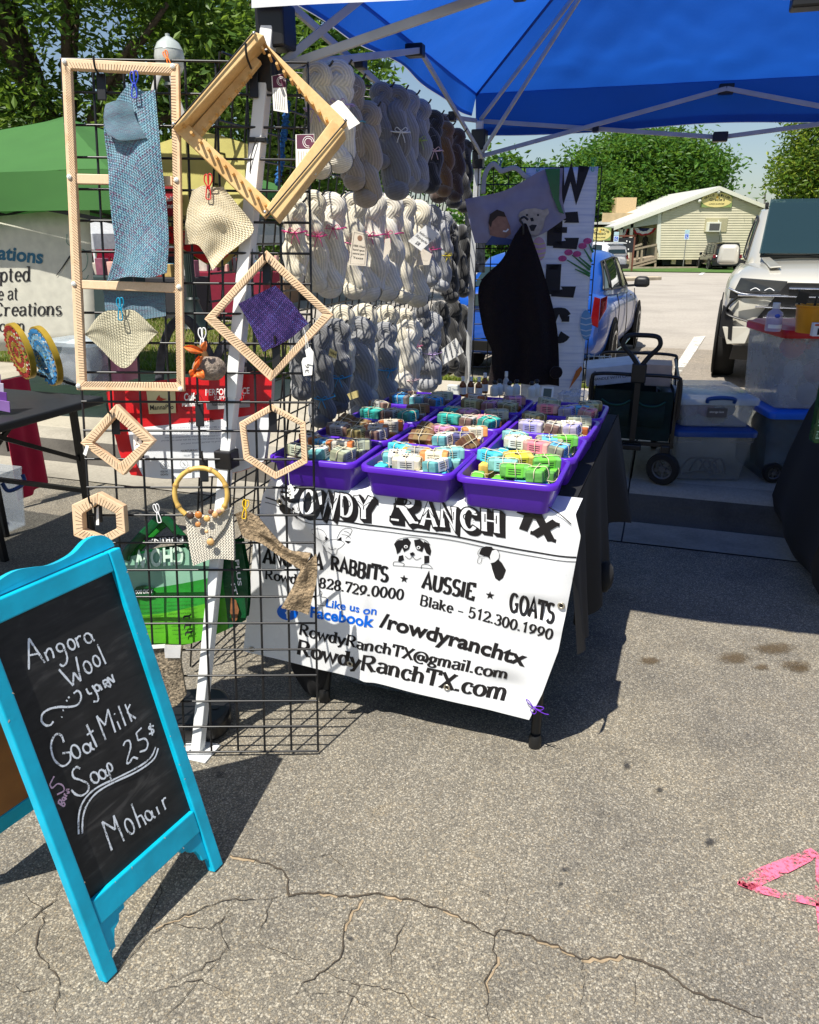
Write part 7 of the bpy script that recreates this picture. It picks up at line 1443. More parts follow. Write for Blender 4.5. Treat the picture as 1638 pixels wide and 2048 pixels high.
# body frame: x grows towards the nose; shift so the front axle is at x = 4.1
LN=5.3
body=[(0,.88,.45,.9,1.15),(.15,.98,.35,.95,1.18),(1.0,1.02,.32,1.0,1.16),(2.4,1.02,.32,1.0,1.14),(3.3,1.02,.32,1.0,1.15),(3.9,1.02,.34,1.0,1.16),(4.6,1.015,.36,.98,1.14),(5.0,.99,.36,.95,1.08),(5.18,.93,.36,.88,1.02),(5.26,.84,.38,.82,.97)]
S=dict(paint=champ,hw=HW,group='parked cars',body=body,cabin=[(.05,.84,1.14,.72,1.60),(.5,.88,1.14,.76,1.72),(2.0,.90,1.13,.78,1.75),(2.75,.89,1.13,.76,1.71),(3.35,.86,1.14,.70,1.44),(3.85,.82,1.14,.66,1.17)],windows=[(.35,1.2,.45,1.2),(1.28,2.2,1.28,2.2),(2.28,3.3,2.28,2.85)],wheels=[(1.15,.40),(4.25,.40)],mirrors=(-1,1),mirror=(3.25,.93,1.22,.24,.22),
 panels={'dark_cabin':(M('cabin_dark',(.012,.014,.016),.6),[[(3.90,.72,1.20),(3.90,-.72,1.20),(2.86,-.68,1.765),(2.86,.68,1.765)]]),'dashboard':(M('dash',(.05,.05,.05),.6),[[(3.90,.68,1.225),(3.90,-.68,1.225),(3.76,-.68,1.32),(3.76,.68,1.32)]]),'windscreen':(m_glass('screen_glass',(.02,.045,.055),.02,.4),[[(3.96,.73,1.24),(3.96,-.73,1.24),(2.90,-.69,1.81),(2.90,.69,1.81)]]),
  'head_lamp':(lampg,[[(5.20,s*.90,.93),(5.26,s*.48,.93),(5.28,s*.46,1.03),(5.20,s*.86,1.05)] for s in (1,-1)]),'lamp_bezel':(trimk,[[(5.20,s*.935,.86),(5.27,s*.46,.90),(5.28,s*.44,.93),(5.20,s*.935,.94)] for s in (1,-1)]),
  'grille':(trimk,[[(5.27,-.72,.62),(5.27,.72,.62),(5.29,.46,1.02),(5.29,-.46,1.02)]]),'air_duct':(trimk,[[(5.16,s*.985,.50),(5.24,s*.86,.48),(5.24,s*.88,.74),(5.17,s*.98,.80)] for s in (1,-1)]),'bumper_skirt':(trimk,[[(5.2,-.86,.30),(5.2,.86,.30),(5.25,.84,.44),(5.25,-.84,.44)]]),'hood_ridge':(champ,[[(4.9,s*.62,1.125),(4.9,s*.52,1.135),(3.95,s*.62,1.195),(3.95,s*.70,1.19)] for s in (1,-1)]),'roof_rail':(trimk,[[(.6,s*.70,1.76),(2.5,s*.70,1.75),(2.5,s*.74,1.75),(.6,s*.74,1.76)] for s in (1,-1)]),'bumper_wing':(champ,[[(5.20,s*.96,.60),(5.285,s*.70,.62),(5.285,s*.74,.46),(5.22,s*.90,.44)] for s in (1,-1)])},
 pn={'windscreen':(.006,0,.01),'dark_cabin':(.012,0,.02),'dashboard':(.015,0,.02),'head_lamp':(.02,0,0),'lamp_bezel':(.012,0,0),'grille':(.012,0,0),'air_duct':(.02,0,0),'bumper_skirt':(.03,0,0),'hood_ridge':(0,0,.014),'roof_rail':(0,0,.05),'bumper_wing':(.015,0,0)},
 bars={'grille_bar':(chrome,[[(5.315,y0,z),(5.32,0,z),(5.315,-y0,z)] for y0,z in ((.86,.90),(.70,.80),(.62,.71),(.44,.97),(.60,.655))],.5,.022),'lamp_chrome':(chrome,[[(5.19,s*.95,.95),(5.25,s*.80,.905),(5.30,s*.5,.905)] for s in (1,-1)],.8,.013),'lamp_element':(M('lamp_lit',(.8,.8,.8),.2),[[(5.29,s*(.56+.12*k),.945),(5.285,s*(.60+.12*k),.965),(5.28,s*(.64+.12*k),.945)] for s in (1,-1) for k in range(2)],.6,.006),'wiper':(trimk,[[(3.93,.62,1.215),(3.85,.1,1.27),(3.83,-.05,1.28)],[(3.93,-.05,1.215),(3.85,-.6,1.27)]],.6,.013),'bezel_hook':(trimk,[[(5.25,s*.86,.88),(5.24,s*.93,.80),(5.23,s*.93,.72),(5.30,s*.72,.66)] for s in (1,-1)],.6,.02)})
car('champagne_suv','large champagne coloured SUV parked nose towards the stall',TM_@Matrix.Translation((-3.25,0,0)),S)
# seats seen through the windscreen, as a dark shape
# ---- far vehicles
def far_suv(px0,px1,py_b,paint,label,name,face,hgt,group='parked cars',dx=0.0):
    a=gl((px0+px1)/2,py_b);w=(px1-px0)/F*(a.y*CP+(CH-a.z)*SP);HW=min(1.0,w/2)
    S=dict(paint=paint,hw=HW,group=group,body=[(0,HW*.93,.4,.8,1.05),(.12,HW*.98,.32,.85,1.08),(.9,HW,.30,.9,1.06),(2.4,HW,.30,.9,1.04),(3.4,HW,.32,.88,1.04),(4.2,HW*.96,.34,.84,1.0),(4.6,HW*.8,.4,.78,.9)],cabin=[(.06,HW*.84,1.04,HW*.74,hgt-.22),(.35,HW*.86,1.04,HW*.78,hgt-.06),(1.8,HW*.88,1.03,HW*.78,hgt),(2.6,HW*.87,1.03,HW*.74,hgt-.08),(3.5,HW*.8,1.03,HW*.66,1.06)],windows=[(.4,1.2,.5,1.2),(1.28,2.1,1.28,2.1),(2.18,3.1,2.18,2.6)],wheels=[(.85,.38),(3.6,.38)],mirrors=(1,-1),mirror=(2.95,HW*.95,1.1,.2,.18),
     panels={'rear_glass':(glassd,[[(.02,-HW*.72,1.12),(.02,HW*.72,1.12),(.16,HW*.66,hgt-.14),(.16,-HW*.66,hgt-.14)]]),'tail_lamp':(redl,[[(.0,s*HW*.95,.85),(.0,s*HW*.78,.85),(.0,s*HW*.78,1.08),(.06,s*HW*.95,1.08)] for s in (1,-1)]),'number_plate':(M('plate_white'),[[(-.01,-.2,.75),(-.01,.2,.75),(-.01,.2,.86),(-.01,-.2,.86)]]),'bumper':(trimk,[[(-.02,-HW*.95,.36),(-.02,HW*.95,.36),(-.02,HW*.95,.58),(-.02,-HW*.95,.58)]]),'spoiler':(paint,[[(.0,-HW*.7,hgt-.06),(.0,HW*.7,hgt-.06),(.3,HW*.7,hgt-.02),(.3,-HW*.7,hgt-.02)]])},pn={'rear_glass':(-.03,0,.01),'tail_lamp':(-.03,0,0),'number_plate':(-.03,0,0),'bumper':(-.05,0,0),'spoiler':(0,0,.04)},
     bars={'tail_strip':(chrome,[[(-.03,-HW*.6,.98),(-.03,HW*.6,.98)]],.5,.025)})
    car(name,label,fr((a.x+dx,a.y,a.z+.02),face),S)
far_suv(1418,1484,543,m_paint('paint_black',(.012,.012,.013),.2,.2),'black SUV seen from behind beside the building','black_suv',84,1.86)
far_suv(1200,1262,552,m_paint('paint_white',(.75,.76,.77),0,.3),'white SUV beyond the blue hatchback','white_suv',118,1.70)
# white van roof rising beyond the champagne SUV, with a roof vent
a=gl(1600,560);vn=thing('white_van','white van standing behind the champagne SUV','van',fr((a.x+.9,a.y,a.z),75));wv=M('van_white',(.80,.80,.78),.4)
mb=MB();loft(mb,[[V((x,y,z)) for y,z in ((-1.05,.5),(1.05,.5),(1.08,1.6),(1.0,hh-.25),(.7,hh),(-.7,hh),(-1.0,hh-.25),(-1.08,1.6))] for x,hh in ((-2.6,2.5),(-2.3,2.95),(0,3.05),(2.0,3.0),(2.8,2.3))]);mb.build('shell',wv,vn,sm=50)
MB().box((1.2,.9,3.18),(.5,.5,.35),None,0,.8).build('roof_vent',M('vent_grey',(.5,.5,.48),.5),vn,bev=.02)
for x in (-1.7,1.7):
    for y in (-.95,.95):MB().lathe([(.001,-.1),(.36,-.1),(.36,.1),(.001,.1)],(x,y,.36),20,0,Matrix.Rotation(R(90),4,'X')).build('wheel',tyrem,vn,sm=40)
# ================================================================== BUILDING ACROSS THE CAR PARK
b0=gd(1320,524,58);FB=Pl(fr((b0.x,b0.y,b0.z),0));BD=13.0
sidm=M('siding_sage',(.58,.54,.39),.75,var=.06,vs=1.5);trw=M('trim_cream',(.66,.66,.56),.6,var=.05);roofm=M('roof_metal',(.50,.50,.46),.5,var=.1);darkm=M('porch_dark',(.02,.017,.014),.9)
bd=thing('cafe_building','sage green clapboard cafe with low gable and open porch','building',FB.M)
def LZ(px,py,off=0):return FB.L(px,py,off)
ap,lk,le,re_=LZ(1437,376),LZ(1320,421),LZ(1226,456),LZ(1668,470)
zb=LZ(1400,519).z;x0,x1=LZ(1320,470).x,LZ(1660,470).x
def roofz(x):
    if x <= lk.x:return lerp(le.z,lk.z,(x-le.x)/(lk.x-le.x))
    if x <= ap.x:return lerp(lk.z,ap.z,(x-lk.x)/(ap.x-lk.x))
    return lerp(ap.z,re_.z,(x-ap.x)/(re_.x-ap.x))
mb=MB();ch_=.165;z=zb
while z<ap.z-.15:
    a,b=x0,x1
    if roofz(a)-.1<z:a=next((x0+k*.1 for k in range(200) if roofz(x0+k*.1)-.1 >= z+ch_),None)
    if a is None:break
    if roofz(b)-.1<z+ch_:b=next((x1-k*.1 for k in range(200) if roofz(x1-k*.1)-.1 >= z+ch_),a)
    mb.box(((a+b)/2,.03,z+ch_/2),(b-a,.07,ch_),Matrix.Rotation(R(-9),4,'X'));z += ch_
o=mb.build('siding',sidm,bd);o['kind']='stuff'
MB().prism([V((x0,.08,zb)),V((x1,.08,zb)),V((x1,.08,roofz(x1)-.08)),V((ap.x,.08,ap.z-.08)),V((x0,.08,roofz(x0)-.08))][::-1],(0,BD,0)).build('wall',sidm,bd)
def slope(a,b,th,y0,y1,nm,mat):MB().prism([V((a.x,y0,a.z)),V((b.x,y0,b.z)),V((b.x,y0,b.z+th)),V((a.x,y0,a.z+th))][::-1],(0,y1-y0,0)).build(nm,mat,bd)
slope(le,ap,.12,-.22,BD,'roof',roofm);slope(ap,re_,.12,-.22,BD,'roof',roofm)
for a,b in ((le,ap),(ap,re_)):slope(a-V((0,0,.16)),b-V((0,0,.16)),.22,-.29,-.225,'fascia',trw)
MB().prism([LZ(1316,426,-.02),LZ(1323,426,-.02),LZ(1320,518,-.02),LZ(1313,490,-.02)][::-1],(0,.1,0)).build('corner_board',trw,bd)
# porch
pl_,pr_=LZ(1236,470).x,LZ(1314,470).x
MB().box(((pl_+pr_)/2,3.0,LZ(1270,516).z-.12),(pr_-pl_,6.2,.22)).build('porch_floor',M('deck_grey',(.32,.25,.18),.8,var=.2),bd)
MB().box(((pl_+pr_)/2,5.2,zb+1.6),(pr_-pl_,.1,3.4)).build('porch_back_wall',M('porch_wall',(.42,.32,.18),.8,var=.2,vs=2),bd)
MB().box((pl_+.6,5.1,zb+1.2),(.9,.08,2.0)).build('porch_door',M('porch_door',(.06,.03,.02),.5),bd);MB().box((pr_-1.1,5.1,zb+1.7),(.9,.06,1.0)).build('porch_window',M('window_dark',(.02,.025,.03),.1),bd)
for px in (1238,1258):q=LZ(px,518);MB().bar((q.x,.1,zb-.4),(q.x,.1,roofz(q.x)-.2),.2,.2,(0,1,0)).build('porch_post',trw,bd)
MB().prism([LZ(1236,452,.0),LZ(1236,460,.0),LZ(1315,448,.0),LZ(1315,428,.0)],(0,.1,0)).build('porch_gable',M('siding_pale',(.40,.42,.34),.75),bd)
def bunting(px0,px1,py0,drop,lb):
    a,b=LZ(px0,py0,.3),LZ(px1,py0-(px1-px0)*.08,.3);bt=thing('flag_bunting',lb,'bunting',FB.M@Matrix.Translation(a),'flag buntings on the porch');b=b-a;dz=(LZ(px0,py0).z-LZ(px0,py0+drop).z)
    for r0,r1,m_,nm in ((.0,.45,M('bunting_blue',(.01,.015,.07),.8),'blue_band'),(.45,.78,M('bunting_white',(.55,.55,.55),.8),'white_band'),(.78,1.0,M('bunting_red',(.28,.008,.012),.8),'red_band')):
        mb=MB();mb.sheet(lambda u,v:b*.5+V((math.cos(3.1416*(1-u))*b.x*.5*lerp(r0,r1,v),.08*math.sin(u*30)*lerp(r0,r1,v),-abs(math.sin(3.1416*u))*dz*lerp(r0,r1,v)*(1+.06*math.sin(u*30)))),30,4);mb.build(nm,m_,bt,sm=180)
bunting(1264,1312,458,15,'wide red white and blue bunting on the porch');bunting(1234,1256,458,22,'narrow red white and blue bunting at the porch corner')
dk=M('rail_wood',(.30,.24,.17),.85,var=.2)
rl_=thing('porch_ramp','weathered wooden ramp with handrails in front of the porch','ramp',FB.M)
for px,py0,py1 in ((1312,491,536),(1284,496,538),(1276,494,520),(1262,500,534)):a,b=LZ(px,py0,-1.2),LZ(px-2,py1,-1.2);MB().bar(a,b,.13,.13,(0,1,0)).build('post',dk,rl_)
for (xa,ya),(xb,yb_) in (((1314,489),(1268,499)),((1284,488),(1256,498)),((1314,516),(1262,530)),((1312,522),(1262,536))):MB().bar(LZ(xa,ya,-1.25),LZ(xb,yb_,-1.25),.10,.12).build('rail',dk,rl_)
MB().prism([LZ(1258,522,-1.1),LZ(1314,512,-1.1),LZ(1314,517,-1.1),LZ(1258,528,-1.1)],(0,1.6,0)).build('ramp_deck',dk,rl_)
for px in (1347,1377,1420):q=LZ(px,528,.1);MB().box((q.x,.2,zb-.14),(.3 if px<1360 else .42,.2,.34)).build('foundation_pier',M('pier',(.50,.42,.26),.9,var=.2),bd)
MB().box((LZ(1480,520).x,.5,zb-.2),(11,.1,.4)).build('skirting',M('skirting_dark',(.03,.035,.04),.9),bd)
# things on the facade
wz=[LZ(1411,436),LZ(1452,464)];MB().box(((wz[0].x+wz[1].x)/2,-.02,(wz[0].z+wz[1].z)/2),(wz[1].x-wz[0].x,.06,wz[0].z-wz[1].z)).build('window_panel',M('siding_panel',(.40,.37,.23),.75),bd)
q=LZ(1427,454,-.25);ac=thing('window_ac_unit','white window air conditioner in the cafe wall','air conditioner',FB.M@Matrix.Translation(q));MB().box((0,.1,0),(.92,.6,.66)).build('case',trw,ac,bev=.02);MB().box((-.0,-.205,0),(.72,.01,.46)).build('grille',M('ac_grille',(.05,.05,.05),.6),ac)
for k in range(7):MB().box((0,-.213,-.19+.063*k),(.7,.006,.011)).build('louvre',M('ac_louvre',(.3,.3,.28),.6),ac)
def oval_sign(cx,cy,rx,ry,off,label,full=True,dpl=None):
    P_=dpl or FB;c=P_.L(cx,cy,off);X_=(P_.L(cx+rx,cy,off)-c).length;Z_=(P_.L(cx,cy-ry,off)-c).length;o=thing('oval_sign',label,'sign',P_.M@Matrix.Translation(c),'oval cafe signs')
    MB().box((0,.03,0),(X_*2.0,.04,Z_*2.02)).build('backing',M('sign_green',(.22,.30,.10),.6),o);mb=MB();mb.prism([V((math.cos(k)*X_,0,math.sin(k)*Z_)) for k in np.linspace(6.1,0,36)],(0,.02,0));mb.build('oval_face',M('sign_yellow',(.72,.60,.24),.6),o)
    gk=M('sign_ink',(.05,.05,.02),.6);s_='GRACE MILLER'
    for k,ch in enumerate(s_):
        if ch == ' ':continue
        th=R(160-140*k/(len(s_)-1));rx_,rz_=X_*.80,Z_*.62;p0=V((math.cos(th)*rx_,-.006,math.sin(th)*rz_));tn=V((math.sin(th)*X_,0,-math.cos(th)*Z_)).normalized();up=V((math.cos(th)*.4,0,math.sin(th))).normalized();mb=MB();mb.text(sans(ch,.03),lambda x,y,p0=p0,tn=tn,up=up:p0+tn*(x-.5)*X_*.12+up*(y-.3)*Z_*.30);mb.build('lettering',gk,o)
    for s_,z,w,h in (("Gracie's",-.12,.50,.42),('LUNCH & DINNER',-.62,.50,.18)):mb=MB();mb.text(sans(s_,.02),along((-X_*w,-.006,Z_*z),(X_*w,-.006,Z_*z),(-X_*w+.02,-.006,Z_*(z+h))));mb.build('lettering',gk,o)
    mb=MB();c2=V((0,-.008,Z_*.38));mb.poly([c2+V((math.sin(k*.628),0,math.cos(k*.628)))*Z_*(.24 if k % 2 == 0 else .12) for k in range(10)]);mb.build('sun_emblem',M('sign_gold',(.75,.42,.03),.5),o)
    return o
oval_sign(1434,400,31,14.5,-.12,'large oval yellow cafe sign on the gable')
for px in (1399,1437):q=LZ(px,402 if px<1420 else 384,-.15);lo=thing('wall_lamp','white floodlight left of the gable sign' if px<1420 else 'white floodlight above the gable sign','lamp',FB.M@Matrix.Translation(q),'floodlights on the gable');MB().ball((0,0,0),.14,12).build('head',trw,lo,sm=180);MB().cyl((0,0,0),(.05,.12,-.1),.03).build('bracket',trw,lo)
q=LZ(1437,440,-.08);MB().bar(q,LZ(1440,470,-.08),.08,.05,(0,1,0)).build('downpipe',trw,bd);mb=MB();mb.tube([LZ(1440,470,-.1),LZ(1436,500,-.1),LZ(1440,518,-.1)],.015,5);mb.build('cable',blackp,bd)
q=LZ(1528,420,-.1);MB().bar(LZ(1530,385,-.1),LZ(1527,440,-.1),.10,.10,(0,1,0)).build('flue',M('flue_steel',(.5,.5,.5),.35,.8),bd)
MB().prism([LZ(1508,438,-.05),LZ(1545,438,-.05),LZ(1545,520,-.05),LZ(1510,520,-.05)][::-1],(0,.06,0)).build('side_door',M('siding_panel'),bd);MB().box((LZ(1420,500).x,-.3,zb+.35),(.7,.35,.75)).build('meter_box',M('meter_dark',(.03,.035,.03),.6),bd)
# neighbouring low roof, chimney block and second sign at the far left of the cafe
nb=thing('low_annex','low flat roofed annex left of the cafe porch','building',FB.M);a,b=LZ(1100,470,3),LZ(1232,470,3);MB().box(((a.x+b.x)/2,6,zb+1.1),(b.x-a.x,5,2.4)).build('wall',M('annex_wall',(.12,.07,.05),.8,var=.3),nb);MB().box(((a.x+b.x)/2,5.5,zb+2.5),(b.x-a.x+.6,6.2,.16)).build('roof',roofm,nb);q=LZ(1252,432,8);MB().box((q.x,9,q.z-.2),(1.6,1.6,3.2)).build('tower',M('tower_tan',(.55,.40,.22),.8,var=.1),nb)
o=oval_sign(1200,468,22,13,-2.5,'smaller oval cafe sign half hidden by the welcome banner');p2=FB.L(1200,500,-2.5)
for dx in (-.3,.3):MB().bar((dx,.05,-1.2),(dx,.05,-.4),.07,.07,(0,1,0)).build('post',trw,o)
mb=MB();mb.box((0,.3,-.75),(1.3,.1,.5));mb.build('red_menu_board',M('menu_red',(.35,.02,.02),.6,var=.4,vs=4),o)
def handicap(px,py_t,py_b,pyg,D_,label):
    base=gd(px-3,pyg,D_);top=gd(px+1.5,py_t,D_);o=thing('parking_sign',label,'sign',fr((base.x,base.y,base.z),0),'accessible parking signs');h=top.z-base.z
    MB().cyl((0,0,0),(0,0,h),.03,n=8).build('pole',M('galv',(.28,.28,.26),.5,.6),o);MB().box((0,-.04,h-.12),(.30,.01,.2)).build('upper_plate',M('plate_pale',(.40,.58,.62),.5),o);MB().box((0,-.04,h-.42),(.30,.01,.36)).build('sign_plate',M('plate_bluewhite',(.55,.68,.78),.5),o);MB().box((0,-.048,h-.42),(.2,.006,.24)).build('blue_square',M('sign_blue',(.01,.08,.5),.5),o);MB().ball((0,-.053,h-.36),.022,8).build('wheelchair_symbol',inkw,o);mb=MB();mb.tube([V((-.01,-.053,h-.38)),V((.0,-.053,h-.46)),V((.04,-.053,h-.46)),V((.055,-.053,h-.51))],.011,5);mb.tube([V((math.cos(k)*.05-.005,-.053,h-.46+math.sin(k)*.05)) for k in np.linspace(1.8,6,10)],.009,5);mb.build('wheelchair_symbol',inkw,o)
handicap(1369,459,476,533,52,'blue accessible parking sign in front of the cafe wall');handicap(1230,463,486,533,50,'blue accessible parking sign beside the white SUV')
kk=thing('menu_kiosk','brown framed black notice stand by the ramp','notice board',Pl(fr(gd(1246,526,52),0)).M);MB().box((0,0,1.1),(1.1,.1,.9)).build('black_panel',M('kiosk_black',(.015,.017,.02),.4),kk)
for x in (-.56,.60):MB().bar((x,0,-.5),(x,0,1.7),.1,.1,(0,1,0)).build('post',M('kiosk_brown',(.14,.05,.03),.7),kk)
MB().bar((-.6,0,1.66),(.64,0,1.66),.1,.1).build('top_rail',M('kiosk_brown'),kk)
for x,z in ((.1,1.35),(.3,1.3),(.0,.95),(-.25,1.2),(.25,.85)):MB().box((x,-.055,z),(.07,.006,.09)).build('notice',inkw,kk)
# people
def person(name,label,M_,h,shirt,trous,skin,hairc,pose='stand',arm=0.0):
    o=thing(name,label,'person',M_);k=h/1.75
    P={'pel':(0,0,.95),'che':(0,-.02,1.30),'nek':(0,0,1.48),'hea':(0,-.02,1.60),'top':(0,-.01,1.74),'hl':(-.10,0,.92),'kl':(-.11,-.03,.50),'al':(-.11,.02,.09),'tl':(-.12,-.14,.05),'hr':(.10,0,.92),'kr':(.12,-.05,.50),'ar':(.12,.0,.09),'tr':(.13,-.16,.05),'sl':(-.19,0,1.41),'el':(-.25,.02,1.14),'wl':(-.22,-.12,.94),'dl':(-.21,-.17,.86),'sr':(.19,0,1.41),'er':(.25,.0,1.14),'wr':(.20,-.18,1.02+arm),'dr':(.17,-.26,1.04+arm)}
    Rr={'pel':.14,'che':.145,'nek':.055,'hea':.095,'top':.075,'hl':.095,'kl':.062,'al':.042,'tl':.04,'hr':.095,'kr':.062,'ar':.042,'tr':.04,'sl':.07,'el':.045,'wl':.032,'dl':.035,'sr':.07,'er':.045,'wr':.032,'dr':.035}
    E=[('pel','che'),('che','nek'),('nek','hea'),('hea','top'),('pel','hl'),('hl','kl'),('kl','al'),('al','tl'),('pel','hr'),('hr','kr'),('kr','ar'),('ar','tr'),('che','sl'),('sl','el'),('el','wl'),('wl','dl'),('che','sr'),('sr','er'),('er','wr'),('wr','dr')]
    ks=list(P);me=bpy.data.meshes.new('body');me.from_pydata([V(P[q])*k for q in ks],[(ks.index(a),ks.index(b)) for a,b in E],[]);ob=bpy.data.objects.new('body',me);COL.objects.link(ob);ob.parent=o
    sk=ob.modifiers.new('skin','SKIN');ly=me.skin_vertices[0] if me.skin_vertices else None
    if ly is None:bpy.context.view_layer.update();ly=me.skin_vertices[0] if me.skin_vertices else None
    if ly is not None:
        for i,q in enumerate(ks):ly.data[i].radius=(Rr[q]*k,Rr[q]*k*.85);ly.data[i].use_root=q == 'pel'
    s2=ob.modifiers.new('sub','SUBSURF');s2.levels=1;s2.render_levels=1
    m,t,ou=nodes_of('clothes_'+name+str(len(MATS)));MATS[m.name]=m;sp=t.nodes.new('ShaderNodeSeparateXYZ');t.links.new(coord(t),sp.inputs[0]);mr=NN(t,'MapRange');t.links.new(sp.outputs[2],mr.inputs[0]);mr.inputs[2].default_value=1.8*k
    prin(t,ou,ramp(t,mr.outputs[0],[(0,(.02,.02,.02)),(.05,trous),(.535,shirt),(.83,skin)],'CONSTANT').outputs[0],.85);me.materials.append(m)
    mb=MB();mb.ball((0,.015*k,1.665*k),.108*k,14,(1,1.05,.95));mb.build('hair',M('hair_%d' % int(sum(hairc)*1000),hairc,.8),o,sm=180)
    mb=MB()
    for s_ in (-1,1):mb.ball((s_*.035*k,-.10*k,1.62*k),.012*k,6)
    mb.ball((0,-.112*k,1.59*k),.016*k,6);mb.build('face',M('face_dark',(.10,.05,.04),.7),o,sm=180)
    return o
for px,rzz,lb,sh in ((1287,30,'person in dark clothes standing on the porch under the wide bunting',(.03,.03,.03)),(1267,-40,'person in dark clothes nearer the porch corner',(.05,.03,.03))):q=FB.M@V((LZ(px,518,1.6).x,1.6,LZ(1270,516).z));person('person',lb,fr(q,rzz),1.75,sh,(.02,.02,.03),(.20,.11,.07),(.015,.012,.01))
# ================================================================== NEIGHBOUR STALL ON THE LEFT
gcan=M('canopy_green',(.065,.20,.05),.8,var=.05,vs=3,trl=.35);gblk=M('frame_black',(.01,.01,.01),.4)
c1=gd(217,338,5.0);GM=fr((c1.x,c1.y,0),-17);gt=thing('green_canopy','green pop-up canopy of the neighbouring stall','canopy',GM);gz1=c1.z;gs=2.9
E5=[V((0,0,gz1)),V((-gs,0,gz1)),V((-gs,gs,gz1)),V((0,gs,gz1))];gpk=V((-gs/2,gs/2,gz1+.52))
for i in range(4):
    A,B=E5[i],E5[(i+1) % 4];mb=MB();mb.sheet(lambda u,v:A.lerp(B,u).lerp(gpk,v)+V((0,0,-.05*math.sin(3.14*v)*math.sin(3.14*u)+.01*mnoise.noise(V((u*6,v*6,i))))),24,16);mb.build('roof_panel',gcan,gt,sm=180)
    out=((A+B)/2-V((gpk.x,gpk.y,gz1))).normalized();mb=MB();mb.sheet(lambda u,v:A.lerp(B,u)+out*(.003+.02*v+.012*v*math.sin(u*17))-V((0,0,.23*v)),24,3);mb.build('valance',gcan,gt,sm=180)
for c in E5[:4]:MB().bar((c.x*.97-.04,c.y*.97+.04,0),(c.x*.97-.04,c.y*.97+.04,gz1),.03,.03,(0,1,0)).build('leg',gblk,gt) if c.x<-1 else None
for a,b in ((0,1),(1,2),(2,3),(3,0)):
    A,B=E5[a],E5[b];m_=(A+B)/2
    for P,Q in ((A+V((0,0,-.04)),m_+V((0,0,-.34))),(A+V((0,0,-.30)),m_+V((0,0,-.06))),(m_+V((0,0,-.34)),B+V((0,0,-.04))),(m_+V((0,0,-.06)),B+V((0,0,-.30)))):MB().bar(P,Q,.014,.024).build('truss_bar',gblk,gt)
    MB().box(m_+V((0,0,-.34)),(.06,.06,.05)).build('truss_joint',gblk,gt)
for c in E5:MB().bar(c-V((0,0,.05)),gpk-V((0,0,.08)),.014,.024).build('rafter',gblk,gt)
# banner at the back of that stall
pb_=Pl(fr(gd(180,560,5.3),-12));lb_=thing('stall_banner','cream banner of the neighbouring stall with needle and thread drawing','banner',pb_.M);bc=M('banner_cream',(.68,.66,.56),.6,trl=.2)
f_=coons(*(pb_.Ls(q,0) for q in ([(-260,452),(0,432),(178,414)],[(-260,708),(0,702),(192,694)],[(-260,452),(-260,580),(-260,708)],[(178,414),(186,560),(192,694)])))
mb=MB();mb.sheet(lambda u,v:f_(u,v)+V((0,.0015*math.sin(u*8),0)),20,8,0,.002,(0,1,0));mb.build('sheet',bc,lb_,sm=180)
teal_i=M('banner_teal',(.02,.12,.20),.6)
def lt(s_,a,b,t_,m_,font=None,bold=0):mb=MB();mb.text(font or sans(s_,bold),along(pb_.L(*a,-.004),pb_.L(*b,-.004),pb_.L(*t_,-.004)));mb.build('lettering',m_,lb_)
lt('Creations',(-62,512),(85,527),(-60,484),teal_i,None,.03)
lt('',(0,0),(1,0),(0,1),ink,slab('accepted',.13,.06)[0:2] if False else slab('accepted',.13,.06)) if False else lt('x',(-62,565),(61,562),(-62,536),ink,slab('accepted',.14,.06));lt('x',(-62,602),(36,599),(-62,576),ink,slab('Online at',.14,.06));lt('x',(-110,634),(123,630),(-110,608),ink,slab('Crafty Creations',.14,.06));lt('x',(-110,664),(50,662),(-110,642),ink,slab('at gmail.com',.14,.06))
mb=MB();ribbon(mb,pb_.Ls([(112,552),(128,530),(140,512)],-.005),[.003,.008,.010],V());mb.build('needle_drawing',ink,lb_);mb=MB();ribbon(mb,smooth(pb_.Ls([(134,468),(134,486),(150,496),(168,500),(175,515),(172,535),(160,548),(162,556),(172,558),(177,550)],-.005),6),.004,V());mb.build('thread_drawing',M('thread_green',(.02,.16,.12),.6),lb_)
# table of that stall
ta0,ta1=gz(204,793,.73),gz(0,848,.73);ex=(ta1-ta0);ang=math.degrees(math.atan2(-ex.y,-ex.x));LT=fr((ta0.x,ta0.y,0),ang);lt_=thing('craft_table','black folding table of the neighbouring stall','table',LT);tb_m=M('table_black',(.014,.015,.017),.55)
MB().box((-.9,.36,.715),(1.8,.74,.035)).build('table_top',tb_m,lt_,bev=.008)
for x,y in ((-.08,.1),(-.08,.64),(-1.05,.06),(-1.05,.64)):MB().bar((x,y,0),(x-.0,y,.70),.025,.025,(0,1,0)).build('leg',gblk,lt_)
q=LT.inverted()@gz(10,1122);MB().bar((q.x,q.y,0),(q.x-.02,q.y+.01,.70),.026,.026,(0,1,0)).build('leg',gblk,lt_)
MB().bar((-.08,.1,.3),(-.08,.64,.3),.02,.02).build('stretcher',gblk,lt_);MB().bar((-.08,.37,.68),(-.6,.37,.30),.018,.018).build('brace',gblk,lt_);MB().bar((-.08,.1,.45),(-.5,.12,.66),.018,.018).build('brace',gblk,lt_)
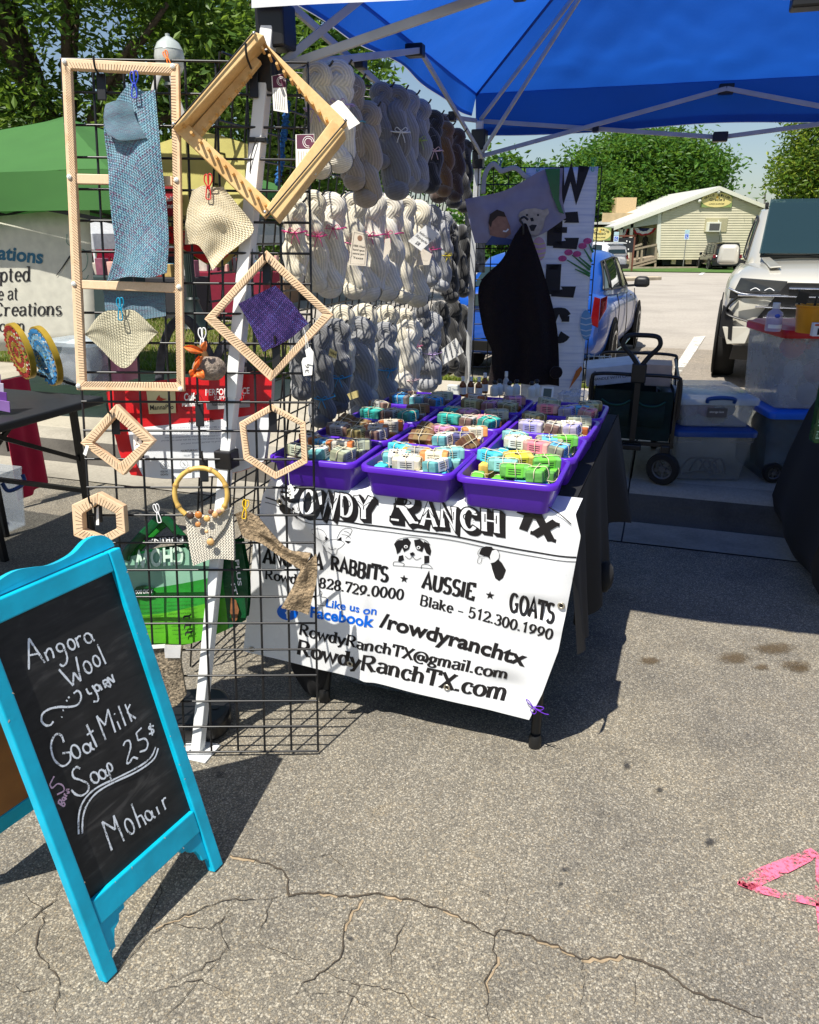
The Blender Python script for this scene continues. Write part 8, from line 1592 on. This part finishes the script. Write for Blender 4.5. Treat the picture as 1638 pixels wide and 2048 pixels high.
def disc(px,py,rpx,rz,tilt,c1_,c2_,label):
    D_=3.45;c=gd(px,py,D_);dep=D_*CP-(c.z-CH)*SP;r=rpx/F*dep;o=thing('fabric_disc',label,'wall hanging',Matrix.Translation(c)@Matrix.Rotation(R(rz),4,'Z')@Matrix.Rotation(R(tilt),4,'X'),'round fabric hangings');Mx=Matrix.Rotation(R(90),4,'X')
    mb=MB();mb.lathe([(r*.93,-.010),(r,-.010),(r,.016),(r*.93,.016),(r*.93,-.010)],(0,0,0),40,0,Mx,False);mb.build('gold_hoop',M('hoop_gold',(.55,.36,.04),.35,.5),o,sm=40)
    for k in range(5):
        r0,r1=r*(.94-.188*k),r*(.94-.188*(k+1)) ;n_=24;mb=MB()
        mb.sheet(lambda u,v:(lambda th,rr:V((math.cos(th)*rr,-.012-.012*abs(math.sin(th*12+k)),math.sin(th)*rr)))(6.2832*u,max(.002,lerp(r0,r1+.004,v))),48,3);mb.build('quilted_ring',c1_ if k % 2 == 0 else c2_,o,sm=180)
    mb=MB();mb.bar((-.05,.03,-r*.9),(-.07,.10,-r-.03),.012,.012);mb.bar((.05,.03,-r*.9),(.07,.10,-r-.03),.012,.012);mb.build('easel',gblk,o);return o
disc(93,712,60,-45,8,M('quilt_blue',(.04,.22,.48),.8,var=.6,vs=45),M('quilt_sky',(.20,.42,.60),.8,var=.6,vs=45),'blue and gold round fabric hanging on the craft table')
disc(42,702,56,-45,8,M('quilt_red',(.30,.02,.015),.8,var=.6,vs=45),M('quilt_gold',(.35,.22,.03),.8,var=.6,vs=45),'red and gold round fabric hanging on the craft table')
def on_t(px,py,zz=.735):return gz(px,py,zz)
q=on_t(158,775);tl=tote('clear_bin','clear bin of white fabric at the end of the craft table',fr((q.x-.02,q.y+.12,.735),ang),.20,.26,.20,clr2,lidc,.015,.94)
mb=MB();mb.ball((0,0,.11),.095,14,(.9,1.1,1.1));mb.build('white_fabric',M('fabric_white',(.7,.7,.7),.9,var=.15),tl,sm=180);mb=MB();mb.ball((.08,-.06,.07),.06,12,(.5,.9,1));mb.build('dark_fabric',M('fabric_dark',(.05,.06,.06),.9),tl,sm=180)
q=on_t(206,770);tl2=tote('pink_bin','clear bin with pink sides and a printed label behind the loom corner',fr((q.x+.0,q.y+.15,.735),ang),.16,.22,.17,M('bin_pink',(.62,.25,.34),.3,tran=.4),lidc,.015,.95);MB().box((-.01,-.113,.12),(.09,.003,.05)).build('label',M('label_sky',(.10,.30,.40),.5),tl2);mb=MB();mb.ball((0,-.02,.08),.075,12);mb.build('white_fabric',M('fabric_white'),tl2,sm=180)
# purple zig-zag textile at the left edge
q=on_t(12,826);zz_=thing('purple_textile','purple and white pointed textile standing on the craft table at the edge','textile',fr((q.x,q.y,.735),10));
for r_ in range(6):
    for k in range(3):
        x=-.10+.04*k-.008*r_;z=.02+.035*r_;MB().prism([V((x,-.03+.008*r_,z)),V((x+.045,-.03+.008*r_,z-.012)),V((x+.05,-.03+.008*r_,z+.03)),V((x+.004,-.03+.008*r_,z+.04))][::-1],(0,.006,0)).build('scale_patch',M('patch_%d' % ((r_+k) % 3),[(.16,.05,.30),(.55,.50,.62),(.30,.16,.45)][(r_+k) % 3],.8),zz_)
# things below that table
q=gz(66,1050);cr_=thing('clear_crate','clear plastic crate with dark blue handle under the craft table','crate',fr((q.x-.02,q.y+.03,0),ang));mb=MB();loft(mb,[rrect(.34,.40,.02,.003),rrect(.38,.44,.02,.30),rrect(.385,.445,.02,.30),rrect(.385,.445,.02,.31),rrect(.372,.432,.018,.31),rrect(.333,.393,.018,.01)],True,True);ob=mb.build('tub',clr2,cr_,sm=50,M=Matrix.Translation((-.20,.20,0)))
mb=MB();mb.tube(smooth([(-.16,-.03,.27),(-.155,-.045,.235),(-.13,-.05,.225),(-.07,-.05,.23),(-.04,-.045,.245),(-.03,-.03,.275)],5),.010,8);mb.build('handle',lidb,cr_,sm=60);mb=MB();mb.ball((-.15,.15,.08),.07,12);mb.build('craft_bits',M('craft_bits',(.30,.25,.3),.8,var=.8,vs=50),cr_,sm=180)
q=gz(80,1000);pf_=thing('pink_cloth','crimson cloth hanging from the front of the craft table','cloth',fr((q.x,q.y-.05,0),ang));mb=MB();mb.sheet(lambda u,v:V((-.10+.20*u+.03*v*(u-.4),.012*math.sin(u*13)*(.3+v),.70-.66*v+.05*v*u)),20,14,0,.003,(0,1,0));mb.build('fabric',M('crimson_cloth',(.40,.008,.045),.85),pf_,sm=60)
q=gz(38,1000);st_=thing('lanyard_bundle','bundle of dark straps with a white tag hanging from the craft table','straps',fr((q.x,q.y-.12,0),ang))
for k in range(7):MB().bar((-.10+.028*k,.01*(k % 2),.30+.04*(k % 3)),(-.09+.026*k,.01*(k % 2),.69),.014,.003,(0,1,0)).build('strap',M('strap_dark%d' % (k % 2),[(.012,.01,.012),(.08,.008,.02)][k % 2],.7),st_)
MB().box((.02,-.02,.57),(.045,.002,.07),Matrix.Rotation(R(8),4,'Y')).build('white_tag',papr,st_)

# ================================================================== MARKET BEYOND: lamp post, canopies, tables, shopper
lb0=gz(391,668);lp=thing('street_lamp','dark green fluted street lamp with acorn globe behind the panel','street lamp',fr((lb0.x,lb0.y,0),0));lm_=M('lamp_green',(.015,.025,.022),.45)
zl=gd(381,118,lb0.y).z
mb=MB();mb.lathe([(.24,0),(.24,.10),(.20,.14),(.19,.22),(.14,.36),(.10,.48),(.105,.52),(.085,.55)],n=24);mb.build('base',lm_,lp,sm=40)
mb=MB();vs=[];nn=32
for z in (.55,zl-.35):vs += [V((math.cos(6.2832*k/nn)*(.075 if k % 2 else .065)*(1 if z<1 else .75),math.sin(6.2832*k/nn)*(.075 if k % 2 else .065)*(1 if z<1 else .75),z)) for k in range(nn)]
mb.add(vs,[(k,(k+1) % nn,nn+(k+1) % nn,nn+k) for k in range(nn)]);mb.build('post',lm_,lp);mb=MB();mb.lathe([(.06,zl-.36),(.11,zl-.33),(.09,zl-.28),(.13,zl-.22),(.14,zl-.18)],n=20);mb.build('collar',lm_,lp,sm=40)
mb=MB();mb.lathe([(.13,zl-.19),(.19,zl-.10),(.205,zl+.02),(.19,zl+.10)],n=28);mb.build('globe',M('globe_glass',(.62,.64,.60),.15,tran=.25,coat=.6),lp,sm=60);mb=MB();mb.lathe([(.195,zl+.10),(.15,zl+.19),(.07,zl+.25),(.03,zl+.27),(.03,zl+.30),(.001,zl+.31)],n=28);mb.build('globe_cap',M('globe_cap',(.42,.46,.44),.2,coat=.6),lp,sm=60)
wc=M('canopy_white',(.72,.74,.78),.8,trl=.4);bc_=M('canopy_skyblue',(.18,.30,.55),.8,trl=.4)
def far_canopy(px,py_e,D_,s_,m_,label,rz=-17):
    c=gd(px,py_e,D_);o=thing('market_canopy',label,'canopy',fr((c.x,c.y,0),rz),'far market canopies');z=c.z;E6=[V((-s_/2,-s_/2,z)),V((s_/2,-s_/2,z)),V((s_/2,s_/2,z)),V((-s_/2,s_/2,z))];pk=V((0,0,z+.9))
    for i in range(4):
        A,B=E6[i],E6[(i+1) % 4];mb=MB();mb.sheet(lambda u,v:A.lerp(B,u).lerp(pk,v)-V((0,0,.06*math.sin(3.14*v))),8,6);mb.build('roof_panel',m_,o,sm=180);mb=MB();mb.sheet(lambda u,v:A.lerp(B,u)-V((0,0,.28*v)),4,1);mb.build('valance',m_,o);MB().bar((A.x*.97,A.y*.97,0),(A.x*.97,A.y*.97,z),.04,.04,(0,1,0)).build('leg',tubew,o)
    return o
far_canopy(160,468,17,3.0,wc,'white canopy seen between the green canopy and the scarf');far_canopy(470,470,24,3.0,wc,'white canopy far behind the canopy leg');far_canopy(330,462,26,3.0,bc_,'pale blue canopy far behind the loom');far_canopy(560,466,30,3.0,wc,'small white canopy far behind the yarn');far_canopy(860,462,34,3.0,wc,'white canopy far behind the cream yarn')
goods=[(.35,.05,.05),(.05,.20,.30),(.45,.30,.10),(.08,.06,.05),(.55,.50,.42),(.25,.08,.12),(.04,.10,.06),(.6,.35,.3),(.03,.03,.04)]
for k,(px,py,D_,w,h,lb) in enumerate([(200,590,13.5,1.4,.8,'dark draped stall table left of the scarf'),(470,600,15,1.6,.8,'crimson draped stall table behind the canopy leg'),(345,610,14,1.2,.75,'dark stall table beside the lamp post'),(520,585,18,1.6,.8,'brown stall table behind the diamond loom')]):
    c=gd(px,py,D_);o=thing('stall_table',lb,'table',fr((c.x,c.y,0),-17),'far stall tables');MB().box((0,0,h/2),(w,.7,h)).build('drape',M('far_drape_%d' % k,[(.03,.05,.05),(.20,.01,.03),(.03,.03,.035),(.16,.10,.06)][k],.9),o,bev=.02)
    rnd=random.Random(k)
    for j in range(9):s_=rnd.uniform(.10,.24);MB().box((-w/2+.12+(w-.24)*j/8,rnd.uniform(-.25,.2),h+s_*.6),(s_*.8,s_*.6,s_*1.2)).build('stock',M('stock_%d' % ((k*3+j) % 9),goods[(k*3+j) % 9],.7,var=.3,vs=8),o,bev=.01)
q=gd(213,560,16);person('person','shopper in a bright pink shirt far behind the scarf',fr((q.x,q.y,0),160),1.62,(.65,.02,.08),(.03,.03,.05),(.32,.18,.12),(.015,.01,.008))
for px,D_,sh,lb in ((255,19,(.05,.3,.5),'shopper in a teal shirt half hidden by the scarf'),(345,21,(.4,.05,.05),'shopper in a red shirt beside the lamp post'),(505,23,(.7,.68,.65),'shopper in a white shirt behind the diamond loom')):q=gd(px,540,D_);person('person',lb,fr((q.x,q.y,0),px),1.7,sh,(.03,.03,.05),(.3,.17,.11),(.02,.014,.01))
# far hedge line that closes the view
rg=np.random.default_rng(40)
tree('hedgerow','dark hedge of trees closing off the far side of the market',(-18,60,0),1.0,.2,[((k*5.2-16,rg.uniform(-2,2),rg.uniform(1.6,2.8)),(3.8,2.0,rg.uniform(2.4,3.6))) for k in range(7)],leafB,520,34,.32,.7,41,'hedge')
tree('hedgerow','hedge of trees closing off the far end of the car park',(34,80,-1),1.0,.2,[((k*6-36,rg.uniform(-2,2),rg.uniform(1.6,2.8)),(4.4,2.0,rg.uniform(2.0,3.0))) for k in range(14)],leafB,700,34,.4,.9,42,'hedge')
